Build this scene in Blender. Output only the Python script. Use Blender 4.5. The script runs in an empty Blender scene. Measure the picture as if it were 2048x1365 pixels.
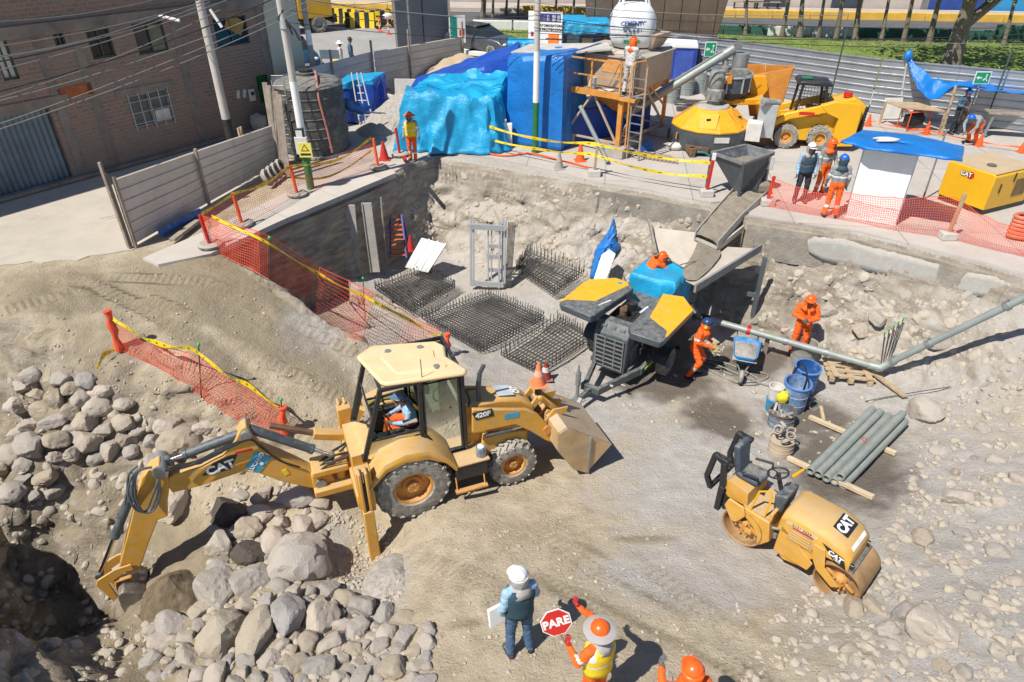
import bpy,bmesh,math,random
import numpy as np
from mathutils import Vector,Matrix,noise,Euler
R=math.radians
SC=bpy.context.scene
COL=SC.collection
# ---------------------------------------------------------------- camera, sky, sun, exposure
CAMH,PITCH,FOC=9.6,33.0,1365.33
cd=bpy.data.cameras.new('camera');cam=bpy.data.objects.new('camera',cd);COL.objects.link(cam)
cam.location=(0,0,CAMH);cam.rotation_euler=(R(90-PITCH),0,0)
cd.sensor_width=36;cd.lens=24.0;cd.clip_start=0.1;cd.clip_end=1500
SC.camera=cam
SUN_EL,SUN_AZ=55.0,49.0
w=bpy.data.worlds.new("World");SC.world=w;w.use_nodes=True
nt=w.node_tree;bg=nt.nodes['Background']
sky=nt.nodes.new('ShaderNodeTexSky');sky.sky_type='NISHITA';sky.sun_disc=False
sky.sun_elevation=R(SUN_EL);sky.sun_rotation=R(SUN_AZ+180);sky.altitude=2300;sky.dust_density=1.0
nt.links.new(sky.outputs[0],bg.inputs[0]);bg.inputs[1].default_value=0.095
sd=bpy.data.lights.new('sun','SUN');sd.energy=4.8;sd.angle=R(0.5);sd.color=(1.0,0.95,0.87)
so=bpy.data.objects.new('sun',sd);COL.objects.link(so)
_d=Vector((math.sin(R(SUN_AZ))*math.cos(R(SUN_EL)),math.cos(R(SUN_AZ))*math.cos(R(SUN_EL)),-math.sin(R(SUN_EL))))
so.rotation_euler=_d.to_track_quat('-Z','Y').to_euler();so.location=(-20,-20,40)
SC.view_settings.view_transform='Standard';SC.view_settings.look='None'
SC.view_settings.exposure=0.36;SC.view_settings.gamma=1.0
# ---------------------------------------------------------------- placing helpers
_F=Vector((0,math.cos(R(PITCH)),-math.sin(R(PITCH))));_U=Vector((0,math.sin(R(PITCH)),math.cos(R(PITCH))))
CO=Vector((0,0,CAMH));ZU=2.2
def ray(px,py):return _F+Vector((1,0,0))*((px-1024)/FOC)+_U*((682.5-py)/FOC)
def P(px,py,z=ZU):
    d=ray(px,py);return CO+d*((z-CAMH)/d.z)
def PY(px,py,Y):
    d=ray(px,py);return CO+d*(Y/d.y)
def hgt(px,py_top,base):
    return PY(px,py_top,base.y).z-base.z
class Frame:
    def __init__(s,o,deg):
        s.o=Vector(o);a=R(deg);s.deg=deg
        s.x=Vector((math.cos(a),math.sin(a),0));s.y=Vector((-math.sin(a),math.cos(a),0))
    def loc(s,p):
        q=Vector(p)-s.o;return Vector((q.dot(s.x),q.dot(s.y),q.z))
    def side(s,px,py,lat=0):
        d=ray(px,py);t=(lat-(CO-s.o).dot(s.y))/d.dot(s.y);q=s.loc(CO+d*t);return (q.x,q.z)
    def front(s,px,py,X=0):
        d=ray(px,py);t=(X-(CO-s.o).dot(s.x))/d.dot(s.x);q=s.loc(CO+d*t);return (q.y,q.z)
    def top(s,px,py,z=0):
        q=s.loc(P(px,py,s.o.z+z));return (q.x,q.y)
    def w(s,x,y,z):return s.o+s.x*x+s.y*y+Vector((0,0,z))
# ---------------------------------------------------------------- mesh builder
class MB:
    def __init__(s):s.v=[];s.f=[];s.m=[];s.mi=0
    def add(s,vs,fs):
        o=len(s.v);s.v+=[tuple(v) for v in vs];s.f+=[tuple(i+o for i in f) for f in fs];s.m+=[s.mi]*len(fs);return s
    def box(s,c,d,rot=None):
        c=Vector(c);h=Vector(d)/2
        M=Matrix.Identity(3) if rot is None else (rot if isinstance(rot,Matrix) else Euler(rot).to_matrix())
        vs=[c+M @ Vector((x*h.x,y*h.y,z*h.z)) for x in (-1,1) for y in (-1,1) for z in (-1,1)]
        return s.add(vs,[(0,1,3,2),(4,6,7,5),(0,4,5,1),(2,3,7,6),(0,2,6,4),(1,5,7,3)])
    def b2(s,a,b):
        a=Vector(a);b=Vector(b);return s.box((a+b)/2,(abs(b.x-a.x),abs(b.y-a.y),abs(b.z-a.z)))
    def beam(s,p0,p1,w,h=None,up=(0,0,1)):
        p0=Vector(p0);p1=Vector(p1);h=w if h is None else h;d=p1-p0;L=d.length
        if L<1e-6:return s
        d.normalize();u=Vector(up)
        if abs(d.dot(u))>0.98:u=Vector((0,1,0))
        x=d.cross(u).normalized();z=x.cross(d)
        M=Matrix((x,d,z)).transposed()
        return s.box((p0+p1)/2,(w,L,h),M)
    def cyl(s,p0,p1,r0,r1=None,n=12,caps=True):
        p0=Vector(p0);p1=Vector(p1);r1=r0 if r1 is None else r1;d=(p1-p0)
        if d.length<1e-7:return s
        q=d.to_track_quat('Z','Y').to_matrix();vs=[]
        for p,r in ((p0,r0),(p1,r1)):
            for i in range(n):
                a=2*math.pi*i/n;vs.append(p+q @ Vector((math.cos(a)*r,math.sin(a)*r,0)))
        fs=[(i,(i+1)%n,n+(i+1)%n,n+i) for i in range(n)]
        if caps:fs+=[tuple(range(n-1,-1,-1)),tuple(range(n,2*n))]
        return s.add(vs,fs)
    def tube(s,pts,r,n=6,closed=False,caps=True):
        pts=[Vector(p) for p in pts];k=len(pts);rr=r if hasattr(r,'__len__') else [r]*k
        vs=[];fs=[];pu=None
        for i,p in enumerate(pts):
            if closed:t=pts[(i+1)%k]-pts[i-1]
            else:t=pts[min(i+1,k-1)]-pts[max(i-1,0)]
            if t.length<1e-9:t=Vector((0,0,1))
            t.normalize()
            if pu is None:pu=t.orthogonal().normalized()
            u=pu-t*pu.dot(t)
            if u.length<1e-6:u=t.orthogonal()
            u.normalize();pu=u;v=t.cross(u)
            for j in range(n):
                a=2*math.pi*j/n;vs.append(p+(u*math.cos(a)+v*math.sin(a))*rr[i])
        for i in range(k if closed else k-1):
            a=i*n;b=((i+1)%k)*n
            for j in range(n):fs.append((a+j,a+(j+1)%n,b+(j+1)%n,b+j))
        if caps and not closed:fs+=[tuple(range(n-1,-1,-1)),tuple(range((k-1)*n,k*n))]
        return s.add(vs,fs)
    def lathe(s,prof,n=24,c=(0,0,0),M=None,caps=True):
        c=Vector(c);vs=[];fs=[]
        for r,z in prof:
            for j in range(n):
                a=2*math.pi*j/n;q=Vector((math.cos(a)*r,math.sin(a)*r,z));vs.append(c+(M @ q if M else q))
        k=len(prof)
        for i in range(k-1):
            for j in range(n):fs.append((i*n+j,i*n+(j+1)%n,(i+1)*n+(j+1)%n,(i+1)*n+j))
        if caps and prof[0][0]>1e-4:fs.append(tuple(range(n-1,-1,-1)))
        if caps and prof[-1][0]>1e-4:fs.append(tuple(range((k-1)*n,k*n)))
        return s.add(vs,fs)
    def prism(s,poly,a,b,ax='y',M=None,scale_b=None):
        # poly in the two other axes: 'y' -> (x,z), 'z' -> (x,y), 'x' -> (y,z)
        def mk(p,t):
            if ax=='y':q=Vector((p[0],t,p[1]))
            elif ax=='z':q=Vector((p[0],p[1],t))
            else:q=Vector((t,p[0],p[1]))
            return M @ q if M else q
        n=len(poly);pb=poly
        if scale_b:
            cx=sum(p[0] for p in poly)/n;cy=sum(p[1] for p in poly)/n
            pb=[(cx+(p[0]-cx)*scale_b,cy+(p[1]-cy)*scale_b) for p in poly]
        vs=[mk(p,a) for p in poly]+[mk(p,b) for p in pb]
        fs=[(i,(i+1)%n,n+(i+1)%n,n+i) for i in range(n)]+[tuple(range(n-1,-1,-1)),tuple(range(n,2*n))]
        return s.add(vs,fs)
    def loft(s,rings,caps=True,closed=True):
        n=len(rings[0]);vs=[p for r in rings for p in r];fs=[]
        for i in range(len(rings)-1):
            for j in range(n if closed else n-1):fs.append((i*n+j,i*n+(j+1)%n,(i+1)*n+(j+1)%n,(i+1)*n+j))
        if caps:fs+=[tuple(range(n-1,-1,-1)),tuple(range((len(rings)-1)*n,len(rings)*n))]
        return s.add(vs,fs)
    def grid(s,fn,nu,nv):
        vs=[fn(i/nu,j/nv) for i in range(nu+1) for j in range(nv+1)]
        fs=[(i*(nv+1)+j,(i+1)*(nv+1)+j,(i+1)*(nv+1)+j+1,i*(nv+1)+j+1) for i in range(nu) for j in range(nv)]
        return s.add(vs,fs)
    def ell(s,c,r,nu=12,nv=8,M=None):
        prof=[];c=Vector(c);vs=[];fs=[]
        for i in range(nv+1):
            t=math.pi*i/nv
            for j in range(nu):
                a=2*math.pi*j/nu;q=Vector((math.sin(t)*math.cos(a)*r[0],math.sin(t)*math.sin(a)*r[1],-math.cos(t)*r[2]))
                vs.append(c+(M @ q if M else q))
        for i in range(nv):
            for j in range(nu):fs.append((i*nu+j,i*nu+(j+1)%nu,(i+1)*nu+(j+1)%nu,(i+1)*nu+j))
        return s.add(vs,fs)
    def ribbon(s,pts,wv,th=0.0):
        pts=[Vector(p) for p in pts];vs=[]
        for i,p in enumerate(pts):
            q=wv[i] if isinstance(wv,list) else wv
            vs+=[p,p+Vector(q)]
        return s.add(vs,[(2*i,2*i+2,2*i+3,2*i+1) for i in range(len(pts)-1)])
    def build(s,name,mats,parent=None,bevel=0,smooth=True,ang=38,solid=0,sub=0):
        me=bpy.data.meshes.new(name);me.from_pydata(s.v,[],s.f)
        ml=mats if isinstance(mats,(list,tuple)) else [mats]
        for m in ml:me.materials.append(m)
        if len(ml)>1:
            me.polygons.foreach_set('material_index',s.m)
        me.validate();me.update()
        if smooth:
            me.shade_smooth();me.set_sharp_from_angle(angle=R(ang))
        o=bpy.data.objects.new(name,me);COL.objects.link(o)
        if parent is not None:o.parent=parent
        if solid:
            md=o.modifiers.new('solid','SOLIDIFY');md.thickness=solid;md.offset=0
        if sub:
            md=o.modifiers.new('sub','SUBSURF');md.levels=sub;md.render_levels=sub
        if bevel:
            md=o.modifiers.new('bevel','BEVEL');md.width=bevel;md.segments=2;md.limit_method='ANGLE';md.angle_limit=R(35)
            md.harden_normals=False
        return o
def tag(o,label,cat,group=None,kind=None):
    if label:o['label']=label
    if cat:o['category']=cat
    if group:o['group']=group
    if kind:o['kind']=kind
    return o
def thing(name,label,cat,loc=(0,0,0),deg=0,group=None):
    o=bpy.data.objects.new(name,None);COL.objects.link(o);o.location=loc;o.rotation_euler=(0,0,R(deg))
    o.empty_display_size=0.2
    return tag(o,label,cat,group)
def plabel(o,label):o['label']=label;return o
def copy_tree(o,parent=None):
    c=o.copy();COL.objects.link(c);c.parent=parent
    for ch in list(o.children):copy_tree(ch,c)
    return c
def dup(o,label,loc,deg=None,scale=None):
    c=copy_tree(o);c['label']=label;c.location=loc
    if deg is not None:c.rotation_euler=(0,0,R(deg))
    if scale:c.scale=(scale,)*3 if not hasattr(scale,'__len__') else scale
    return c
def text_mesh(txt,size,mat,parent,M,name='lettering',bold=0.0,ext=0.002,sx=1.0,space=1.0):
    # text in the local plane given by the 4x4 matrix M (x = reading direction, y = up, z = out of the plate)
    cu=bpy.data.curves.new('t','FONT');cu.body=txt;cu.size=size;cu.align_x='CENTER';cu.align_y='CENTER'
    cu.extrude=ext;cu.offset=bold;cu.space_character=space;cu.resolution_u=3
    to=bpy.data.objects.new('t',cu);COL.objects.link(to)
    dg=bpy.context.evaluated_depsgraph_get();me=bpy.data.meshes.new_from_object(to.evaluated_get(dg))
    bpy.data.objects.remove(to);me.transform(M @ Matrix.Diagonal((sx,1,1,1)));me.name=name
    me.materials.clear();me.materials.append(mat)
    o=bpy.data.objects.new(name,me);COL.objects.link(o);o.parent=parent
    return o
def plate(origin,xdir,ydir):
    x=Vector(xdir).normalized();y=Vector(ydir);y=(y-x*y.dot(x)).normalized();z=x.cross(y)
    M=Matrix((x,y,z)).transposed().to_4x4();M.translation=Vector(origin);return M
def nz(x,y,z=0.0,s=1.0):return noise.noise(Vector((x*s,y*s,z*s)))
def smooth(t):t=min(1,max(0,t));return t*t*(3-2*t)
# ---------------------------------------------------------------- materials
MATS={}
def mat(name,col,rough=0.6,metal=0.0,var=0.25,vs=3.0,bump=0.0,bs=30.0,dust=0.0,dcol=(0.42,0.36,0.28),spec=0.5,trans=None,coat=0.0,thin=0.0):
    if name in MATS:return MATS[name]
    m=bpy.data.materials.new(name);m.use_nodes=True;t=m.node_tree;N=t.nodes;L=t.links
    b=N['Principled BSDF'];b.inputs['Roughness'].default_value=rough;b.inputs['Metallic'].default_value=metal
    b.inputs['Specular IOR Level'].default_value=spec;b.inputs['Coat Weight'].default_value=coat
    tc=N.new('ShaderNodeTexCoord')
    n1=N.new('ShaderNodeTexNoise');n1.inputs['Scale'].default_value=vs;n1.inputs['Detail'].default_value=6;n1.inputs['Roughness'].default_value=0.65
    L.new(tc.outputs['Object'],n1.inputs['Vector'])
    mx=N.new('ShaderNodeMix');mx.data_type='RGBA'
    c=Vector(col[:3]);a=c*(1-var);bb=c*(1+var*0.8)
    mx.inputs['A'].default_value=(*a,1);mx.inputs['B'].default_value=(*[min(1,q) for q in bb],1)
    mr=N.new('ShaderNodeMapRange');mr.inputs[1].default_value=0.3;mr.inputs[2].default_value=0.7
    L.new(n1.outputs[0],mr.inputs[0]);L.new(mr.outputs[0],mx.inputs['Factor'])
    out=mx.outputs['Result']
    if dust>0:
        n2=N.new('ShaderNodeTexNoise');n2.inputs['Scale'].default_value=vs*1.7+1.3;n2.inputs['Detail'].default_value=8;n2.inputs['Roughness'].default_value=0.7
        L.new(tc.outputs['Object'],n2.inputs['Vector'])
        ge=N.new('ShaderNodeNewGeometry');sp=N.new('ShaderNodeSeparateXYZ');L.new(ge.outputs['Normal'],sp.inputs[0])
        ma=N.new('ShaderNodeMath');ma.operation='MULTIPLY_ADD';ma.inputs[1].default_value=0.22;L.new(sp.outputs[2],ma.inputs[0]);L.new(n2.outputs[0],ma.inputs[2])
        r2=N.new('ShaderNodeMapRange');r2.inputs[1].default_value=0.78-dust*0.6;r2.inputs[2].default_value=1.02-dust*0.45;r2.inputs[4].default_value=min(1,0.35+dust)
        L.new(ma.outputs[0],r2.inputs[0])
        m2=N.new('ShaderNodeMix');m2.data_type='RGBA';m2.inputs['B'].default_value=(*dcol,1)
        L.new(r2.outputs[0],m2.inputs['Factor']);L.new(out,m2.inputs['A']);out=m2.outputs['Result']
        r3=N.new('ShaderNodeMapRange');r3.inputs[3].default_value=rough;r3.inputs[4].default_value=0.9;L.new(r2.outputs[0],r3.inputs[0]);L.new(r3.outputs[0],b.inputs['Roughness'])
    L.new(out,b.inputs['Base Color'])
    if bump:
        nb=N.new('ShaderNodeTexNoise');nb.inputs['Scale'].default_value=bs;nb.inputs['Detail'].default_value=8;nb.inputs['Roughness'].default_value=0.7
        L.new(tc.outputs['Object'],nb.inputs['Vector'])
        bu=N.new('ShaderNodeBump');bu.inputs['Strength'].default_value=min(1,bump);bu.inputs['Distance'].default_value=0.6/bs
        L.new(nb.outputs[0],bu.inputs['Height']);L.new(bu.outputs[0],b.inputs['Normal'])
    if trans is not None:
        b.inputs['Transmission Weight'].default_value=trans;b.inputs['IOR'].default_value=1.15
    MATS[name]=m;return m
def glassy(name,tint,alpha):
    m=bpy.data.materials.new(name);m.use_nodes=True;t=m.node_tree;N=t.nodes;L=t.links
    o=N['Material Output'];N.remove(N['Principled BSDF'])
    tr=N.new('ShaderNodeBsdfTransparent');tr.inputs[0].default_value=(*tint,1)
    gl=N.new('ShaderNodeBsdfGlossy');gl.inputs[1].default_value=0.04;gl.inputs[0].default_value=(0.9,0.95,0.95,1)
    fr=N.new('ShaderNodeFresnel');fr.inputs[0].default_value=1.5
    df=N.new('ShaderNodeBsdfDiffuse');df.inputs[0].default_value=(*[q*0.35 for q in tint],1)
    m1=N.new('ShaderNodeMixShader');m1.inputs[0].default_value=alpha;L.new(tr.outputs[0],m1.inputs[1]);L.new(df.outputs[0],m1.inputs[2])
    m2=N.new('ShaderNodeMixShader');L.new(fr.outputs[0],m2.inputs[0]);L.new(m1.outputs[0],m2.inputs[1]);L.new(gl.outputs[0],m2.inputs[2])
    L.new(m2.outputs[0],o.inputs[0]);MATS[name]=m;return m
CONC=mat('concrete',(0.36,0.335,0.3),0.85,var=0.22,vs=1.6,bump=0.5,bs=22)
CONC2=mat('concrete_pale',(0.5,0.47,0.43),0.85,var=0.16,vs=1.3,bump=0.3,bs=25)
WCONC=mat('wet_concrete',(0.25,0.215,0.165),0.6,var=0.2,vs=6,bump=0.8,bs=25)
YEL=mat('yellow_paint',(0.62,0.32,0.04),0.45,var=0.16,vs=3,dust=0.52,dcol=(0.46,0.34,0.19))
YEL2=mat('yellow_paint_clean',(0.74,0.40,0.015),0.35,var=0.07,vs=2,dust=0.12,dcol=(0.5,0.4,0.25))
ORG=mat('orange_paint',(0.7,0.27,0.02),0.4,var=0.15,vs=2,dust=0.3,dcol=(0.5,0.4,0.3))
DGRY=mat('dark_grey_paint',(0.075,0.09,0.10),0.45,var=0.25,vs=4,dust=0.3,dcol=(0.28,0.26,0.23))
BLK=mat('black_plastic',(0.02,0.021,0.023),0.45,var=0.3,vs=5,dust=0.15,dcol=(0.2,0.18,0.15))
RUB=mat('dusty_rubber',(0.05,0.05,0.048),0.85,var=0.3,vs=4,dust=0.85,dcol=(0.36,0.335,0.285),bump=0.2,bs=40)
STEEL=mat('grey_steel',(0.3,0.31,0.3),0.5,0.5,var=0.25,vs=4,dust=0.25,dcol=(0.35,0.31,0.26))
CHROME=mat('chrome_rod',(0.6,0.6,0.6),0.15,1.0,var=0.05)
GALV=mat('galvanised',(0.46,0.48,0.49),0.45,0.35,var=0.15,vs=2,dust=0.2,dcol=(0.4,0.36,0.3))
RUST=mat('rusty_steel',(0.17,0.1,0.06),0.8,0.2,var=0.4,vs=8)
WOOD=mat('raw_wood',(0.42,0.32,0.2),0.8,var=0.25,vs=5,bump=0.3,bs=30)
WOODG=mat('grey_wood',(0.3,0.25,0.2),0.85,var=0.3,vs=5,bump=0.3,bs=30)
TARP=mat('cyan_tarp',(0.012,0.33,0.6),0.33,var=0.2,vs=1.5,bump=0.4,bs=3,spec=0.6)
TARPB=mat('blue_tarp',(0.008,0.17,0.54),0.3,var=0.2,vs=1.5,bump=0.35,bs=3,spec=0.6)
TARPD=mat('deep_blue_tarp',(0.01,0.065,0.38),0.35,var=0.2,vs=1.5,bump=0.35,bs=3)
BLUEP=mat('blue_plastic',(0.015,0.1,0.36),0.4,var=0.25,vs=4,dust=0.35,dcol=(0.35,0.36,0.38))
WHT=mat('white_paint',(0.78,0.78,0.76),0.5,var=0.05,vs=2,dust=0.05)
WHD=mat('dirty_white',(0.6,0.58,0.54),0.7,var=0.15,vs=4)
RED=mat('red_paint',(0.55,0.02,0.015),0.45,var=0.15)
ORP=mat('orange_plastic',(0.85,0.11,0.02),0.5,var=0.12)
NET=mat('orange_net',(0.82,0.10,0.04),0.5,var=0.15)
TAPE=mat('yellow_tape',(0.78,0.56,0.02),0.4,var=0.12,vs=6)
GRN=mat('green_paint',(0.02,0.17,0.05),0.5,var=0.2)
GRNL=mat('green_cap',(0.02,0.5,0.12),0.4,var=0.1)
REBAR=mat('rebar_steel',(0.1,0.095,0.09),0.6,0.5,var=0.3,vs=10)
FABO=mat('orange_cloth',(0.88,0.13,0.012),0.8,var=0.12,vs=8,bump=0.5,bs=18)
FABY=mat('yellow_vest',(0.8,0.58,0.01),0.75,var=0.15,vs=8,bump=0.4,bs=18)
FABG=mat('grey_cloth',(0.26,0.27,0.28),0.85,var=0.15,vs=8,bump=0.4,bs=18)
FABL=mat('light_blue_cloth',(0.3,0.45,0.6),0.85,var=0.12,vs=8,bump=0.4,bs=18)
FABN=mat('navy_vest',(0.03,0.06,0.09),0.8,var=0.25,vs=8,bump=0.4,bs=18)
JEAN=mat('jeans',(0.055,0.11,0.19),0.85,var=0.25,vs=8,bump=0.4,bs=18)
FABW=mat('dusty_white_cloth',(0.55,0.53,0.49),0.85,var=0.2,vs=8,bump=0.4,bs=18)
SKIN=mat('skin',(0.3,0.15,0.09),0.6,var=0.1)
BOOT=mat('boots',(0.03,0.03,0.035),0.6,var=0.3,dust=0.2)
REFL=mat('reflective_strip',(0.62,0.64,0.6),0.35,var=0.1)
GLASS=glassy('cab_glass',(0.5,0.68,0.55),0.12)
DARKG=mat('dark_window',(0.02,0.025,0.025),0.12,var=0.4,vs=3)
# ================================================================ TERRAIN
def ip(p0,p1,t):return p0*(1-t)+p1*t
# control points (photo pixel, height) of the dug ground
CP=[(330,520,2.15),(200,560,2.15),(20,600,2.1),(100,590,2.1),(250,600,2.0),(400,560,2.0),(425,505,2.15),(0,640,2.05),(140,640,1.95),
 (330,680,1.62),(400,600,1.9),(450,640,1.55),(560,625,1.38),(600,720,.86),(480,760,.96),(560,840,.42),(700,700,.7),(740,800,.14),(880,760,-.12),
 (830,1035,-.4),(1035,978,-.4),(660,1000,-.45),(735,1135,-1.25),(690,1110,-.9),(790,1130,-.5),(900,1200,.2),(1040,1310,.5),(1200,1365,.6),(1400,1300,.5),(1000,1100,0),(1300,1100,0),
 (1200,940,-.45),(1300,850,-.6),(1150,790,-.8),(1300,780,-.85),(1400,760,-.85),(1500,740,-.8),(1600,715,-.75),(1450,900,-.5),(1600,950,-.5),(1700,950,-.45),
 (1680,1180,-.02),(1500,1090,-.02),(1640,1120,-.02),(1750,740,-.65),(1850,800,-.3),(1930,760,.0),(2040,900,.3),(1900,1000,.25),(2040,1100,.6),(1900,1200,.7),(2040,1300,1.0),(1750,1300,.6),(1600,1350,.6),
 (2040,720,.6),(2100,800,.6),
 (720,560,-.4),(830,560,-.55),(850,645,-.65),(970,700,-.7),(1100,740,-.75),(1000,580,-.6),(1180,650,-.7),(950,640,-.65),(1060,560,-.45),(1200,560,-.35),(1350,640,-.7),
 (420,800,.93),(350,750,1.28),(220,700,1.65),(60,700,1.6),(100,770,1.0),(200,830,.65),(400,880,.05),(50,880,.45),(150,895,.35),(300,900,.05),(560,900,-.15),
 (165,1090,-1.1),(105,1010,-2.0),(40,1015,-2.2),(60,1100,-2.5),(60,1200,-2.8),(110,1200,-2.7),(150,1330,-2.6),(90,1320,-2.9),(0,1340,-2.3),(200,1250,-1.3),(300,1110,-1.0),(270,1210,-1.25),(400,1100,-.7),(450,1000,-.5),
 (550,1200,-.25),(450,1300,-.2),(600,1350,.05),(250,1330,-.9),(760,1240,-.35),(850,1350,.3),(-60,930,.9),(-200,1150,1.2),(-250,1350,1.6),(-150,1040,.8)]
_c=[P(a,b,c) for a,b,c in CP]
CPX=np.array([(p.x,p.y) for p in _c]);CPZ=np.array([p.z for p in _c])
extra=[((-10.6,5.4),2.1),((-9.7,4.7),1.9),((-11.4,7.6),2.1),((-8.6,7.2),-2.9),((-7.9,7.9),-2.8),((9.5,4.0),1.4),((14,8),1.6),((16,13),1.0),((18,17),1.0),((0,3),1.0),((-3,2.5),.6),((-8,3),1.0),((5,2),1.4),((-12,5),1.8),((-14,9),2.0),((-16,14),2.15),((-12,16),2.15),((-18,9),2.15)]
CPX=np.vstack([CPX,[e[0] for e in extra]]);CPZ=np.concatenate([CPZ,[e[1] for e in extra]])
def _phi(r2):return 0.5*r2*np.log(r2+1e-9)
_n=len(CPX);_D=((CPX[:,None]-CPX[None])**2).sum(2);_K=_phi(_D)+np.eye(_n)*0.15
_Pm=np.hstack([np.ones((_n,1)),CPX]);_A=np.block([[_K,_Pm],[_Pm.T,np.zeros((3,3))]])
_S=np.linalg.solve(_A,np.concatenate([CPZ,np.zeros(3)]))
def tps(X,Y):
    X=np.atleast_1d(X).astype(float);Y=np.atleast_1d(Y).astype(float);out=np.full(X.shape,_S[_n])+_S[_n+1]*X+_S[_n+2]*Y
    for i in range(_n):out+=_S[i]*_phi((X-CPX[i,0])**2+(Y-CPX[i,1])**2)
    return out
# top edge of the cut, as world polyline at street height, and the closed outline of the dug region
BACK=[(790,345),(830,322),(870,312),(1000,335),(1172,366),(1303,385),(1424,412),(1475,420),(1500,436),(1719,468),(1968,530),(2110,572),(2500,700)]
LEFT=[(425,502),(560,440),(690,387),(790,345)]
bk=[P(a,b).xy for a,b in BACK];lf=[P(a,b).xy for a,b in LEFT]
bk.append(Vector((34,2)));
outline=[P(320,520).xy,*lf,*bk[1:],Vector((34,-6)),Vector((-22,-6)),Vector((-22,12.5)),P(-150,575).xy]
# crest of the ramp that falls steeply to the pit floor beside the long net fence
CREST=[(425,502,2.15),(520,548,1.88),(620,622,1.27),(700,682,.78),(800,735,.28),(900,765,-.12)]
cr=[P(a,b,c) for a,b,c in CREST]
def seg_dist(X,Y,pts):
    best=np.full(X.shape,1e9);par=np.zeros(X.shape)
    for i in range(len(pts)-1):
        a=pts[i];b=pts[i+1];dx,dy=b[0]-a[0],b[1]-a[1];L2=dx*dx+dy*dy
        t=np.clip(((X-a[0])*dx+(Y-a[1])*dy)/L2,0,1);d=np.hypot(X-a[0]-t*dx,Y-a[1]-t*dy)
        m=d<best;best=np.where(m,d,best);par=np.where(m,i+t,par)
    return best,par
def inside(X,Y,poly):
    r=np.zeros(X.shape,bool);n=len(poly)
    for i in range(n):
        x1,y1=poly[i][0],poly[i][1];x2,y2=poly[(i+1)%n][0],poly[(i+1)%n][1]
        c=((y1>Y) !=(y2>Y))&(X<(x2-x1)*(Y-y1)/(y2-y1+1e-12)+x1);r ^=c
    return r
def sstep(t):t=np.clip(t,0,1);return t*t*(3-2*t)
pitpoly=[cr[i].xy for i in range(6)]+[P(1010,800,-.5).xy,P(1150,760,-.8).xy,P(1500,760,-.8).xy,P(2000,600,1.0).xy,bk[11],*[bk[i] for i in range(10,-1,-1)],*lf[::-1][1:]]
def height(X,Y):
    hin=tps(X,Y);hin=np.minimum(hin,2.15)
    ins=inside(X,Y,outline)
    # pit floor beyond the ramp crest
    inp=inside(X,Y,pitpoly);dc,pc=seg_dist(X,Y,[c.xy for c in cr])
    czs=np.interp(pc,range(6),[c.z for c in cr])
    floor=np.where(Y>17.5,-.45,-.65)
    fl=np.minimum(hin,np.maximum(hin*0+(-.75),np.where(dc<5,-.35-.1*np.minimum(dc,4),hin)))
    drop=sstep(dc/0.9)
    hp=czs*(1-drop)+fl*drop
    hin=np.where(inp&(dc<1.2)&(hp<hin+3),hp,np.where(inp&(dc<3.5)&(pc<5),np.minimum(hin,fl),hin))
    # steep cut under the yard
    db,pb=seg_dist(X,Y,bk);dl,pl=seg_dist(X,Y,lf)
    wb=np.interp(pb,[0,2,4,6,7,8,9,11,12],[.7,1.9,1.8,1.5,1.1,1.0,1.6,2.6,3.5])
    pbz=np.interp(pb,[0,1,2,5,7,9,13],[.25,.5,.9,.8,.8,.8,.8])
    t=np.clip((db-0.02)/wb,0,1)
    prof=np.where(t<.06,t/.06*.30,.30+.70*(1-(1-(t-.06)/.94)**1.35))
    hb=2.15+(hin-2.15)*prof
    h=np.where(db<wb,hb,hin)
    tl=np.clip((dl-.02)/.28,0,1);hl=2.15+(h-2.15)*sstep(tl)
    h=np.where((dl<.3)&(pl>.15),np.minimum(hl,h+3),h)
    h=np.where(ins,h,2.15)
    return h,ins,db,dl,dc
def gh(x,y):return float(height(np.array([x]),np.array([y]))[0][0])
# fine grid in the middle, coarse far away
fx=np.arange(-13.5,17.5,0.085);fy=np.arange(3.2,24.4,0.085)
xs=np.concatenate([[-400,-200,-100,-60,-40,-30,-22,-17,-15],fx,[18.5,20,24,32,45,70,120,220,400]])
ys=np.concatenate([[-60,-20,-6,0,1.5,2.6],fy,[25.5,27,30,40,60,80,120,250,700]])
GX,GY=np.meshgrid(xs,ys,indexing='ij');hz,ins,db,dl,dcr=height(GX.ravel(),GY.ravel())
X=GX.ravel();Y=GY.ravel();NV=len(X)
gxx=np.gradient(hz.reshape(GX.shape),axis=0)/0.085;gyy=np.gradient(hz.reshape(GX.shape),axis=1)/0.085
slope=np.hypot(gxx,gyy).ravel()
DX=np.zeros(NV);DY=np.zeros(NV);DZ=np.zeros(NV)
rough_pts=[((20,690),1.2,.08),((150,980),2.2,.1),((250,1250),2.2,.10),((60,1200),3.0,.14),((1950,900),3.0,.03),((1900,1250),3.0,.03),((1990,1100),3,.03),((1780,720),2.2,.04),((780,1180),1.0,.05),((600,1100),1.3,.05),((330,770),.8,.05),((420,840),.8,.05),((220,730),.8,.06)]
rp=[(P(a[0],a[1],0).xy,r,k) for a,r,k in rough_pts]
fine=(X>-14)&(X<18)&(Y>3)&(Y<24.6)&ins
idx=np.nonzero(fine)[0]
R01=np.zeros(NV)
for c,r,k in rp:R01=np.maximum(R01,k*np.clip(1.6-np.hypot(X-c[0],Y-c[1])/r,0,1))
nv=noise.noise;fr=noise.fractal;nvv=noise.noise_vector
HF=np.zeros(NV)
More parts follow.
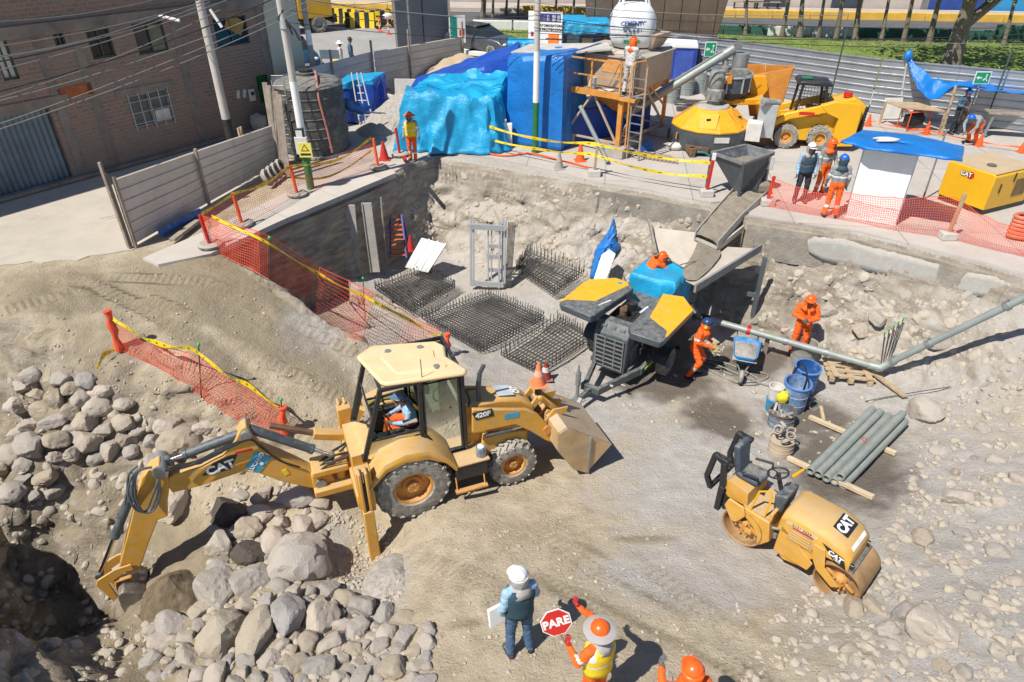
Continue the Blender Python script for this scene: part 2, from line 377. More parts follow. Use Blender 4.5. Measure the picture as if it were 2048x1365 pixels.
for i in idx:
    x=X[i];y=Y[i];z=hz[i];s=min(slope[i],4.0)
    n1=fr(Vector((x*.9,y*.9,z*.9)),1.0,2.0,4);n2=fr(Vector((x*3.1,y*3.1,z*3.1+5)),0.9,2.1,4)
    HF[i]=n2
    st=min(1,max(0,(s-.55)/.7))
    a=.02+R01[i]+.13*st*(0 if dl[i]<.45 else 1)
    DZ[i]=n1*.028+n2*a*.8
    if st>.3 and db[i]>.1 and dl[i]>.4:
        q=nvv(Vector((x*1.6,y*1.6,z*1.8)));q2=nvv(Vector((x*4.5,y*4.5,z*5)))
        q3=noise.noise(Vector((x*.7,y*.7,z*5)));DX[i]=(q.x*.18+q2.x*.09)*st;DY[i]=(q.y*.18+q2.y*.09+q3*.14)*st
    # wheel tracks on the ramp and the flagman's ground
edge=np.minimum(np.minimum(db,dl)/.25,1)
DZ*=np.clip(edge,0.05,1)
def blob(px,py,z,rx,ry,ang=0):
    c=P(px,py,z);ux=(P(px+rx,py,z)-c).length;uy=(P(px,py-ry,z)-c).length;return (c.x,c.y,ux,uy,R(ang))
def blobs(lst,soft=.35):
    out=np.zeros(NV)
    for b in lst:
        cx,cy,rx,ry,an=blob(*b);dx=X-cx;dy=Y-cy;u=(dx*math.cos(an)+dy*math.sin(an))/rx;v=(-dx*math.sin(an)+dy*math.cos(an))/ry
        d=np.hypot(u,v)+HF*.28;out=np.maximum(out,sstep((1+soft-d)/(2*soft)))
    return out
wet=blobs([(1440,828,-.6,70,45),(1690,930,-.4,110,95,-20),(1330,760,-.85,110,40),(1480,725,-.85,110,32),(1620,820,-.5,80,45),(1330,690,-.8,90,45),(720,1210,0,60,60)])
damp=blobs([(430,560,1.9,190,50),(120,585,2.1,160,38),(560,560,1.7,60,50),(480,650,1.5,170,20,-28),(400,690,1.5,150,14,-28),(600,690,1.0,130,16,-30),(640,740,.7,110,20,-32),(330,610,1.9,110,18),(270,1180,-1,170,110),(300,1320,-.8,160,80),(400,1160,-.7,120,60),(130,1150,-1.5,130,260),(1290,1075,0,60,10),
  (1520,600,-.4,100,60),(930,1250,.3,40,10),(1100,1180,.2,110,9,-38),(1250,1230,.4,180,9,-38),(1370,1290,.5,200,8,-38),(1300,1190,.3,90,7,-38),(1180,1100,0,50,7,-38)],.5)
gry=blobs([(1500,960,-.3,300,150),(1850,1000,.2,350,420),(1150,800,-.7,200,90),(1000,680,-.7,300,120),(1750,700,-.5,420,130),(620,1080,-.3,60,70),(730,1170,-.2,90,90),(620,640,1.3,60,40),(1400,1150,.1,200,80),(800,560,-.5,160,60),(1300,620,-.5,300,120)],.6)
gry=np.maximum(gry,np.where((db<3)&(Y>12),.75,0))
gravel=blobs([(640,1090,-.3,50,60),(770,1190,-.1,90,80),(1100,790,-.7,90,50),(1430,700,-.8,40,30)],.5)
# dry faint wheel ruts
ang=R(52);U=X*math.cos(ang)+Y*math.sin(ang);V=-X*math.sin(ang)+Y*math.cos(ang)
Z=hz+DZ
for a0,(px,py,z) in enumerate([(1180,1150,.2),(1330,1180,.3)]):
    c=P(px,py,z);a2=R(128);V2=-(X-c.x)*math.sin(a2)+(Y-c.y)*math.cos(a2);U2=(X-c.x)*math.cos(a2)+(Y-c.y)*math.sin(a2)
    Z-=.035*np.exp(-(V2/.22)**2)*(np.abs(U2)<5)*(.7+.3*np.sin(U2*26))
for (p0,p1) in [((700,760,.4),(400,560,1.9)),((620,860,0),(250,600,2.0))]:
    a=P(*p0);b=P(*p1);d_,t_=seg_dist(X,Y,[a.xy,b.xy]);s_=t_*(b-a).length
    Z-=.03*np.exp(-(d_/.25)**2)*(.6+.4*np.sin(s_*22))
me=bpy.data.meshes.new('ground');nx,ny=len(xs),len(ys)
me.vertices.add(NV);me.vertices.foreach_set('co',np.stack([X+DX,Y+DY,Z],1).ravel())
ii,jj=np.meshgrid(np.arange(nx-1),np.arange(ny-1),indexing='ij');q=(ii*ny+jj).ravel()
qs=np.stack([q,q+ny,q+ny+1,q+1],1).astype(np.int32);nf=len(qs)
me.loops.add(nf*4);me.loops.foreach_set('vertex_index',qs.ravel())
me.polygons.add(nf);me.polygons.foreach_set('loop_start',np.arange(nf,dtype=np.int32)*4);me.polygons.foreach_set('loop_total',np.full(nf,4,np.int32))
me.update(calc_edges=True);me.shade_smooth()
TR_=np.zeros(NV);TS=np.zeros(NV)
for tk_,w_ in (([(1080,1050,0),(1240,1180,.25),(1400,1290,.45),(1600,1440,.6)],.2),([(1270,1110,.1),(1450,1250,.4),(1640,1380,.6)],.2),([(620,880,0),(330,650,1.65),(180,570,2.1),(-50,545,2.1)],.24),([(760,730,.4),(560,630,1.4),(420,570,1.9),(120,560,2.1)],.24),([(-40,640,2.1),(170,580,2.1),(300,565,2.05)],.3),([(850,1100,0),(1000,1180,.2),(1130,1300,.5)],.2),([(700,830,-.1),(480,700,1.2),(300,600,2.0)],.22)):
    pl0=[P(*q).xy for q in tk_];d_,t_=seg_dist(X,Y,pl0);cum=np.cumsum([0]+[(pl0[i+1]-pl0[i]).length for i in range(len(pl0)-1)]);s_=np.interp(t_,range(len(pl0)),cum);mk_=sstep((w_-d_)/.1)*(.5+.5*np.sin(s_*1.3+1));TS=np.where(mk_>TR_,s_,TS);TR_=np.maximum(TR_,mk_)
for nm_,ar_ in (('trk',TR_),('trks',TS)):at0=me.attributes.new(nm_,'FLOAT','POINT');at0.data.foreach_set('value',ar_.astype(np.float32))
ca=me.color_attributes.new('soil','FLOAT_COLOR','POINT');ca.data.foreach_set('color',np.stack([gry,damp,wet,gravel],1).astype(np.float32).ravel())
ground=bpy.data.objects.new('ground',me);COL.objects.link(ground);tag(ground,'dusty tan and grey dirt of the excavation, ramp and pit',None,kind='structure')
KD=None
from mathutils.bvhtree import BVHTree
BVH=BVHTree.FromPolygons([Vector(c) for c in zip((X+DX).tolist(),(Y+DY).tolist(),Z.tolist())],qs.tolist())
def G(x,y):
    h=BVH.ray_cast(Vector((x,y,30)),Vector((0,0,-1)));return h[0].z if h[0] else ZU
def GP(px,py):
    d=ray(px,py).normalized();h=BVH.ray_cast(CO,d);return (h[0].copy(),h[1].copy()) if h[0] else (P(px,py),Vector((0,0,1)))
def soil_mat():
    m=bpy.data.materials.new('soil');m.use_nodes=True;t=m.node_tree;N=t.nodes;L=t.links;b=N['Principled BSDF']
    tc=N.new('ShaderNodeTexCoord');at=N.new('ShaderNodeAttribute');at.attribute_name='soil';sp=N.new('ShaderNodeSeparateColor');L.new(at.outputs['Color'],sp.inputs[0])
    def ns(sc,det=8,ro=.65):
        n=N.new('ShaderNodeTexNoise');n.inputs['Scale'].default_value=sc;n.inputs['Detail'].default_value=det;n.inputs['Roughness'].default_value=ro;L.new(tc.outputs['Object'],n.inputs['Vector']);return n.outputs[0]
    def mr(x,a,c,lo=0,hi=1):
        n=N.new('ShaderNodeMapRange');n.inputs[1].default_value=a;n.inputs[2].default_value=c;n.inputs[3].default_value=lo;n.inputs[4].default_value=hi;L.new(x,n.inputs[0]);return n.outputs[0]
    def mix(f,a,c,mode='MIX'):
        n=N.new('ShaderNodeMix');n.data_type='RGBA';n.blend_type=mode
        for s,v in (('A',a),('B',c)):
            if isinstance(v,tuple):n.inputs[s].default_value=(*v,1)
            else:L.new(v,n.inputs[s])
        if isinstance(f,float):n.inputs['Factor'].default_value=f
        else:L.new(f,n.inputs['Factor'])
        return n.outputs['Result']
    def mul(a,c):
        n=N.new('ShaderNodeMath');n.operation='MULTIPLY'
        L.new(a,n.inputs[0]);
        if isinstance(c,float):n.inputs[1].default_value=c
        else:L.new(c,n.inputs[1])
        return n.outputs[0]
    def att0(n):
        a=N.new('ShaderNodeAttribute');a.attribute_name=n;return a.outputs['Fac']
    big=ns(.5,6);mid=ns(2.6);fin=ns(22,10,.75)
    tan=mix(mr(big,.35,.65),(.50,.415,.29),(.61,.525,.385));tan=mix(mr(mid,.42,.72),tan,(.42,.34,.235));
    gr=mix(mr(mid,.35,.65),(.46,.425,.385),(.57,.535,.49));gr=mix(mr(big,.45,.75),gr,(.44,.395,.335))
    c=mix(mr(sp.outputs[0],.15,.85),tan,gr)
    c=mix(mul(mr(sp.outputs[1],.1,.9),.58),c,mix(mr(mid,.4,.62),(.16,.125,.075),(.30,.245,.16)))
    c=mix(mul(sp.outputs[2],.85),c,mix(mr(fin,.55,.75),(.13,.105,.08),(.3,.26,.2)))
    mp=N.new('ShaderNodeMapping');mp.inputs['Scale'].default_value=(1,1,5);L.new(tc.outputs['Object'],mp.inputs[0]);sn_=N.new('ShaderNodeTexNoise');sn_.inputs['Scale'].default_value=1.6;sn_.inputs['Detail'].default_value=8;L.new(mp.outputs[0],sn_.inputs['Vector'])
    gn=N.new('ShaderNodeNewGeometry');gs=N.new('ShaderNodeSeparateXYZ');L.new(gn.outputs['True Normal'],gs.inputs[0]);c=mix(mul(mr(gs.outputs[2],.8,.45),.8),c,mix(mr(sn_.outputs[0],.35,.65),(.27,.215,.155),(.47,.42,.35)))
    c=mix(mul(att0('trk'),.3),c,(.36,.29,.19))
    # fallen pebbles: small pale and dark cells
    vo=N.new('ShaderNodeTexVoronoi');vo.inputs['Scale'].default_value=16;L.new(tc.outputs['Object'],vo.inputs['Vector'])
    pm=mul(mr(vo.outputs['Distance'],.22,.12),mr(mid,.45,.6));c=mix(pm,c,mix(.5,vo.outputs['Color'],(.42,.38,.33),'MULTIPLY') if False else (.5,.47,.43))
    c=mix(mul(mr(fin,.3,.7),.35),c,mix(1.0,c,(.55,.55,.55),'MULTIPLY'))
    L.new(c,b.inputs['Base Color'])
    ro=mr(sp.outputs[2],.4,1,.95,.5);L.new(ro,b.inputs['Roughness']);b.inputs['Specular IOR Level'].default_value=.25
    add=N.new('ShaderNodeMath');add.operation='ADD';L.new(fin,add.inputs[0]);L.new(mul(mid,1.6),add.inputs[1])
    add2=N.new('ShaderNodeMath');add2.operation='ADD';L.new(add.outputs[0],add2.inputs[0]);L.new(mul(pm,.5),add2.inputs[1])
    def att(n):
        a=N.new('ShaderNodeAttribute');a.attribute_name=n;return a.outputs['Fac']
    sn=N.new('ShaderNodeMath');sn.operation='SINE';L.new(mul(att('trks'),42.0),sn.inputs[0]);trm=mul(sn.outputs[0],att('trk'));ad3=N.new('ShaderNodeMath');ad3.operation='ADD';L.new(add2.outputs[0],ad3.inputs[0]);L.new(mul(trm,.22),ad3.inputs[1]);add2=ad3
    bu=N.new('ShaderNodeBump');bu.inputs['Strength'].default_value=.9;bu.inputs['Distance'].default_value=.06;L.new(add2.outputs[0],bu.inputs['Height']);L.new(bu.outputs[0],b.inputs['Normal'])
    return m
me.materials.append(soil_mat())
# ================================================================ YARD SLABS, FOUNDATION WALLS, PAVEMENT, STREET, MEDIAN
def slab_mat(name,c1,c2,joint=None,ang=0.0):
    m=mat(name,c1,.85,var=.14,vs=.8,bump=.25,bs=18,dust=.25,dcol=c2)
    if joint:
        N=m.node_tree.nodes;L=m.node_tree.links;b=N['Principled BSDF'];src=b.inputs['Base Color'].links[0].from_socket
        tc=N.new('ShaderNodeTexCoord');mp=N.new('ShaderNodeMapping');mp.inputs['Rotation'].default_value=(0,0,ang);L.new(tc.outputs['Object'],mp.inputs[0])
        br=N.new('ShaderNodeTexBrick');br.offset=0;br.inputs['Scale'].default_value=1/joint;br.inputs['Mortar Size'].default_value=.006;br.inputs['Brick Width'].default_value=1;br.inputs['Row Height'].default_value=1
        br.inputs['Color1'].default_value=(1,1,1,1);br.inputs['Color2'].default_value=(.93,.93,.93,1);br.inputs['Mortar'].default_value=(.6,.58,.55,1);L.new(mp.outputs[0],br.inputs['Vector'])
        mx=N.new('ShaderNodeMix');mx.data_type='RGBA';mx.blend_type='MULTIPLY';mx.inputs['Factor'].default_value=1;L.new(src,mx.inputs['A']);L.new(br.outputs[0],mx.inputs['B']);L.new(mx.outputs['Result'],b.inputs['Base Color'])
    return m
SLAB=slab_mat('yard_concrete',(.44,.405,.365),(.5,.45,.38),2.6,R(8))
STREET=slab_mat('street_concrete',(.44,.395,.33),(.50,.44,.35))
ASPH=slab_mat('pale_road',(.30,.295,.285),(.38,.35,.31))
def poly_slab(name,pts,z0,z1,m,label=None,kind='structure',bevel=0):
    b=MB();b.prism([(p.x,p.y) for p in pts],z0,z1,'z');o=b.build(name,m,bevel=bevel);
    if kind:tag(o,label,None,kind=kind)
    return o
def jag(pts,amp,step=.35,seed=1):
    out=[]
    for i in range(len(pts)-1):
        a,b=pts[i],pts[i+1];n=max(1,int((b-a).length/step));nrm=Vector((-(b-a).y,(b-a).x)).normalized()
        for k in range(n):
            p=a.lerp(b,k/n);out.append(p+nrm*amp*nz(p.x*3+seed,p.y*3,0)*(1 if (i or k) else 0))
    out.append(pts[-1]);return out
SL=[(790,343),(830,320),(872,303),(1000,318),(1123,345),(1172,360),(1303,381),(1424,406),(1460,401)]
sl=jag([P(a,b).xy for a,b in SL],.06)
far=[P(1500,300).xy,P(1520,270).xy,Vector((24,31)),Vector((-2,36)),P(560,190).xy,P(545,262).xy,P(700,345).xy]
poly_slab('yard_slab',sl+[P(1470,392).xy,P(1478,370).xy,P(1500,320).xy]+far[1:5]+[P(575,300).xy,P(740,320).xy],2.06,2.2,SLAB,'concrete yard slab behind the pit')
SR=[(1496,430),(1600,446),(1719,463),(1850,495),(1968,524),(2110,560),(2500,685)]
sr=jag([P(a,b).xy for a,b in SR],.03)
poly_slab('yard_slab',sr+[Vector((40,8)),Vector((40,30)),Vector((24,31)),P(1520,270).xy,P(1502,320).xy,P(1480,371).xy,P(1512,395).xy],2.055,2.196,SLAB,'concrete yard slab right of the chute')
poly_slab('sidewalk',jag([P(a,b).xy for a,b in [(316,530),(420,508),(560,443),(690,389),(792,347)]],.04)+[P(760,318).xy,P(600,372).xy,P(430,455).xy,P(285,517).xy],2.06,2.21,slab_mat('sidewalk_concrete',(.5,.46,.41),(.5,.44,.36),1.9,R(40)),'narrow concrete sidewalk along the left edge of the pit')
poly_slab('street',jag([P(-500,560).xy,P(-100,536).xy,P(60,524).xy,P(180,515).xy,P(265,497).xy],.35,.25)+[P(560,335).xy,P(560,190).xy,P(545,0).xy,Vector((-30,60)),Vector((-60,20))],2.0,2.17,STREET,'pale concrete side street in front of the brick building')
# stony face of the shaded left side of the pit
mb=MB();lw_=[P(a,b).xy for a,b in [(440,500),(560,444),(690,391),(786,350)]]
def lface(u,v):
    k=u*3;i=min(int(k),2);p=lw_[i].lerp(lw_[i+1],k-i);z=2.06-v*2.9;q=Vector((.46,-.89));e=min(1,v*6);a=e*(.16*nz(p.x*1.3,p.y*1.3,z*1.6)+.10*nz(p.x*3.7,p.y*3.7,z*4)+.05*nz(p.x*9,p.y*9,z*10));return Vector((p.x+q.x*(.20+.12*v+a*.8)+.05*v,p.y+q.y*(.20+.12*v+a*.8),z))
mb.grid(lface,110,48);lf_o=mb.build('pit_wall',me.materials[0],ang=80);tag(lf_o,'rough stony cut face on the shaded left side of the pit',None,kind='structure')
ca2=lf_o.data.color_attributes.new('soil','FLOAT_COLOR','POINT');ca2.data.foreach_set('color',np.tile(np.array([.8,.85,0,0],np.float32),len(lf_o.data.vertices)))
# foundation walls under the slab edges: things of their own
def found(name,label,px,inset,depth,m,jamp=.03,z1=2.05):
    pts=jag([P(a,b).xy for a,b in px],.0,.4);n=len(pts)
    def side(off,z,a):
        r=[]
        for i,p in enumerate(pts):
            t=(pts[min(i+1,n-1)]-pts[max(i-1,0)]).normalized();nr=Vector((t.y,-t.x))
            zz=z+(a*1.6*nz(p.x*2,p.y*2,z*3) if z<1.9 else 0)
            r.append(Vector((*(p+nr*(off+a*nz(p.x*4,p.y*4,z*5))),zz)))
        return r
    rows=[side(-.5,z1,0)]+[side(inset,z1-depth*k/5,jamp) for k in range(6)]+[side(-.5,z1-depth,0)]
    b=MB();n2=len(rows)
    vs=[p for r in rows for p in r];k=len(pts)
    fs=[(i*k+j,i*k+j+1,((i+1)%n2)*k+j+1,((i+1)%n2)*k+j) for i in range(n2) for j in range(k-1)]
    fs+=[tuple(i*k for i in range(n2)),tuple(i*k+k-1 for i in range(n2-1,-1,-1))]
    b.add(vs,fs);o=b.build(name,m,ang=50);tag(o,label,'wall');return o
OLDC=mat('stained_concrete',(.30,.27,.225),.9,var=.35,vs=1.8,bump=.8,bs=14,dust=.3,dcol=(.36,.30,.22))
found('foundation_wall','stained concrete foundation wall under the yard slab left of the chute',[(880,302),(1000,322),(1123,349),(1172,364),(1303,385),(1424,411),(1452,406)],.12,.8,OLDC)
wr=found('foundation_wall','old concrete foundation wall under the slab right of the chute with pale blue paint remnants',[(1500,434),(1600,450),(1719,467),(1850,499),(1968,529),(2110,565),(2300,620)],.16,.95,OLDC)
# remnants of pale blue plaster on that wall: thin plates set on its face
PAINT=mat('pale_blue_plaster',(.42,.455,.44),.9,var=.25,vs=3,dust=.85,dcol=(.40,.36,.31),bump=.5,bs=20)
def remnant(tops,bots,lab):
    pts=[P(x,y).xy for x,y in [(1500,434),(1600,450),(1719,467),(1850,499),(1968,529),(2110,565)]]
    def hit(px,py):
        d=ray(px,py)
        for i in range(len(pts)-1):
            t0=(pts[i+1]-pts[i]).normalized();nr=Vector((t0.y,-t0.x));o=pts[i]+nr*.19;k=(o-CO.xy).dot(nr)/d.xy.dot(nr);q=CO+d*k;s=(q.xy-o).dot(t0)
            if s<=(pts[i+1]-pts[i]).length or i==len(pts)-2:return q
    def samp(pl,u):
        k=u*(len(pl)-1);i=min(int(k),len(pl)-2);f=k-i;return (pl[i][0]*(1-f)+pl[i+1][0]*f,pl[i][1]*(1-f)+pl[i+1][1]*f)
    mb=MB();N_=60;rows=[]
    for v in range(5):
        r=[]
        for i in range(N_+1):
            a=samp(tops,i/N_);c=samp(bots,i/N_);t=v/4;r.append(hit(a[0]*(1-t)+c[0]*t+2*nz(i*.7,v),a[1]*(1-t)+c[1]*t+(3.5*nz(i*.6,v*3,2) if v in (0,4) else 0)))
        rows.append(r)
    mb.loft(rows,caps=False,closed=False);o=mb.build('plaster_patch',PAINT,wr,ang=60,solid=.03);return plabel(o,lab)
remnant([(1614,482),(1628,474),(1690,478),(1730,492),(1800,508),(1880,530)],[(1618,506),(1650,524),(1720,540),(1770,552),(1820,564),(1870,576)],'long patch of pale blue plaster')
remnant([(1922,560),(1935,545),(1990,553),(2045,582)],[(1914,580),(1950,592),(1990,599),(2045,608)],'shorter pale blue plaster patch')
# far ground: road, median grass, far kerbs
def strip(name,y0,y1,z,m,label,x0=-6,x1=60,dy=-.12,kind='structure',th=.12):
    b=MB();b.prism([(x0,y0-dy*0),(x1,y0+dy*(x1-x0)),(x1,y1+dy*(x1-x0)),(x0,y1)],z-th,z,'z');o=b.build(name,m);tag(o,label,None,kind=kind);return o
# ================================================================ FAR GROUND
GRASS=mat('grass',(.15,.21,.035),.9,var=.45,vs=1.2,bump=1.0,bs=14,dust=.12,dcol=(.2,.19,.06))
YK=mat('yellow_kerb',(.66,.40,.06),.7,var=.15,vs=2,dust=.25)
WK=mat('white_kerb',(.62,.62,.6),.7,var=.12,vs=3,dust=.2)
GK=mat('green_kerb',(.03,.1,.07),.7,var=.3,vs=3,dust=.2)
def sy(x,y0):return y0-.13*x
def sstrip(name,ya,yb,z,m,label,x0,x1,kind='structure',th=.1):
    b=MB();b.prism([(x0,sy(x0,ya)),(x1,sy(x1,ya)),(x1,sy(x1,yb)),(x0,sy(x0,yb))],z-th,z,'z');o=b.build(name,m);tag(o,label,None if kind else 'kerb',kind=kind);return o
# median lawn, bumpy, with blades
mb=MB()
def lawn(u,v):
    x=-2.6+u*48;y=sy(x,40.5+v*8.6-(4.5*smooth((x-4)/14) if v<.5 else 0)) if True else 0
    return Vector((x,sy(x,49.2)-(1-v)*(8.7+6*smooth((x-5)/14)),2.24+.18*smooth(v*3)*smooth((1-v)*4)+.06*nz(x*.7,y*.7)))
mb.grid(lawn,120,30);lw=mb.build('lawn',GRASS);tag(lw,'strip of bright green lawn behind the corrugated fence',None,kind='structure')
random.seed(4);gb=MB()
for i in range(6000):
    u,v=random.random(),random.random();p=lawn(u,v);a=random.uniform(0,6.3);h=random.uniform(.04,.1);d=Vector((math.cos(a),math.sin(a),0))*.05
    gb.add([p-d,p+d,p+Vector((random.uniform(-.08,.08),random.uniform(-.08,.08),h))],[(0,1,2)])
tag(gb.build('grass',mat('grass_blades',(.2,.28,.05),.8,var=.5,vs=.7)),'short green grass blades growing on the lawn strip','grass',kind='stuff')
sstrip('road',49.6,57,2.24,mat('dark_asphalt',(.10,.10,.105),.85,var=.2,vs=1),'dark asphalt avenue beyond the lawn',-70,90)
sstrip('pavement',57.5,61.0,2.5,slab_mat('far_pavement',(.4,.36,.32),(.45,.4,.35)),'pavement beyond the avenue',-70,90,th=.3)
poly_slab('road',[Vector((-60,28)),Vector((-9.2,28.4)),Vector((-2.6,36.2)),Vector((-2.6,49.8)),Vector((-60,56))],2.1,2.215,ASPH,'pale concrete road with the parked truck')
b=MB()
for k in range(26):
    x0=-20+k*2.6
    if-8<x0<-1:continue
    b.prism([(x0,sy(x0,57.0)),(x0+2.58,sy(x0+2.58,57.0)),(x0+2.58,sy(x0+2.58,57.45)),(x0,sy(x0,57.45))],2.2,2.75,'z')
tag(b.build('kerb',YK,bevel=.04),'long yellow painted kerb beyond the avenue','kerb')
for k in range(17):
    x0=-2.6+k*2.7;b=MB();b.prism([(x0,sy(x0,49.25)),(x0+2.6,sy(x0+2.6,49.25)),(x0+2.6,sy(x0+2.6,49.6)),(x0,sy(x0,49.6))],2.2,2.78 if k<12 else 3.1,'z')
    g=k in (2,5,6,9,10,11,12,13);o=b.build('kerb_block',[GK if g else WK],bevel=.03)
    tag(o,('dark green' if g else 'white')+' painted kerb block along the far edge of the lawn','kerb block','dark green kerb blocks' if g else 'white kerb blocks')
# rounded white end of the median
b=MB();pts=[Vector((-2.6+.2,49,2.22)),Vector((-3.2,46,2.22)),Vector((-3.2,43,2.22)),Vector((-2.4,40.8,2.22)),Vector((-.5,40.0,2.22)),Vector((3,39.5,2.22))]
for a,c in zip(pts[:-1],pts[1:]):b.beam(a+Vector((0,0,.1)),c+Vector((0,0,.1)),.28,.24)
tag(b.build('median_kerb',WK,bevel=.03),'white kerb curving round the near end of the lawn','kerb')
# boundary wall beyond the avenue
b=MB();W0=61.3
for (xa,xb,mi) in ((-30,22,0),(22,31,0),(31,36,1),(36,60,2)):
    b.mi=mi;b.prism([(xa,sy(xa,W0)),(xb,sy(xb,W0)),(xb,sy(xb,W0+.3)),(xa,sy(xa,W0+.3))],2.4,6.2,'z')
wl=b.build('wall',[mat('plaster_wall',(.47,.40,.36),.85,var=.2,vs=.6,dust=.25),mat('grey_wall',(.2,.2,.2),.8,var=.3),mat('sky_blue_wall',(.03,.25,.5),.7,var=.1)])
bw=thing('boundary_wall','long plastered wall in pinkish and blue sections across the avenue','wall',(0,0,0));wl.parent=bw
for (x0,wd,c) in ((19.5,1.6,'dk'),(24.5,2.2,'dk'),(31.5,4.2,'bl')):
    b=MB();b.box((x0+wd/2,sy(x0+wd/2,W0)-.08,3.6),(wd,.12,2.4),(0,0,-.13));b.build('gate',mat('dark_gate',(.04,.05,.07),.6) if c=='dk' else mat('blue_gate',(.02,.06,.25),.6),bw)
for i,(px,py) in enumerate([(1530,14),(1555,16),(1505,12)][:3]):
    q=P(px,py+12,2.5);t=thing('park_bench','slatted brown bench by the far plastered wall','bench',(q.x,sy(q.x,60.0),2.5),-7.4,'benches by the far wall')
    b=MB();[b.box((0,.14*k-.2,.45),(2.0,.1,.04)) for k in range(4)];b.build('seat',WOODG,t)
    b=MB();[b.box((0,.28,.62+.14*k),(2.0,.03,.1)) for k in range(3)];b.build('backrest',WOODG,t)
    for s in (-.85,.85):
        b=MB();b.box((s,0,.22),(.06,.5,.44));b.build('leg',BLK,t)
# ================================================================ TREES
BARK=mat('bark',(.2,.165,.125),.9,var=.35,vs=5,bump=.9,bs=18)
LEAF=mat('leaves',(.06,.10,.02),.7,var=.5,vs=2.5)
def leaf_cloud(b,c,r,n,s=.16,seed=0):
    random.seed(seed)
    for i in range(n):
        while True:
            q=Vector((random.uniform(-1,1),random.uniform(-1,1),random.uniform(-1,1)))
            if q.length<1 and noise.noise(q*2.2+Vector((seed,0,0)))>-.12:break
        p=Vector(c)+Vector((q.x*r[0],q.y*r[1],q.z*r[2]));u=Vector((random.gauss(0,1),random.gauss(0,1),random.gauss(0,1))).normalized();v=u.orthogonal().normalized();k=s*random.uniform(.6,1.4)
        b.add([p-u*k,p+v*k*.5,p+u*k,p-v*k*.5],[(0,1,2,3)])
def tree(base,lean,r,label,crown=(2.6,2.6,1.6),nleaf=900,forks=(),seed=1,group='young trees on the lawn strip',name='tree'):
    t=thing(name,label,'tree',base,0,group);b=MB();random.seed(seed)
    h=lean[2];top=Vector(lean);pts=[Vector((0,0,-.1))+(top*(k/7))+Vector((nz(k,seed)*.12,nz(seed,k)*.12,0))*float(k>0) for k in range(8)]
    b.tube(pts,[r*(1.25 if k==0 else 1-.07*k) for k in range(8)],9)
    for (f,q,rr) in forks:
        s=pts[f];e=Vector(q);m=s.lerp(e,.5)+Vector((.1,0,.15));b.tube([s,m,e],[rr*1.1,rr,rr*.7],8);
        b.tube([e,e+Vector((random.uniform(-1,1),.3,1.5))],[rr*.7,rr*.3],6)
    for k in range(4):
        a=random.uniform(0,6.3);b.tube([pts[-2+(k%2)],top+Vector((math.cos(a)*1.3,math.sin(a)*1.3,.9))],[r*.4,r*.15],5)
    b.build('trunk',BARK,t)
    c=MB();
    for k in range(3):
        a=k*2.1+seed;leaf_cloud(c,top+Vector((math.cos(a)*crown[0]*.35,math.sin(a)*crown[1]*.35,crown[2]*.5+.3)),crown,nleaf//3,.17,seed*3+k)
    c.build('crown',LEAF,t);return t
for i,(bx,by,tx) in enumerate([(1491,66,1496),(1563,71,1576),(1599,74,1608),(1636,75,1647),(1671,80,1684),(1710,80,1721),(1762,82,1780),(1806,84,1824),(1857,86,1876),(2006,92,2030)]):
    q=P(bx,by+3,2.3);top=PY(tx,0,q.y);
    tree((q.x,q.y,2.25),((top.x-q.x)*1.35,random.Random(i).uniform(-.3,.3),(top.z-2.2)*1.35),.13+.03*((i*7)%3),'thin bare tree trunk standing on the lawn before the avenue',(1.7,1.5,.9),420,seed=i+2)
for i,(bx,by,tx) in enumerate([(1110,34,1108),(1145,36,1142),(1200,34,1204),(1035,36,1032),(985,44,985),(1012,30,1010)]):
    q=P(bx,by,2.3);top=PY(tx,0,q.y)
    tree((q.x,q.y,2.25),(.1,0,(top.z-2.2)*1.5),.12,'slim tree growing near the far end of the lawn',(2.0,1.6,.9),520,seed=i+32,group='slim trees near the far end of the lawn')
q=P(1899,132,2.3);tp=PY(1936,0,q.y);rb=PY(1982,0,q.y)
tree((q.x,q.y,2.2),(tp.x-q.x,-.2,tp.z-2.2+.4),.52,'thick grey tree forking in two behind the corrugated fence',(4.2,3.2,1.3),2600,forks=[(4,(rb.x-q.x+.3,-.3,rb.z-2.2+.2),.26)],seed=61,group=None)
q=P(965,40,2.3);b=MB();
t=thing('tree','leafy tree overhanging the lawn above the parked grey car','tree',(q.x,q.y,2.25));b.tube([(0,0,0),(.2,0,2),(.1,0,4.2)],[.2,.16,.1],8);b.build('trunk',BARK,t)
c=MB();leaf_cloud(c,(1.2,0,3.3),(2.9,1.5,.9),1500,.16,5);leaf_cloud(c,(-.5,0,3.9),(2.2,1.5,.9),900,.16,6);c.build('crown',LEAF,t)
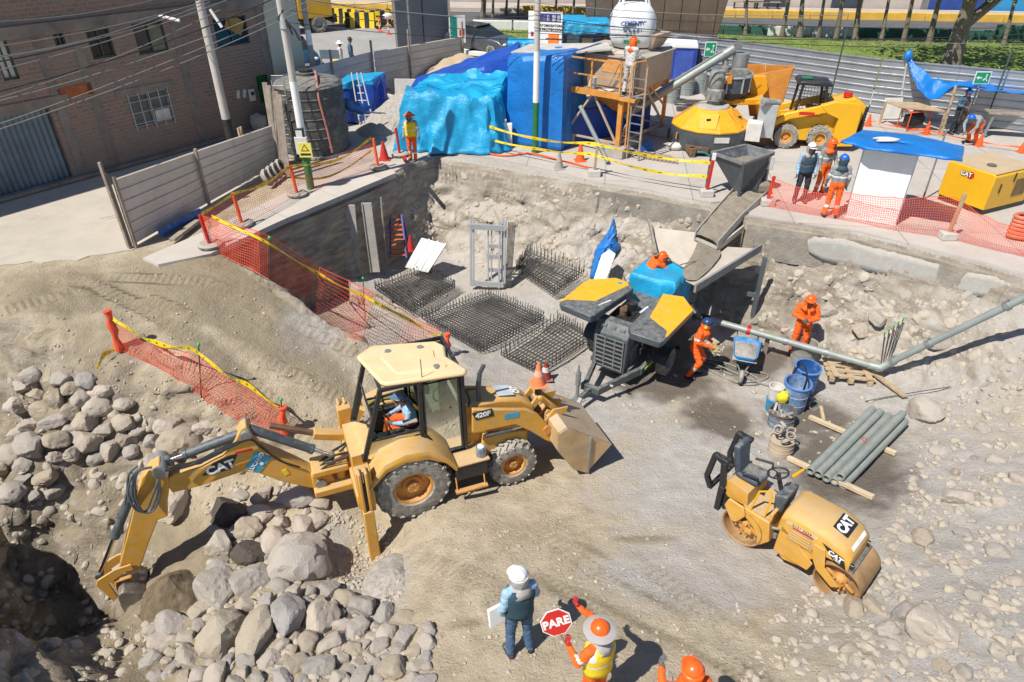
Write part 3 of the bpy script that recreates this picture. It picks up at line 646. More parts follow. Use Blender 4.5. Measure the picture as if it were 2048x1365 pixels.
# ================================================================ BRICK BUILDING
def brick_mat():
    m=bpy.data.materials.new('brickwork');m.use_nodes=True;t=m.node_tree;N=t.nodes;L=t.links;b=N['Principled BSDF'];b.inputs['Roughness'].default_value=.9
    tc=N.new('ShaderNodeTexCoord');sp=N.new('ShaderNodeSeparateXYZ');L.new(tc.outputs['Object'],sp.inputs[0]);cb=N.new('ShaderNodeCombineXYZ');L.new(sp.outputs[0],cb.inputs[0]);L.new(sp.outputs[2],cb.inputs[1])
    br=N.new('ShaderNodeTexBrick');br.inputs['Scale'].default_value=1;br.inputs['Brick Width'].default_value=.26;br.inputs['Row Height'].default_value=.115;br.inputs['Mortar Size'].default_value=.018;br.inputs['Mortar Smooth'].default_value=.3
    br.inputs['Color1'].default_value=(.32,.165,.115,1);br.inputs['Color2'].default_value=(.19,.14,.115,1);br.inputs['Mortar'].default_value=(.27,.235,.20,1);L.new(cb.outputs[0],br.inputs['Vector'])
    n=N.new('ShaderNodeTexNoise');n.inputs['Scale'].default_value=.7;n.inputs['Detail'].default_value=8;n.inputs['Roughness'].default_value=.7;L.new(tc.outputs['Object'],n.inputs['Vector'])
    mr=N.new('ShaderNodeMapRange');mr.inputs[1].default_value=.42;mr.inputs[2].default_value=.66;mr.inputs[4].default_value=.7;L.new(n.outputs[0],mr.inputs[0])
    zr=N.new('ShaderNodeMapRange');zr.inputs[1].default_value=1.4;zr.inputs[2].default_value=0;zr.inputs[4].default_value=.4;L.new(sp.outputs[2],zr.inputs[0])
    ad=N.new('ShaderNodeMath');ad.operation='ADD';ad.use_clamp=True;L.new(mr.outputs[0],ad.inputs[0]);L.new(zr.outputs[0],ad.inputs[1])
    mx=N.new('ShaderNodeMix');mx.data_type='RGBA';mx.inputs['B'].default_value=(.235,.195,.16,1);L.new(ad.outputs[0],mx.inputs['Factor']);L.new(br.outputs[0],mx.inputs['A']);L.new(mx.outputs['Result'],b.inputs['Base Color'])
    bu=N.new('ShaderNodeBump');bu.inputs['Strength'].default_value=.7;bu.inputs['Distance'].default_value=.015;L.new(br.outputs['Fac'],bu.inputs['Height']);bu.invert=True;L.new(bu.outputs[0],b.inputs['Normal'])
    return m
BRICK=brick_mat();FB=Frame((-14.96,18.97,2.2),54.6)
BCONC=mat('facade_concrete',(.22,.185,.16),.9,var=.35,vs=1.5)
bb=thing('brick_building','two storey unplastered brick building with steel garage door and dark windows','building',FB.o,FB.deg)
XE=FB.side(530,60,0)[0]
def quadxz(px,lat=0):return [FB.side(a,b,lat) for a,b in px]
holes={'w1':[(427,34),(497,34),(496,90),(432,95)],'w2':[(265,46),(327,42),(336,104),(276,109)],'w3':[(171,62),(214,54),(236,113),(186,119)],'w4':[(0,72),(13,74),(38,158),(-14,166)],
 'w5':[(104,66),(127,62),(132,92),(113,96)],'w6':[(255,191),(334,178),(348,243),(271,256)],'garage':[(-60,240),(105,222),(147,366),(-20,404)],'door':[(512,151),(549,147),(556,202),(520,205)]}
rects={}
for k,pq in holes.items():
    c=quadxz(pq);x0=(c[0][0]+c[3][0])/2;x1=(c[1][0]+c[2][0])/2;z0=(c[2][1]+c[3][1])/2;z1=(c[0][1]+c[1][1])/2;rects[k]=(x0,x1,max(z0,.02),z1)
rects['garage']=(rects['garage'][0]-1.5,rects['garage'][1],.02,rects['garage'][3])
# wall with real openings: cut the facade into cells
xsx=sorted({-9,XE,*[r[0] for r in rects.values()],*[r[1] for r in rects.values()]});zsz=sorted({-.3,8.2,*[r[2] for r in rects.values()],*[r[3] for r in rects.values()]})
b=MB()
for i in range(len(xsx)-1):
    run=None
    for j in range(len(zsz)-1):
        cx,cz=(xsx[i]+xsx[i+1])/2,(zsz[j]+zsz[j+1])/2
        hole=any(r[0]<cx<r[1] and r[2]<cz<r[3] for r in rects.values())
        if not hole:b.b2((xsx[i],0,zsz[j]),(xsx[i+1],.3,zsz[j+1]))
b.b2((-9,.3,-.3),(XE,7,-.2));b.b2((-9,6.7,-.2),(XE,7,8.2));b.b2((XE-.25,.3,-.2),(XE,6.7,8.2));b.b2((-9,.3,8.0),(XE-.25,6.7,8.2));b.b2((-9,.3,-.2),(-8.7,6.7,8.0))
b.build('wall',BRICK,bb,smooth=False)
zb=FB.side(300,47,0)[1]+.02;zt=FB.side(300,24,0)[1]
b=MB();b.b2((-9,-.14,rects['w2'][3]+.02),(XE+.05,-.003,rects['w2'][3]+.34));
b.b2((rects['garage'][0]-.3,-.05,rects['garage'][3]),(rects['garage'][1]+.6,-.004,rects['garage'][3]+.3));b.build('concrete_beam',BCONC,bb,bevel=.01)
for px,py in ((232,330),(400,262),(168,350),(545,170)):
    x=FB.side(px,py,0)[0];bx=min(x,XE-.15)
    b=MB();b.b2((bx-.13,-.02,-.2),(bx+.13,-.002,rects['w2'][3]+.02));b.build('column',BCONC,bb,bevel=.01)
b=MB();b.b2((rects['w6'][0]-.35,-.035,rects['w6'][3]),(rects['w6'][1]+.3,-.003,rects['w6'][3]+.22));b.build('lintel',BCONC,bb)
c=quadxz([(112,180),(180,164),(190,188),(121,196)]);b=MB();b.prism(c,-.02,-.004,'y');b.build('lintel',mat('red_brick_patch',(.36,.1,.035),.85,var=.4,vs=6),bb)
b=MB();b.b2((-9,-.25,0.0),(XE,-.003,.10));b.build('plinth',BCONC,bb)
DM=mat('interior_dark',(.03,.03,.032),.9)
for k in ('w1','w2','w3','w4','w5','w6'):
    x0,x1,z0,z1=rects[k];b=MB()
    for (a,c) in (((x0,.04,z0),(x0+.05,.1,z1)),((x1-.05,.04,z0),(x1,.1,z1)),((x0,.04,z0),(x1,.1,z0+.05)),((x0,.04,z1-.05),(x1,.1,z1)),(((x0+x1)/2-.02,.05,z0),((x0+x1)/2+.02,.09,z1))):b.b2(a,c)
    wf=b.build('window',mat('dark_frame',(.03,.06,.045),.5) if k !='w6' else STEEL,bb)
    b=MB();b.b2((x0,.1,z0),(x1,.12,z1));b.build('pane',DARKG if k in ('w1','w3','w5','w2') else (WHD if k=='w4' else mat('curtain_glass',(.12,.13,.13),.3,var=.3)),wf)
    b=MB()
    if k=='w6':
        for i in range(5):b.cyl((x0+(x1-x0)*i/4,-.05,z0-.08),(x0+(x1-x0)*i/4,-.05,z1+.06),.014,n=6)
        for i in range(3):b.cyl((x0-.05,-.05,z0+(z1-z0)*(i+.4)/3),(x1+.05,-.05,z0+(z1-z0)*(i+.4)/3),.014,n=6)
        b.build('window_grille',GALV,bb)
        b=MB();b.b2((x0+(x1-x0)*.58,.04,z0+.06),(x1-.06,.095,z0+(z1-z0)*.4));b.build('box',WHD,wf)
    if k=='w1':b.box(((x0+x1)/2+.2,.07,(z0+z1)/2+.2),(.7,.02,.5),(0,.5,0));b.build('drape',mat('ochre_drape',(.32,.2,.05),.8,var=.3),wf)
    if k=='w2':b.b2((x0+(x1-x0)*.5,.06,z0+.05),(x1-.06,.08,z1-.1));b.build('curtain',mat('greenish_curtain',(.16,.17,.11),.8,var=.3),wf)
x0,x1,z0,z1=rects['garage'];b=MB();n=46;pts=[]
for i in range(n+1):
    x=x0+(x1-x0)*i/n;pts+=[(x,.12 if i%2 else .18)]
b.prism(pts+[(x1,.22),(x0,.22)],z0,z1,'z');b.build('garage_door',mat('ribbed_steel_door',(.16,.2,.24),.5,.3,var=.25,vs=1.2,dust=.2),bb,smooth=False)
x0,x1,z0,z1=rects['door'];b=MB();b.b2((x0,.1,z0),(x1,.15,z1));d=b.build('door',GRN,bb)
b=MB();[b.beam((x0+(x1-x0)*k/5,.09,z0+.1),(x0+(x1-x0)*(k+1)/5,.09,z1-.1),.02) for k in range(5)];b.build('lattice',BLK,d)
c=FB.side(502,190);b=MB();b.box((c[0],-.06,c[1]),(.22,.1,.42));m_=b.build('meter_box',WHD,bb,bevel=.01);b=MB();b.box((c[0],-.115,c[1]+.06),(.12,.01,.12));b.build('dial',BLK,m_)
for k in range(4):
    c=FB.side(473+5*(k%2)*1.0+3,185+8*(k//2));b=MB();b.box((c[0]+.16*(k%2),-.02,c[1]),(.12,.03,.14));b.build('number_plate',WHD,bb)
# neighbouring cream building
q=FB.w(XE+.02,0,0);b=MB();b.b2((.03,-.06,0),(1.5,4,8));b.mi=1;b.b2((.03,-.075,0),(1.5,-.062,1.5));o=b.build('neighbour_building',[mat('cream_plaster',(.5,.47,.36),.8,var=.1,vs=1),mat('ochre_plaster',(.3,.26,.18),.8)]);o.location=q;o.rotation_euler=(0,0,R(FB.deg));tag(o,'cream plastered corner of the neighbouring house','building')
# ================================================================ CORRUGATED FENCES
FM=mat('fence_sheet',(.42,.45,.48),.38,.7,var=.16,vs=1.1,dust=.25,dcol=(.46,.40,.33))
FM2=mat('dusty_fence_sheet',(.58,.535,.47),.6,.1,var=.14,vs=1.1,dust=.45,dcol=(.44,.40,.34))
def corr(name,a,bpt,h0,h1,label,m,pitch=.28,posts=(),posth=.25,postside=-1,z0=0.03):
    a=Vector(a);bpt=Vector(bpt);L=(bpt.xy-a.xy).length;deg=math.degrees(math.atan2(bpt.y-a.y,bpt.x-a.x));t=thing(name,label,'fence',a,deg)
    hb=max(h0,h1);n=int(hb/pitch);npan=max(1,round(L/2.4));
    for k in range(npan):
        b=MB();xa=L*k/npan+.004;xb=L*(k+1)/npan-.004;prof=[]
        for i in range(n+1):
            z=z0+hb*i/n;dz=hb/n
            prof+=[(-.0,z),(-.0,z+dz*.72),(-.035,z+dz*.78),(-.035,z+dz*.94)]
        prof=[p for p in prof if p[1]<=z0+hb+.001]
        def hh(x):return (h0+(h1-h0)*x/L)/hb
        vs=[]
        for x in (xa,(xa+xb)/2,xb):
            for (y,z) in prof:vs.append(Vector((x,y+.012*nz(x*2,z*2)+(.01 if k%2 else 0),z*hh(x))))
        for x in (xa,(xa+xb)/2,xb):
            for (y,z) in prof:vs.append(Vector((x,y+.012+.012*nz(x*2,z*2)+(.01 if k%2 else 0),z*hh(x))))
        m_=len(prof);fs=[]
        for s,o in ((0,0),(1,3*m_)):
            for c in range(2):
                for i in range(m_-1):
                    f=(o+c*m_+i,o+(c+1)*m_+i,o+(c+1)*m_+i+1,o+c*m_+i+1);fs.append(f if s==0 else f[::-1])
        b.add(vs,fs);b.build('panel',m,t,smooth=False)
    for x in posts:
        b=MB();x=x*L;hx=h0+(h1-h0)*x/L;b.beam((x,postside*.07,-.1),(x,postside*.07,hx+posth),.07,.07);b.build('post',WOODG,t)
    return t
fa=P(267,492);fb_=P(568,322);FL=Frame(fa,math.degrees(math.atan2(fb_.y-fa.y,fb_.x-fa.x)))
hL=FL.side(226,362)[1];hR=FL.side(541,255)[1]
t=corr('corrugated_fence',fa,fb_,hL,hR,'dusty corrugated sheet fence panel standing alone on the side street',FM2,posts=(.0,.42,.985),posth=.12,postside=-1)
for dx,hh_ in ((-.12,.5),(-.05,.2)):
    b=MB();b.beam((dx,.03,0),(dx-.02,.05,hL+hh_),.05,.07);b.build('post',WOODG,t)
for k in range(2):
    b=MB();b.beam((5.3+.12*k,.25,0),(5.3+.12*k,.25,hR+.3),.06);b.build('post',WOOD,t)
MFp=[P(560,262),P(754,198),P(930,150)]
corr('corrugated_fence',MFp[0],MFp[1],1.9,1.9,'grey corrugated fence just behind the water tank',FM2,posts=(.55,.98),posth=.5)
corr('corrugated_fence',MFp[1]+Vector((.05,.05,0)),MFp[2],1.9,1.75,'grey corrugated fence between the rubble and the billboard',FM2,posts=(.35,.97),posth=.7)
RFp=[P(1250,150),P(1380,166),P(1734,226),P(2048,264),P(2260,290)]
labs=['short far end of the shiny corrugated fence by the blue toilets','shiny corrugated fence behind the mixer and skid loader','shiny corrugated fence behind the welders canopy','shiny corrugated fence at the right edge beyond the canopy']
for i in range(4):corr('corrugated_fence',RFp[i]+Vector((.03*i,.02*i,0)),RFp[i+1],2.05,2.05,labs[i],FM,pitch=.23,posts=(.5,) if i else (),posth=.05,postside=1)
# ================================================================ POLES AND CABLES
def pole(px,py,topx,w_px,h,label,bands=(),name='utility_pole',m=CONC2,z=ZU,extra=None):
    q=P(px,py,z);r=w_px/2/FOC*(q-CO).length
    t=thing(name,label,'utility pole',q);b=MB();b.cyl((0,0,-.3),(0,0,h),r*1.05,r*.8,16);b.build('shaft',m,t)
    for (ya,yb,mm) in bands:
        za=hgt(px,yb,q);zb=hgt(px,ya,q);b=MB();b.cyl((0,0,max(za,.0)),(0,0,zb),r*1.05-r*.25*max(za,0)/h+.004,r*1.05-r*.25*zb/h+.004,16);b.build('painted_band',mm,t)
    return t,r
t1,r1=pole(466,300,408,14,9,'weathered concrete utility pole with a black foot against the brick building',[(238,300,mat('black_paint',(.025,.025,.025),.7))])
t2,r2=pole(622,378,566,13,9,'concrete utility pole painted white and green in front of the water tank',[(163,310,WHT),(310,378,GRN)])
c=Vector((0,-r2-.05,hgt(618,300,P(622,378))));b=MB();b.box(c+Vector((0,0,.18)),(.36,.14,.5));o=b.build('switch_box',WHD,t2,bevel=.01)
b=MB();b.box(c+Vector((-.02,-.0,.52)),(.26,.1,.3));o2=b.build('switch_box',BLK,t2,bevel=.01);b=MB();b.box(c+Vector((-.02,-.055,.52)),(.18,.01,.2));b.build('cover',WHD,o2)
b=MB();b.box(c+Vector((.09,-.08,.06)),(.38,.015,.42));o3=b.build('warning_sign',mat('sign_yellow',(.75,.68,.12),.5),t2)
b=MB();b.prism([(-.12,0),(.12,0),(0,.2)],-.004,.004,'y',Matrix.Translation(c+Vector((.09,-.092,.04))));b.build('triangle',BLK,o3)
b=MB();b.prism([(-.085,0),(.085,0),(0,.145)],-.004,.004,'y',Matrix.Translation(c+Vector((.09,-.097,.058))));b.build('triangle',TAPE,o3)
b=MB();b.box(c+Vector((.09,-.09,-.06)),(.3,.008,.06));b.build('text_bar',BLK,o3)
pole(640,225,600,10,9,'slender grey utility pole behind the water tank',[(60,90,WHT)],m=CONC)
t4,r4=pole(1070,306,1068,11,9,'concrete utility pole painted white and green in front of the blue tarp booth',[(103,205,WHT),(205,306,GRN)])
t5,r5=pole(828,176,780,4.5,3.9,'thin steel pole standing beside the grey corrugated fence',name='steel_pole',m=STEEL)
for px,py,pt,lab in ((1650,168,60,'thin green post with an exit sign above the skid loader fence'),(1965,190,95,'thin green post with an exit sign above the blue canopy')):
    q=P(px,py+70);t=thing('sign_post',lab,'sign post',q);h=hgt(px,pt,q);b=MB();b.cyl((0,0,0),(0,0,h),.03);b.build('post',mat('green_post',(.05,.09,.06),.6),t)
CAB=mat('cable',(.03,.03,.032),.6,var=.1);CABG=mat('grey_cable',(.2,.2,.195),.6,var=.1)
def cable(p0,p1,sag,r,m,label,group,name='overhead_cable'):
    p0=Vector(p0);p1=Vector(p1);pts=[p0.lerp(p1,k/20)-Vector((0,0,sag*4*(k/20)*(1-k/20))) for k in range(21)]
    b=MB();b.tube(pts,r,5);o=b.build(name,m);tag(o,label,'cable',group);return o
for i,(xa,ya,xb,yb,g) in enumerate([(-40,46,330,-6,1),(-40,98,440,-8,1),(-40,122,420,4,1),(-40,130,400,-2,0),(-40,150,470,-6,1),(-40,208,440,20,1),(-40,193,560,-8,0),(-40,212,600,-6,1),(-40,262,620,2,1),(-40,272,625,12,1),(-40,118,350,20,1)]):
    cable(PY(xa,ya,15.5+.1*i),PY(xb,yb,23.2+.1*(i%3)),.12+.03*(i%4),.013 if g else .018,CABG if g else CAB,('pale' if g else 'black')+' overhead cable sloping across the brick building','pale cables crossing the brick building' if g else 'black cables crossing the brick building')
for i,(xa,ya,xb,yb) in enumerate([(560,-10,1100,42),(570,20,1300,72),(575,45,1250,75),(590,5,830,-6),(1068,22,2090,55),(1068,40,2090,78),(1070,48,2090,88),(1068,56,2090,96),(1069,62,2090,66),(1070,6,1700,30),(1068,30,1500,60),(600,-4,1068,32)]):
    cable(PY(xa,ya,22.8+.15*(i%3)),PY(xb,yb,24.0+.3*(i%4)),.15+.04*(i%3),.011,CAB if i%3 else CABG,'thin overhead cable running across the top of the site','thin cables along the top of the site')
for k,pts in enumerate([[(566,20),(556,38),(575,52)],[(570,40),(590,62),(600,82),(592,102)],[(561,50),(575,48),(585,70)]]):
    b=MB();qs_=[PY(a,c_,19.8) for a,c_ in pts];fine_=[qs_[0].lerp(qs_[1],t/4) for t in range(4)]+[qs_[1].lerp(qs_[2],t/4) for t in range(5)];b.tube(fine_,.03,6);tag(b.build('cable_bundle',CAB),'tangled black cable bundle on the white and green pole by the tank','cable','cable bundles on the pole')
q=PY(569,57,19.85);b=MB();b.cyl(q,q+Vector((0,0,.22)),.12,.1);b.mi=1;b.cyl(q-Vector((0,0,.25)),q,.05);tag(b.build('cable_terminal',[GALV,TARP]),'small round grey cable terminal on the tank pole','cable terminal')
for (a,c_,yy,lab) in (((318,32),(359,42),22.5,'white tube lamp hanging left of the black footed pole'),((420,19),(444,55),22.9,'white tube lamp leaning from the black footed pole')):
    b=MB();b.cyl(PY(*a,yy),PY(*c_,yy),.045,.05,8);tag(b.build('street_lamp',WHT),lab,'street lamp')
# ================================================================ PEOPLE
VOX=0.0155
def person(label,loc,deg,J=None,shirt=FABO,pants=FABO,hands=BOOT,neckm=None,helmet=ORP,brim=None,vest=None,vestband=None,cape=None,h=1.0,group=None,goggles=False,muffs=None,headdir=(1,0),name='person',legband=False,boots=BOOT,hood=None,apron=None):
    j=dict(pel=(0,0,.93),chest=(.0,0,1.26),neck=(.01,0,1.44),head=(.03,0,1.575),shL=(0,.185,1.385),elL=(-.02,.245,1.11),waL=(.08,.25,.88),
             shR=(0,-.185,1.385),elR=(-.02,-.245,1.11),waR=(.08,-.25,.88),hipL=(0,.095,.9),knL=(.03,.12,.49),anL=(-.02,.13,.09),hipR=(0,-.095,.9),knR=(.03,-.12,.49),anR=(-.02,-.13,.09))
    if J:j.update(J)
    j={k:Vector(v) for k,v in j.items()}
    hd=Vector((headdir[0],headdir[1],0)).normalized();hside=Vector((-hd.y,hd.x,0))
    neckm=neckm or SKIN
    mats_=[shirt,pants,hands,boots,SKIN,neckm,REFL,BLK]
    caps=[]
    def cap(a,b_,r0,r1,mi):caps.append((Vector(a),Vector(b_),r0,r1,mi))
    up=(j['neck']-j['pel']).normalized();sidev=(j['shL']-j['shR']).normalized();fw=sidev.cross(up).normalized()
    cap(j['pel'].lerp(j['chest'],.0)+sidev*.06,j['pel'].lerp(j['chest'],.5)+sidev*.05,.125,.12,1);cap(j['pel']-sidev*.06,j['pel'].lerp(j['chest'],.5)-sidev*.05,.125,.12,1)
    cap(j['pel'].lerp(j['chest'],.35)+sidev*.06,j['chest']+sidev*.08,.125,.13,0);cap(j['pel'].lerp(j['chest'],.35)-sidev*.06,j['chest']-sidev*.08,.125,.13,0)
    cap(j['chest']+sidev*.06,j['shL']-up*.03-sidev*.05,.12,.075,0);cap(j['chest']-sidev*.06,j['shR']-up*.03+sidev*.05,.12,.075,0)
    cap(j['shL']-sidev*.02,j['shR']+sidev*.02,.068,.068,0)
    cap(j['neck']-up*.05,j['head']-Vector((0,0,.06)),.062,.055,5)
    for s in 'LR':
        cap(j['sh'+s],j['el'+s],.066,.055,0);cap(j['el'+s],j['wa'+s],.053,.04,0)
        cap(j['hip'+s],j['kn'+s],.1,.075,1);cap(j['kn'+s],j['an'+s]+Vector((0,0,.02)),.073,.064,1)
        ad=Vector((1,0,0));an=j['an'+s];ft=(j['an'+s]-j['kn'+s]);
        toe=Vector((.15,.03 if s=='L' else-.03,-.045));cap(an+Vector((-.05,0,-.035)),an+toe,.05,.042,3);cap(an,an+Vector((0,0,.06)),.055,.055,3)
    caps.append((j['head']+Vector((0,0,.02)),j['head']+Vector((0,0,.021)),.102,.1,4));caps.append((j['head']+hd*.035-Vector((0,0,.055)),j['head']+hd*.03-Vector((0,0,.05)),.062,.06,4))
    fingers=[]
    for s in 'LR':
        d=j.get('hd'+s);d=(Vector(d) if d else (j['wa'+s]-j['el'+s])).normalized();w_=j['wa'+s];pe=w_+d*.085
        ac=d.cross(Vector((0,1 if s=='L' else-1,0)));ac=ac.normalized() if ac.length>.2 else Vector((1,0,0))
        nrm=ac.cross(d).normalized()
        cap(w_,pe-d*.02+ac*.016,.034,.03,2);cap(w_+d*.02,pe-d*.02-ac*.02,.033,.027,2)
        curl=nrm*(-1 if s=='L' else 1)
        for k,(off,ln) in enumerate(((.033,.07),(.011,.08),(-.011,.075),(-.032,.06))):
            p0=pe-d*.02+ac*off;p1=p0+d*ln*.5+curl*.006;p2=p1+d*ln*.28+curl*.024;p3=p2+d*ln*.1+curl*.026;fingers.append([p0,p1,p2,p3])
        t0=w_+d*.03+ac*.03;fingers.append([t0,t0+d*.03+ac*.028,t0+d*.055+ac*.036+curl*.01])
    b=MB()
    for (a,c,r0,r1,mi) in caps:
        ax=(c-a);L=ax.length;q=(ax.normalized() if L>1e-5 else Vector((0,0,1))).to_track_quat('Z','Y').to_matrix()
        prof=[(0.0001,-r0)]+[(r0*math.sin(t*math.pi/8),-r0*math.cos(t*math.pi/8)) for t in range(1,5)]+[(r1*math.sin(math.pi/2+t*math.pi/8),L-r1*math.cos(math.pi/2+t*math.pi/8)) for t in range(0,4)]+[(.0001,L+r1)]
        b.lathe(prof,14,a,q)
    tmp=b.build('tmp',SKIN);md=tmp.modifiers.new('r','REMESH');md.mode='VOXEL';md.voxel_size=VOX;m2=tmp.modifiers.new('s','SMOOTH');m2.iterations=3;m2.factor=.6
    dg=bpy.context.evaluated_depsgraph_get();me2=bpy.data.meshes.new_from_object(tmp.evaluated_get(dg));old=tmp.data;bpy.data.objects.remove(tmp);bpy.data.meshes.remove(old)
    nv_=len(me2.vertices);co=np.empty(nv_*3);me2.vertices.foreach_get('co',co);co=co.reshape(-1,3)
    # cloth folds: small noise wrinkles, strongest at elbows and knees
    nm=np.empty(nv_*3);me2.vertices.foreach_get('normal',nm);nm=nm.reshape(-1,3)
    hz_=j['head'].z
    for i in range(nv_):
        x,y,z=co[i]
        if (Vector((x,y,z))-j['head']).length>.16:co[i]+=nm[i]*(noise.noise(Vector((x*13,y*13,z*26)))*.012+noise.noise(Vector((x*30,y*30,z*55)))*.005)
    fc=[tuple(p.vertices) for p in me2.polygons];cen=np.array([co[list(f)].mean(0) for f in fc]);best=np.full(len(fc),1e9);mi_=np.zeros(len(fc),int)
    for (a,c,r0,r1,mi) in caps:
        a=np.array(a);c=np.array(c);ab=c-a;L2=max((ab**2).sum(),1e-9);t=np.clip(((cen-a)@ab)/L2,0,1);d=np.linalg.norm(cen-a-t[:,None]*ab,axis=1)-(r0+(r1-r0)*t)
        m=d<best;best[m]=d[m];mi_[m]=mi
    if legband:
        for s in 'LR':
            for kk,jj in (('kn','an'),):
                a=np.array(j[kk+s]);c=np.array(j[jj+s]);ab=c-a;t=((cen-a)@ab)/(ab@ab);dd=np.linalg.norm(cen-a-np.clip(t,0,1)[:,None]*ab,axis=1);m=(t>.35)&(t<.52)&(dd<.12)&(mi_==1);mi_[m]=6
        for s in 'LR':
            a=np.array(j['sh'+s]);c=np.array(j['el'+s]);ab=c-a;t=((cen-a)@ab)/(ab@ab);dd=np.linalg.norm(cen-a-np.clip(t,0,1)[:,None]*ab,axis=1);m=(t>.6)&(t<.8)&(dd<.09)&(mi_==0);mi_[m]=6
        a=np.array(j['pel']);c=np.array(j['chest']);ab=c-a;t=((cen-a)@ab)/(ab@ab);m=(t>.62)&(t<.78)&(mi_==0)&(np.linalg.norm(cen-a-np.clip(t,0,1)[:,None]*ab,axis=1)<.23);mi_[m]=6
    bpy.data.meshes.remove(me2)
    F_=MB();F_.v=[tuple(p) for p in co];F_.f=fc;F_.m=mi_.tolist()
    F_.mi=2
    for f in fingers:F_.tube(f,[.0105]*(len(f)-1)+[.007],6)
    hc=j['head'];F_.mi=4
    F_.ell(hc+hd*.105-Vector((0,0,.02)),(.018,.016,.026),6,5)
    for s in (-1,1):F_.ell(hc+hside*s*.098+Vector((0,0,-.01)),(.02,.014,.032),6,5)
    F_.mi=7
    for s in (-1,1):F_.ell(hc+hd*.094+hside*s*.033+Vector((0,0,.008)),(.012,.014,.009),6,4)
    F_.ell(hc+hd*.09-Vector((0,0,.065)),(.008,.026,.006),6,4)
    t=thing(name,label,'person',loc,deg,group);t.scale=(h,)*3
    F_.build('body',mats_,t,ang=75)
    hatc=hc+Vector((0,0,.055))
    if helmet:
        M=Matrix((hd,hside,Vector((0,0,1)))).transposed()
        b=MB();prof=[(.137,-.004),(.135,.0),(.12,.006)]+[(.12*math.cos(a*math.pi/14),.006+.113*math.sin(a*math.pi/14)) for a in range(1,7)]+[(.0001,.122)]
        b.lathe([(.12,-.006)]+prof,20,hatc,M);
        pk=[hatc+M@Vector((.10+.08*math.cos(a),.10*math.sin(a),.004-.012*math.cos(a))) for a in [k*math.pi/8-math.pi/2 for k in range(9)]]
        n_=len(pk);b.add(pk+[p-Vector((0,0,.008)) for p in pk],[tuple(range(n_)),tuple(range(2*n_-1,n_-1,-1))]+[(i,i+1,n_+i+1,n_+i) for i in range(n_-1)])
        b.tube([hatc+M@Vector((.112*math.cos(a),0,.012+.117*math.sin(a))) for a in [k*math.pi/8 for k in range(1,8)]],.012,5)
        ho=b.build('hard_hat',helmet,t,ang=50)
        if brim:
            b=MB();b.lathe([(.12,.02),(.16,.012),(.205,-.01),(.202,-.018),(.16,.004),(.118,.01)],28,hatc,M);b.build('sun_brim',brim,ho)
        if goggles:
            b=MB();b.box(hatc+hd*.125+Vector((0,0,-.04)),(.03,.03,.04),Matrix((hd,hside,Vector((0,0,1)))).transposed());b.tube([hatc+M@Vector((.132*math.cos(a),.132*math.sin(a),.02)) for a in [k*math.pi/8 for k in range(16)]],.01,5,closed=True);b.build('goggles',BLK,ho)
        if muffs:
            for s in (-1,1):b=MB();b.cyl(hc+hside*s*.09,hc+hside*s*.14,.045,.04,12);b.build('ear_muff',muffs,ho)
    if cape or hood:
        mm=cape or hood;b=MB();rings=[]
        for k,(z,rx,ry,ox) in enumerate(((.075,.122,.118,0),(.02,.125,.12,-.01),(-.05,.12,.118,-.012),(-.12,.105,.105,-.01),(-.17,.14,.15,-.02),(-.24,.155,.18,-.035))):
            r=[]
            a0,a1=(R(48),R(312)) if (k<4 and not hood) else ((R(30),R(330)) if k<4 else (R(12),R(348)))
            for q in range(17):
                a=a0+(a1-a0)*q/16;wv=1+.05*math.sin(a*7+k);r.append(hc+hd*(math.cos(a)*rx*wv+ox)+hside*(math.sin(a)*ry*wv)+Vector((0,0,z)))
            rings.append(r)
        b.loft(rings,caps=False,closed=False);b.build('neck_cape' if cape else 'hood',mm,t,solid=.008)
    if vest:
        b=MB();rings=[];c0=j['pel'].lerp(j['chest'],-.05)
        zz=[(-.10,.158,.205),(.1,.155,.2),(.5,.15,.2),(.62,.152,.205),(.95,.16,.22),(1.25,.14,.215),(1.42,.095,.17)]
        for (tt,rx,ry) in zz:
            c=j['pel']+(j['chest']-j['pel'])*tt if tt<=1 else j['chest']+(j['neck']-j['chest'])*((tt-1)/.5)
            rings.append([c+fw*(math.cos(a)*rx*(1+.04*math.sin(5*a+tt*6)))+sidev*(math.sin(a)*ry)+up*.015*math.sin(3*a) for a in [2*math.pi*k/24 for k in range(24)]])
        b.loft(rings,caps=False);
        if vestband:
            for i in range(len(b.m)):b.m[i]=0
            for k in range(24):b.m[2*24+k]=1
            for rr in range(4,6):
                for k in (5,6,7,8,17,18,19,20):b.m[rr*24+k]=1
        b.build('vest',[vest,vestband] if vestband else vest,t,solid=.01)
    if apron:
        b=MB();b.grid(lambda u,v:Vector((.15+.02*math.sin(u*9)+.02*v,(u-.5)*.36,1.3-.85*v)),8,8);b.build('apron',apron,t,solid=.01)
    return t
CAPE=mat('grey_cape',(.36,.34,.33),.85,var=.12,vs=5)
HRED=mat('orange_helmet',(.86,.12,.012),.3,var=.05);HBLU=mat('blue_helmet',(.01,.12,.55),.3,var=.05);HWHT=mat('white_helmet',(.8,.8,.8),.3,var=.04)
HDK=mat('dark_blue_helmet',(.02,.05,.14),.35,var=.1);HGB=mat('slate_helmet',(.1,.17,.25),.4,var=.1)
REDG=mat('red_gloves',(.4,.02,.02),.7,var=.3);DGL=mat('grey_gloves',(.12,.12,.12),.8,var=.4)
VBOT=mat('dark_teal_vest',(.018,.06,.085),.8,var=.2,vs=7,bump=.4,bs=18)
def gxy(px,py,z=None):
    if z is None:return GP(px,py)[0]
    return P(px,py,z)
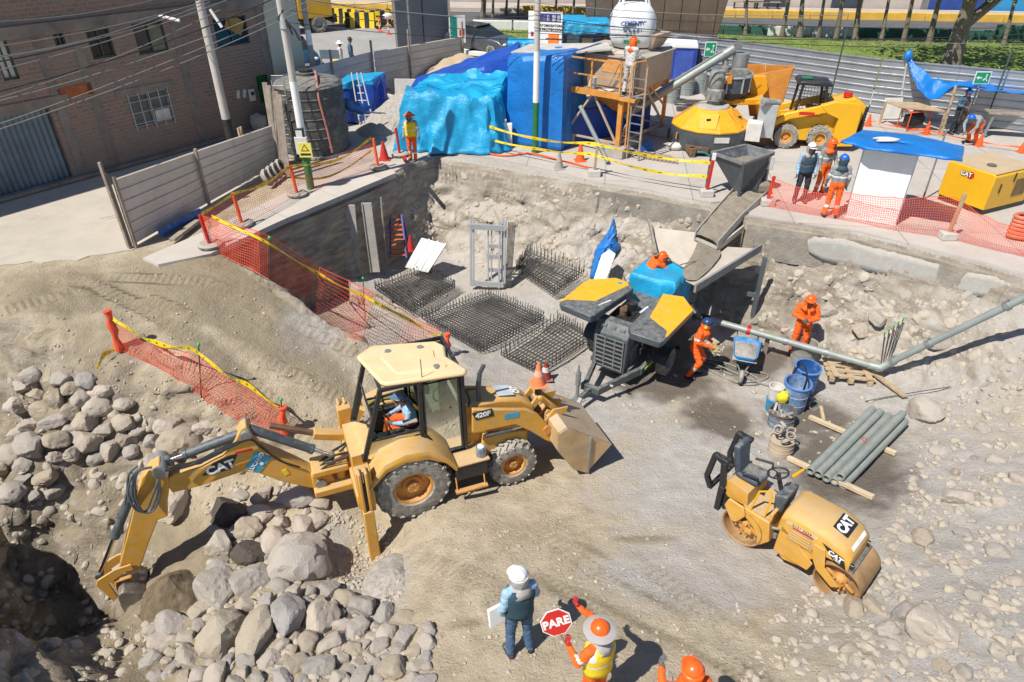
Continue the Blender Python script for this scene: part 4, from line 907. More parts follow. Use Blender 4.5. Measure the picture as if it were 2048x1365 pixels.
# foreground engineer
g=gxy(1038,1300);pA=person('man in white hard hat, blue jeans and dark vest seen from behind',g,112,dict(waL=(.05,.27,.9),waR=(.22,-.14,1.12),elR=(.02,-.26,1.13),anL=(-.03,.15,.09),anR=(-.05,-.14,.09),knR=(.0,-.12,.49)),shirt=FABL,pants=JEAN,hands=SKIN,helmet=HWHT,cape=CAPE,vest=VBOT,headdir=(1,.45))
F_=Frame(g,112);b=MB();b.box(F_.w(.02,.33,.96),(.05,.24,.32),(0,.15,R(112+10)));tag(b.build('paper_folder',WHT,bevel=.01),'white folder held under the arm of the man in jeans','folder')
# flagman with the PARE sign
g=gxy(1178,1365);g=Vector((g.x+.02,g.y-.33,g.z+.02));pB=person('worker in yellow vest and wide grey sun brim seen from above holding the stop sign',g,128,dict(elR=(.26,-.22,1.32),waR=(.5,-.1,1.45),elL=(.06,.3,1.18),waL=(.27,.27,1.27),hdL=(.2,.1,.9),hdR=(.5,.3,.9)),shirt=FABO,pants=FABO,hands=REDG,helmet=HRED,brim=CAPE,cape=CAPE,vest=FABY,vestband=REFL,legband=True)
FBm=Frame(g,128);hs=FBm.w(.29,.28,1.35)
sg=thing('stop_paddle','red octagonal PARE stop paddle held up by the worker in the yellow vest','sign',hs);nrm=(CO-hs).normalized();sc_=hs+nrm*.04+Vector((-.14,.05,.28));cl=sc_-hs
b=MB();xd=Vector((1,0,0)).lerp(Vector((.95,.25,.1)),1);M=plate(cl,xd-nrm*xd.dot(nrm),Vector((0,.3,1)))
oc=[(.2*math.cos(R(22.5+45*k)),.2*math.sin(R(22.5+45*k))) for k in range(8)]
b.prism(oc,-.008,.0,'z',M);b.build('border',WHT,sg);b=MB();b.prism([(x*.93,y*.93) for x,y in oc],.001,.004,'z',M);b.build('face',RED,sg)
text_mesh('PARE',.155,WHT,sg,M @ Matrix.Translation((0,0,.006)),bold=.006,sx=.95)
b=MB();b.cyl((0,0,-.12),cl-(M.to_3x3() @ Vector((0,.17,.01))),.014);b.build('handle',WOOD,sg)
# second flag helper at the bottom edge
g2=Vector(gxy(1330,1365));g2=Vector((g2.x-.03,g2.y-.85,g2.z+.02));person('worker in orange hard hat and hood cut by the bottom edge of the picture',g2,100,dict(elL=(.1,.3,1.25),waL=(.26,.27,1.42),hdL=(.2,.0,.95)),shirt=FABO,pants=FABO,hands=DGL,helmet=HRED,hood=FABO)
# pit workers
g=gxy(1388,752);person('worker in orange coveralls with yellow ear muffs beside the concrete pump',g,-25,dict(pel=(-.1,0,.88),chest=(.0,0,1.2),neck=(.03,0,1.38),head=(.09,0,1.5),shL=(0,.18,1.33),shR=(0,-.18,1.33),hipL=(-.1,.09,.86),hipR=(-.1,-.09,.86),knL=(.13,.12,.5),knR=(.1,-.14,.5),anL=(-.02,.13,.09),anR=(-.12,-.16,.09),waL=(.27,.12,.98),waR=(.3,-.08,.96)),hands=mat('yellow_gloves',(.5,.36,.05),.8,var=.3),helmet=HDK,goggles=True,muffs=TAPE,hood=FABO,legband=True,h=1.06)
g=gxy(1592,708);person('worker in orange coveralls and hood looking down at his hands behind the delivery pipe',g,-112,dict(head=(.08,0,1.55),elL=(.04,.27,1.1),waL=(.26,.06,1.12),elR=(.04,-.27,1.1),waR=(.26,-.05,1.14)),hands=DGL,helmet=HRED,hood=FABO,boots=mat('brown_boots',(.12,.04,.02),.6,var=.3),h=1.08)
# edge worker
g=P(826,322,2.22);person('worker with yellow vest, orange brimmed hard hat and grey sleeves at the pit corner',g,-100,dict(elL=(-.02,.25,1.12),waL=(.02,.3,.9),anL=(.06,.12,.09),anR=(-.1,-.1,.09),knR=(-.02,-.1,.5)),shirt=FABG,pants=FABO,hands=DGL,helmet=HRED,brim=mat('orange_brim',(.6,.16,.06),.7),vest=FABY,vestband=REFL,cape=CAPE,h=.93,legband=True)
# three men on the right yard
g=P(1597,405,2.2);person('man in white hard hat and grey vest over pale blue shirt facing the pit',g,-95,None,shirt=FABL,pants=mat('dark_trousers',(.03,.03,.045),.8),hands=DGL,helmet=HWHT,cape=CAPE,vest=FABN,vestband=mat('vest_grey',(.1,.11,.12),.8),goggles=True,h=1.0)
g=P(1636,390,2.2);person('man in orange hard hat and grey shirt leaning on a shovel',g,-70,dict(elL=(.05,.27,1.1),waL=(.2,.18,.98),head=(.07,0,1.56)),shirt=FABG,pants=FABO,hands=mat('yellow_gloves',(.5,.36,.05)),helmet=HRED,hood=FABO,headdir=(1,.6),h=.98,legband=True)
b=MB();F_=Frame(g,-70);b.cyl(F_.w(.25,.2,0),F_.w(.22,.2,1.15),.018);b.mi=1;b.box(F_.w(.26,.2,.1),(.03,.2,.22));tag(b.build('shovel',[WOOD,STEEL]),'shovel held upright by the man in the orange hood','shovel')
g=P(1658,434,2.2);person('man in blue hard hat and grey shirt seen from behind at the net',g,78,dict(elL=(.02,.27,1.1),waL=(.12,.27,.92),anL=(-.02,.15,.09),anR=(-.04,-.14,.09)),shirt=FABG,pants=FABO,hands=DGL,helmet=HBLU,cape=FABN,muffs=TAPE,h=1.0,legband=True)
# welders
WBX=P(1900,262,2.2)
person('standing worker in blue cap and dark leather apron under the blue canopy',P(1905,268,2.2),-70,dict(elL=(.05,.26,1.12),waL=(.25,.1,1.1),elR=(.05,-.26,1.12),waR=(.25,-.08,1.08),head=(.08,0,1.55)),shirt=mat('dusty_blue_shirt',(.06,.13,.2),.85),pants=mat('dark_trousers',(.03,.03,.045)),hands=mat('brown_gloves',(.3,.14,.08),.8),helmet=HBLU,apron=mat('leather',(.07,.055,.045),.8),h=.95)
person('bent worker in blue hard hat, grey shirt and orange trousers cutting near the barrier tape',P(1940,288,2.2),-150,dict(pel=(-.1,0,.75),chest=(.2,0,.92),neck=(.36,0,.95),head=(.5,0,.93),shL=(.33,.18,.95),shR=(.33,-.18,.95),elL=(.4,.22,.7),waL=(.5,.12,.5),elR=(.4,-.22,.7),waR=(.52,-.08,.5),hipL=(-.1,.09,.74),hipR=(-.1,-.09,.74),knL=(.12,.14,.42),knR=(.08,-.14,.42),anL=(-.05,.14,.09),anR=(-.1,-.15,.09)),shirt=FABG,pants=FABO,hands=mat('brown_gloves',(.3,.14,.08)),helmet=HBLU,h=1.0)
# pedestrians on the far road
person('pedestrian in a round white sun hat walking behind the grey corrugated fence',P(686,152,2.2),20,None,shirt=FABW,pants=FABL,hands=SKIN,helmet=WHT,brim=WHT,h=.93)
person('dark haired pedestrian in a blue jacket walking behind the grey corrugated fence',P(706,144,2.2),20,None,shirt=JEAN,pants=FABN,hands=SKIN,helmet=BLK,h=.93)
# ================================================================ MACHINES
RIMY=mat('rusty_yellow_rim',(.58,.27,.06),.6,var=.35,vs=6,dust=.35,dcol=(.42,.3,.18))
DECB=mat('decal_black',(.02,.02,.022),.5);DECW=mat('decal_white',(.8,.8,.78),.5);DECL=mat('decal_blue',(.05,.32,.5),.5,var=.2,vs=20)
def wheel(parent,c,r,w,rim,near=-1,lugs=22,tm=RUB,rm=RIMY,lugh=.035,hub=True):
    c=Vector(c);M=Matrix.Rotation(math.pi/2,3,'X')
    t=MB();h=w/2
    t.lathe([(rim,-h*.8),(rim+.03,-h*.95),(r*.86,-h),(r*.96,-h*.9),(r-lugh,-h*.7),(r-lugh,h*.7),(r*.96,h*.9),(r*.86,h),(rim+.03,h*.95),(rim,h*.8)],40,c,M,caps=False)
    for k in range(lugs):
        for s in (-1,1):
            a=2*math.pi*(k+(.5 if s>0 else 0))/lugs;p0=c+Vector((math.cos(a)*(r-lugh*.4),s*h*.02,math.sin(a)*(r-lugh*.4)));a2=a+.5*2*math.pi/lugs*1.3
            p1=c+Vector((math.cos(a2)*(r-lugh*.5),s*h*.82,math.sin(a2)*(r-lugh*.5)));p2=c+Vector((math.cos(a2)*(r*.9),s*h*1.01,math.sin(a2)*(r*.9)))
            nr=Vector((math.cos((a+a2)/2),0,math.sin((a+a2)/2)));t.beam(p0,p1,r*.085,lugh*1.3,nr);t.beam(p1,p2,r*.08,lugh,Vector((0,s,0)))
    wl=thing('wheel',None,None);wl.parent=parent
    bpy.data.objects.remove(wl)
    ty=t.build('wheel',tm,parent,ang=30)
    b=MB();s=near
    b.lathe([(rim+.012,-h*.84),(rim+.012,h*.84),(rim-.03,h*.8),(rim-.04,h*.2),(rim*.55,h*.1),(rim*.5,h*.3),(.0001,h*.32)] if s<0 else [(.0001,-h*.32),(rim*.5,-h*.3),(rim*.55,-h*.1),(rim-.04,-h*.2),(rim-.03,-h*.8),(rim+.012,-h*.84),(rim+.012,h*.84)],32,c,M,caps=False)
    rr=b.build('rim',rm,ty,ang=30)
    return ty
def lathe_y(b,prof,c,n=28):b.lathe([(r,y) for r,y in prof],n,c,Matrix(((1,0,0),(0,0,1),(0,-1,0))))
def hose(parent,pts,r=.018,name='hose',m=BLK):
    pts=[Vector(p) for p in pts];out=[]
    for i in range(len(pts)-1):
        p0=pts[max(i-1,0)];p1=pts[i];p2=pts[i+1];p3=pts[min(i+2,len(pts)-1)]
        for k in range(6):
            t=k/6;out.append(.5*((2*p1)+(p2-p0)*t+(2*p0-5*p1+4*p2-p3)*t*t+(3*p1-p0-3*p2+p3)*t**3))
    out.append(pts[-1]);b=MB();b.tube(out,r,6);return b.build(name,m,parent)
def spl(pts,n=6):
    pts=[Vector(p) for p in pts];out=[]
    for i in range(len(pts)-1):
        p0=pts[max(i-1,0)];p1=pts[i];p2=pts[i+1];p3=pts[min(i+2,len(pts)-1)]
        for k in range(n):
            t=k/n;out.append(.5*((2*p1)+(p2-p0)*t+(2*p0-5*p1+4*p2-p3)*t*t+(3*p1-p0-3*p2+p3)*t**3))
    return out+[pts[-1]]
# ---------------------------------------------------------------- backhoe loader
FK=Frame(P(835,1035,-.4),21.4)
bk_=thing('backhoe_loader','dusty yellow backhoe loader with a cream cab roof working in the middle of the site','backhoe loader',FK.o,FK.deg)
CREAM=mat('sun_bleached_roof',(.72,.52,.28),.55,var=.12,vs=2.5,dust=.25,dcol=(.62,.5,.36))
for (x,y,n_) in ((0,.22,-1),(0,1.88,1)):wheel(bk_,(x,y,.72),.72,.44,.37,n_,lugs=20,lugh=.05)
for (x,y,n_) in ((2.06,.3,-1),(2.06,1.8,1)):wheel(bk_,(x,y,.5),.5,.34,.26,n_,lugs=18,lugh=.04)
for (x,y,r,k) in ((0,.07,.12,1.0),(2.06,.18,.09,1)):
    b=MB();b.cyl((x,y,.72 if x==0 else .5),(x,y+.2,.72 if x==0 else .5),r,r,14);[b.cyl((x+math.cos(a)*r*.7,y-.02,(.72 if x==0 else .5)+math.sin(a)*r*.7),(x+math.cos(a)*r*.7,y,(.72 if x==0 else .5)+math.sin(a)*r*.7),.014,n=6) for a in [i*math.pi/3 for i in range(6)]];b.build('wheel_hub',RIMY,bk_)
b=MB();b.b2((-.95,.62,.55),(2.55,1.5,.95));b.b2((1.2,.55,.85),(2.5,1.55,1.25));b.cyl((0,.3,.72),(0,1.8,.72),.11);b.cyl((2.06,.4,.5),(2.06,1.7,.5),.09);b.build('chassis',YEL,bk_,bevel=.02)
# hood with sloping nose
S=lambda x,y,l=.45:FK.side(x,y,l)
hoodp=[(1.16,1.3),(1.16,2.02),(1.9,1.98),(2.35,1.86),(2.62,1.6),(2.66,1.2),(2.45,1.05)]
b=MB();b.prism(hoodp,.62,1.5,'y');hd_=b.build('hood',YEL,bk_,bevel=.06)
b=MB();b.prism([(1.2,.78),(1.75,.8),(2.25,.86),(2.25,1.26),(1.75,1.32),(1.2,1.34)],0,.01,'z',Matrix.Translation((0,0,1.99)) @ Matrix.Rotation(R(2.5),4,'Y'));b.build('anti_glare_panel',mat('brown_black_panel',(.05,.04,.03),.6,dust=.3),hd_)
b=MB();b.box((2.05,1.06,1.985),(.34,.62,.01),(0,.19,0));wd=b.build('windowed_decal',mat('pale_decal',(.45,.5,.52),.5),hd_);text_mesh('CAT',.2,DECW,hd_,plate((2.3,1.06,1.93),(0,-1,0),(-.9,0,.35)) if False else plate((2.3,1.06,1.93),(0,1,0),(-.93,0,.37)),bold=.008,ext=.004)
b=MB();[b.box((2.66,1.06,1.22+.07*k),(.03,.7,.03)) for k in range(6)];b.build('grille',BLK,hd_)
b=MB();p0=S(960,806,.75);b.tube([(1.5,.78,1.9),(1.5,.78,2.35),(1.53,.78,2.62),(1.62,.78,2.8)],[.05,.055,.05,.045],10);b.build('exhaust_pipe',DGRY,bk_)
b=MB();b.tube([(1.25,.55,1.3),(1.25,.5,1.9),(1.3,.5,2.1),(1.25,.55,2.35)],.025,6);b.build('grab_rail',BLK,bk_)
# loader arms, near and far
arm=[S(*q_,.3) for q_ in [(945,819),(1053,819),(1075,828),(1095,850),(1122,872),(1121,881),(1110,888),(1090,880),(1060,862),(1030,848),(945,866)]]
for (ya,yb) in ((.28,.42),(1.62,1.76)):
    b=MB();b.prism(arm,ya,yb,'y');la=b.build('loader_arm',YEL,bk_,bevel=.015)
    if ya<1:
        c0=S(968,829,.27);b=MB();b.prism([(c0[0]-.16,c0[1]-.1),(c0[0]+.2,c0[1]-.1),(c0[0]+.16,c0[1]+.09),(c0[0]-.24,c0[1]+.09)],.270,.277,'y');dc=b.build('decal',DECB,la)
        text_mesh('420F',.15,DECW,dc,plate((c0[0]-.02,.267,c0[1]-.005),(1,0,0),(0,0,1)),bold=.006)
        c0=S(1024,832,.27);b=MB();b.prism([(c0[0]-.15,c0[1]-.05),(c0[0]+.15,c0[1]-.07),(c0[0]+.14,c0[1]+.05),(c0[0]-.15,c0[1]+.07)],.272,.278,'y');b.build('blue_sticker',DECL,la)
        b=MB();q0=S(1095,860,.26);b.cyl((q0[0],.24,q0[1]),(q0[0],.3,q0[1]),.1,.08,14);b.build('pin_cover',RIMY,la)
    b=MB();y=ya+.07;a=S(972,871,.3);c=S(1048,852,.3);b.cyl((a[0],y,a[1]-.05),(a[0]+(c[0]-a[0])*.7,y,a[1]+(c[1]-a[1])*.7-.05),.05,n=10);b.mi=1;b.cyl((a[0]+(c[0]-a[0])*.6,y,a[1]+(c[1]-a[1])*.6-.05),(c[0],y,c[1]-.03),.028,n=8);b.build('lift_cylinder',[DGRY,CHROME],bk_)
fr_=[S(*q_,.5) for q_ in [(965,866),(1050,856),(1050,893),(1030,898),(975,905),(960,895)]]
b=MB();b.prism(fr_,.5,1.6,'y');b.build('front_frame',YEL,bk_,bevel=.02)
# linkage between arms
b=MB();
for y in (.75,1.35):
    a=Vector((*[S(1060,815,y)[0]],y,S(1060,815,y)[1]));q0=S(1105,790,y);
    b.beam((2.35,y,1.25),(2.75,y,1.75),.09,.14);b.beam((2.75,y,1.75),(3.2,y,1.25),.08,.12);b.beam((2.9,y-.02,1.35),(3.5,y-.02,1.0),.07,.1)
b.cyl((2.75,.6,1.75),(2.75,1.5,1.75),.05);b.build('bucket_linkage',YEL,bk_,bevel=.01)
b=MB();b.cyl((3.0,.35,1.05),(3.0,1.7,1.05),.07);b.build('cross_tube',YEL,bk_)
# front bucket
L0=-.1;prof=[(3.55,.0),(3.18,.12),(2.98,.45),(3.05,.8),(3.35,.98),(4.05,.72)]
prof=[S(*q_,L0) for q_ in [(1172,950),(1146,938),(1115,902),(1118,868),(1135,857),(1223,888)]];prof=[(x,max(z,.02)) for x,z in prof]
inn=[(x+.03,z+.0) for x,z in prof]
cx_=sum(p[0] for p in prof)/6;cz_=sum(p[1] for p in prof)/6
b=MB();k=len(prof);
def shell(y):return [Vector((x,y,z)) for x,z in prof]
def shelli(y):return [Vector((x+(cx_+.2-x)*.06,y,z+(cz_+.05-z)*.06)) for x,z in prof]
A_=shell(L0);B_=shell(2.15);Ai=shelli(L0+.03);Bi=shelli(2.12)
b.add(A_+B_+Ai+Bi,[(i,i+1,k+i+1,k+i) for i in range(k-1)]+[(2*k+i,3*k+i,3*k+i+1,2*k+i+1) for i in range(k-1)]+[(0,k,3*k,2*k),(k-1,3*k-1,4*k-1,2*k-1)][:1]+[(k-1,2*k+k-1,3*k+k-1,2*k-1)])
b.prism(prof,L0-.015,L0+.03,'y');b.prism(prof,2.12,2.165,'y')
bu_=b.build('front_bucket',mat('worn_bucket_paint',(.50,.34,.17),.5,.1,var=.3,vs=1.6,dust=.5,dcol=(.42,.36,.29)),bk_,smooth=False)
b=MB();b.beam((prof[0][0]+.02,L0-.03,prof[0][1]+.03),((prof[4][0]+prof[5][0])/2,L0-.03,(prof[4][1]+prof[5][1])/2),.03,.06);b.beam((prof[0][0],L0,.04),(prof[0][0],2.15,.04),.04,.1);b.build('cutting_edge',STEEL,bu_)
for y in (.5,1.0,1.55):
    b=MB();b.prism([(prof[3][0]-.12,prof[3][1]-.1),(prof[3][0]+.1,prof[3][1]+.2),(prof[4][0]+.25,prof[4][1]+.1),(prof[4][0]+.2,prof[4][1]-.05)],y-.03,y+.03,'y');b.build('bucket_bracket',YEL,bu_,bevel=.01)
# steps, tank
a=FK.side(909,925,.02);c=FK.side(972,925,.02)
b=MB();b.b2((.82,.02,.62),(1.46,.6,.98));st=b.build('side_tank',BLK,bk_,bevel=.02)
b=MB();b.b2((.78,.0,.985),(1.5,.6,1.01));b.build('tread_plate',mat('yellow_tread',(.55,.33,.1),.6,var=.35,vs=40,dust=.4),st)
b=MB();b.beam((.78,-.05,.42),(1.42,-.05,.42),.1,.04);b.cyl((.82,-.03,.42),(.82,.05,.7),.015);b.cyl((1.38,-.03,.42),(1.38,.05,.7),.015);b.build('step',RIMY,st)
q_=FK.w(1.38,.16,1.02);ca_=thing('paint_can','small battered blue and silver can standing on the backhoe step','can',q_,20);b=MB();b.lathe([(.1,0),(.1,.2),(.085,.2),(.085,.03),(.0001,.03)],16);b.build('can',mat('can_metal',(.25,.3,.38),.4,.4,var=.6,vs=9),ca_);b=MB();b.ell((0,0,.2),(.08,.08,.05),8,5);b.build('rags',WHD,ca_)
# fenders
for (ya,yb) in ((-.04,.52),(1.6,2.14)):
    b=MB();arc=[R(a) for a in (176,150,122,96,70,44,22)]
    def fz(a):return (math.cos(a)*.92*(1.0),.72+math.sin(a)*.86+(.08 if 60<math.degrees(a)<125 else 0))
    rings=[]
    for a in arc:
        x,z=fz(a);xi,zi=math.cos(a)*.88,.72+math.sin(a)*.82
        rings.append([Vector((x,ya,z-.09)),Vector((x,ya+.03,z)),Vector((x,yb,z+.02)),Vector((xi,yb,zi-.02)),Vector((xi,ya+.02,zi-.09))])
    b.loft(rings);b.build('fender',YEL,bk_,bevel=.012)
# cab
roofz=2.95
rp_=[FK.top(*q_,roofz) for q_ in [(712,712),(742,690),(870,681),(889,690),(893,712),(936,738),(930,745),(772,768),(760,764)]]
b=MB();b.prism(rp_,roofz-.1,roofz,'z');rf=b.build('roof',CREAM,bk_,bevel=.045)
c0=[sum(p[0] for p in rp_)/9,sum(p[1] for p in rp_)/9]
b=MB();b.prism([(c0[0]+(x-c0[0])*.62,c0[1]+(y-c0[1])*.62) for x,y in rp_],roofz-.01,roofz+.025,'z',scale_b=.94);b.build('roof_panel',CREAM,rf,bevel=.01)
for q_ in ((776,703),(840,695),(873,733)):
    x,y=FK.top(*q_,roofz+.02);b=MB();b.cyl((x,y,roofz),(x,y,roofz+.035),.065,.06,16);b.build('roof_plug',STEEL,rf)
x,y=FK.top(844,755,roofz);b=MB();b.cyl((x,y,roofz),(x,y,roofz+.38),.008,n=5);b.build('antenna',BLK,rf)
nl,fl_=.42,1.66
def pt(x,y,z):return Vector((x,y,z))
xr0,xr1=-.32,1.0;zb_=1.38
RN,RFz,FN,FFz=pt(-.33,nl,roofz-.08),pt(-.33,fl_,roofz-.08),pt(1.14,nl,roofz-.08),pt(1.14,fl_,roofz-.08)
bn={(k):v for k,v in dict(RN=pt(-.78,nl,1.35),RF=pt(-.78,fl_,1.35),FN=pt(1.16,nl,1.1),FF=pt(1.16,fl_,1.1)).items()}
for top_,bot in ((RN,bn['RN']),(RFz,bn['RF']),(FN,bn['FN']),(FFz,bn['FF']),(pt(.36,nl,roofz-.08),pt(.32,nl,1.0)),(pt(.36,fl_,roofz-.08),pt(.32,fl_,1.0))):
    b=MB();b.beam(top_,bot,.075,.085);b.build('pillar',BLK,bk_,bevel=.012)
b=MB()
for y in (nl,fl_):
    b.beam(pt(-.33,y,roofz-.1),pt(1.14,y,roofz-.1),.05,.08);b.beam(pt(-.62,y,1.78),pt(.33,y,1.78),.04,.045);b.beam(pt(.36,y,1.0),pt(1.16,y,1.02),.05,.06)
for x,z in ((-.33,roofz-.1),(1.14,roofz-.1),(-.78,1.38)):b.beam(pt(x,nl,z),pt(x,fl_,z),.06,.07)
b.beam(pt(-.52,nl,2.1),pt(-.52,fl_,2.25),.035,.035);b.build('cab_frame',BLK,bk_,bevel=.008)
def pane(pts,name='window',parent=bk_,m=GLASS):
    b=MB();b.add([Vector(p) for p in pts],[tuple(range(len(pts)))]);return b.build(name,m,parent,smooth=False)
for y in (nl+.0,fl_):
    pane([(.42,y,roofz-.16),(1.08,y,roofz-.16),(1.1,y,1.08),(.62,y,1.1),(.38,y,1.5)],'door_window')
    b=MB();b.tube([(.42,y-.02,roofz-.17),(1.07,y-.02,roofz-.17),(1.1,y-.02,1.1),(.7,y-.02,1.1),(.4,y-.02,1.62)],.022,6,closed=True);b.build('door_frame',BLK,bk_)
    pane([(-.60,y,1.74),(.30,y,1.74),(.1,y,1.6),(-.45,y,1.2),(-.72,y,1.4)],'side_window')
pane([(-.74,nl+.05,1.42),(-.74,fl_-.05,1.42),(-.53,fl_-.05,2.1),(-.53,nl+.05,2.1)],'rear_window')
pane([(1.15,nl+.05,2.05),(1.15,fl_-.05,2.05),(1.14,fl_-.05,roofz-.15),(1.14,nl+.05,roofz-.15)],'windshield')
b=MB();b.b2((-.7,nl+.03,1.0),(1.1,fl_-.03,1.12));b.b2((.98,nl+.06,1.12),(1.12,fl_-.06,1.95));b.build('cab_floor',BLK,bk_)
b=MB();b.box((.28,1.02,1.48),(.5,.5,.14));b.box((.52,1.02,1.85),(.14,.48,.72),(0,-.15,0));b.box((.6,1.02,2.25),(.1,.26,.2));b.box((.28,1.02,1.25),(.3,.3,.36));b.build('seat',mat('black_seat',(.03,.03,.035),.8),bk_,bevel=.04)
for y in (.62,1.42):b=MB();b.box((-.2,y,1.45),(.5,.16,.5));[b.cyl((-.25,y+s*.04,1.6),(-.3,y+s*.05,1.98),.014,n=6) for s in (-1,1)];b.build('control_console',BLK,bk_,bevel=.02)
b=MB();b.tube([(.86+.17*math.cos(a)*.7,1.02+.19*math.sin(a),2.02+.17*math.cos(a)*.5) for a in [k*math.pi/8 for k in range(16)]],.016,6,closed=True);b.cyl((.86,1.02,2.02),(1.0,1.02,1.7),.03);b.build('steering_wheel',BLK,bk_)
b=MB();b.b2((.02,.5,1.9),(.28,.62,1.92));b.build('grey_vent',GALV,bk_)
# mast frame, stabilisers
b=MB();b.b2((-1.05,.0,.62),(-.72,2.1,.95));b.b2((-1.0,.55,.5),(-.7,1.55,1.42));b.b2((-1.02,-.02,.5),(-.74,.2,1.5));b.b2((-1.02,1.9,.5),(-.74,2.12,1.5));b.build('rear_frame',YEL,bk_,bevel=.02)
for y in (-.03,2.13):
    zt=-.88 if y<1 else-.25
    b=MB();b.b2((-1.0,y-.11,zt+.1),(-.8,y+.11,.62));b.b2((-.99,y-.1,.62),(-.93,y+.1,1.56));b.b2((-.87,y-.1,.62),(-.81,y+.1,1.56));lg=b.build('stabiliser_leg',YEL,bk_,bevel=.02)
    b=MB();b.cyl((-.9,y,.4),(-.9,y,1.25),.06,n=12);b.mi=1;b.cyl((-.9,y,1.2),(-.9,y,1.5),.03,n=10);b.build('stabiliser_cylinder',[BLK,CHROME],lg)
    b=MB();b.b2((-1.12,y-.2,zt-.06),(-.72,y+.2,zt-.02));b.b2((-1.12,y-.2,zt-.02),(-1.08,y+.2,zt+.14));b.b2((-.76,y-.2,zt-.02),(-.72,y+.2,zt+.14));b.cyl((-1.1,y,zt+.06),(-.74,y,zt+.06),.03);b.build('stabiliser_foot',RUST,lg)
# boom and stick traced in the machine's own vertical mid plane
BL=.92
def BS(px,py,l=BL):return FK.side(px,py,l)
boomo=[BS(*q_) for q_ in [(345,985),(334,971),(337,955),(352,946),(403,934),(446,912),(468,885),(481,858),(492,852),(502,862),(520,897),(560,912),(600,930),(635,948),(660,946),(674,966),(668,978),(617,975),(561,962),(518,946),(490,943),(470,948),(400,972)]]
b=MB();b.prism(boomo,BL-.02,BL+.24,'y');bo=b.build('boom',YEL,bk_,bevel=.02)
for px,py,rr_ in ((492,866,.09),(641,962,.1),(321,938,.13)):b=MB();q_=BS(px,py);b.cyl((q_[0],BL-.11,q_[1]),(q_[0],BL+.33,q_[1]),rr_,n=18);b.build('pivot_pin',STEEL,bk_)
dp=[BS(*q_,BL-.02) for q_ in [(404,952),(425,927),(456,912),(476,907),(462,938),(430,948)]]
b=MB();b.prism(dp,BL-.028,BL-.021,'y');dc=b.build('decal',DECB,bo)
a=Vector((BS(420,941)[0],0,BS(420,941)[1]));c=Vector((BS(462,926)[0],0,BS(462,926)[1]));d_=(c-a).normalized();m0=(a+c)/2
text_mesh('CAT',.25,DECW,dc,plate((m0.x,BL-.033,m0.z),d_,(-d_.z,0,d_.x)),bold=.01)
sp_=[BS(*q_,BL-.02) for q_ in [(490,936),(512,903),(543,914),(519,945)]];b=MB();b.prism(sp_,BL-.03,BL-.021,'y');dc=b.build('blue_sticker',DECL,bo)
m0=Vector((sum(p[0] for p in sp_)/4,BL-.036,sum(p[1] for p in sp_)/4));e0=Vector((sp_[1][0]-sp_[0][0],0,sp_[1][1]-sp_[0][1])).normalized();
text_mesh('LUCANO',.11,DECW,dc,plate(m0+Vector((-e0.z,0,e0.x))*.03,e0,(-e0.z,0,e0.x)),bold=.002)
b=MB();b.cyl(m0+Vector((e0.z,0,-e0.x))*.07-Vector((0,.004,0)),m0+Vector((e0.z,0,-e0.x))*.07+Vector((0,.002,0)),.035,n=12);b.build('emblem',DECW,dc)
q_=BS(487,901);b=MB();b.box((q_[0],BL-.026,q_[1]),(.28,.008,.05));b.build('red_reflector',RED,bo);q_=BS(571,943);b=MB();b.box((q_[0],BL-.026,q_[1]),(.09,.008,.14),(0,-.3,0));b.build('yellow_sticker',TAPE,bo)
sto=[BS(*q_,BL-.05) for q_ in [(300,938),(318,928),(336,945),(338,985),(334,1010),(336,1032),(316,1040),(298,1085),(279,1140),(252,1146),(238,1134),(262,1040),(274,985),(284,955)]]
b=MB();b.prism(sto,BL-.07,BL+.19,'y');sk=b.build('stick',YEL,bk_,bevel=.02)
lk=[BS(*q_,BL-.1) for q_ in [(195,1160),(192,1170),(212,1186),(228,1202),(236,1192),(218,1166),(252,1142),(268,1138),(262,1128),(230,1138)]]
for y in (BL-.13,BL+.21):b=MB();b.prism(lk,y,y+.04,'y');b.build('bucket_link',YEL,sk,bevel=.008)
bp=[BS(*q_,BL-.2) for q_ in [(235,1185),(246,1176),(272,1178),(292,1184),(297,1208),(296,1222),(277,1232),(256,1231),(243,1208)]]
b=MB();b.prism(bp,BL-.3,BL+.4,'y');ub=b.build('digging_bucket',mat('worn_steel_bucket',(.2,.18,.16),.45,.5,var=.3,vs=5,dust=.3),bk_,bevel=.03)
b=MB();q_=BS(246,1160,BL);q2=BS(255,1190,BL);b.beam((q_[0],BL+.06,q_[1]+.02),(q2[0],BL+.06,q2[1]),.3,.16,(0,1,0));b.build('coupler',RIMY,ub,bevel=.03)
for k in range(4):
    b=MB();y=BL-.24+.2*k;q3=BS(292,1215,y);b.beam((q3[0]-.03,y,q3[1]-.02),(q3[0]+.14,y,q3[1]-.14),.06,.05);b.build('bucket_tooth',STEEL,ub)
def ram(p0,p1,f,r0,y,name,w=None):
    a=Vector((BS(*p0,y)[0],y,BS(*p0,y)[1]));c=Vector((BS(*p1,y)[0],y,BS(*p1,y)[1]));m=a.lerp(c,f);b=MB();b.cyl(a,m,r0,n=14);b.cyl(m-(m-a).normalized()*.06,m,r0*1.15,n=14);b.mi=1;b.cyl(m,c,r0*.5,n=10);b.mi=0;b.cyl(c-Vector((0,.06,0)),c+Vector((0,.06,0)),r0*.9,n=10);return b.build(name,[DGRY,CHROME],bk_)
ram((480,868),(335,922),.78,.085,BL+.11,'stick_cylinder');ram((268,975),(199,1150),.55,.075,BL-.0,'bucket_cylinder');ram((500,858),(665,912),.75,.085,BL+.1,'boom_cylinder')
hz3=lambda px,py,y:Vector((BS(px,py,y)[0],y,BS(px,py,y)[1]))
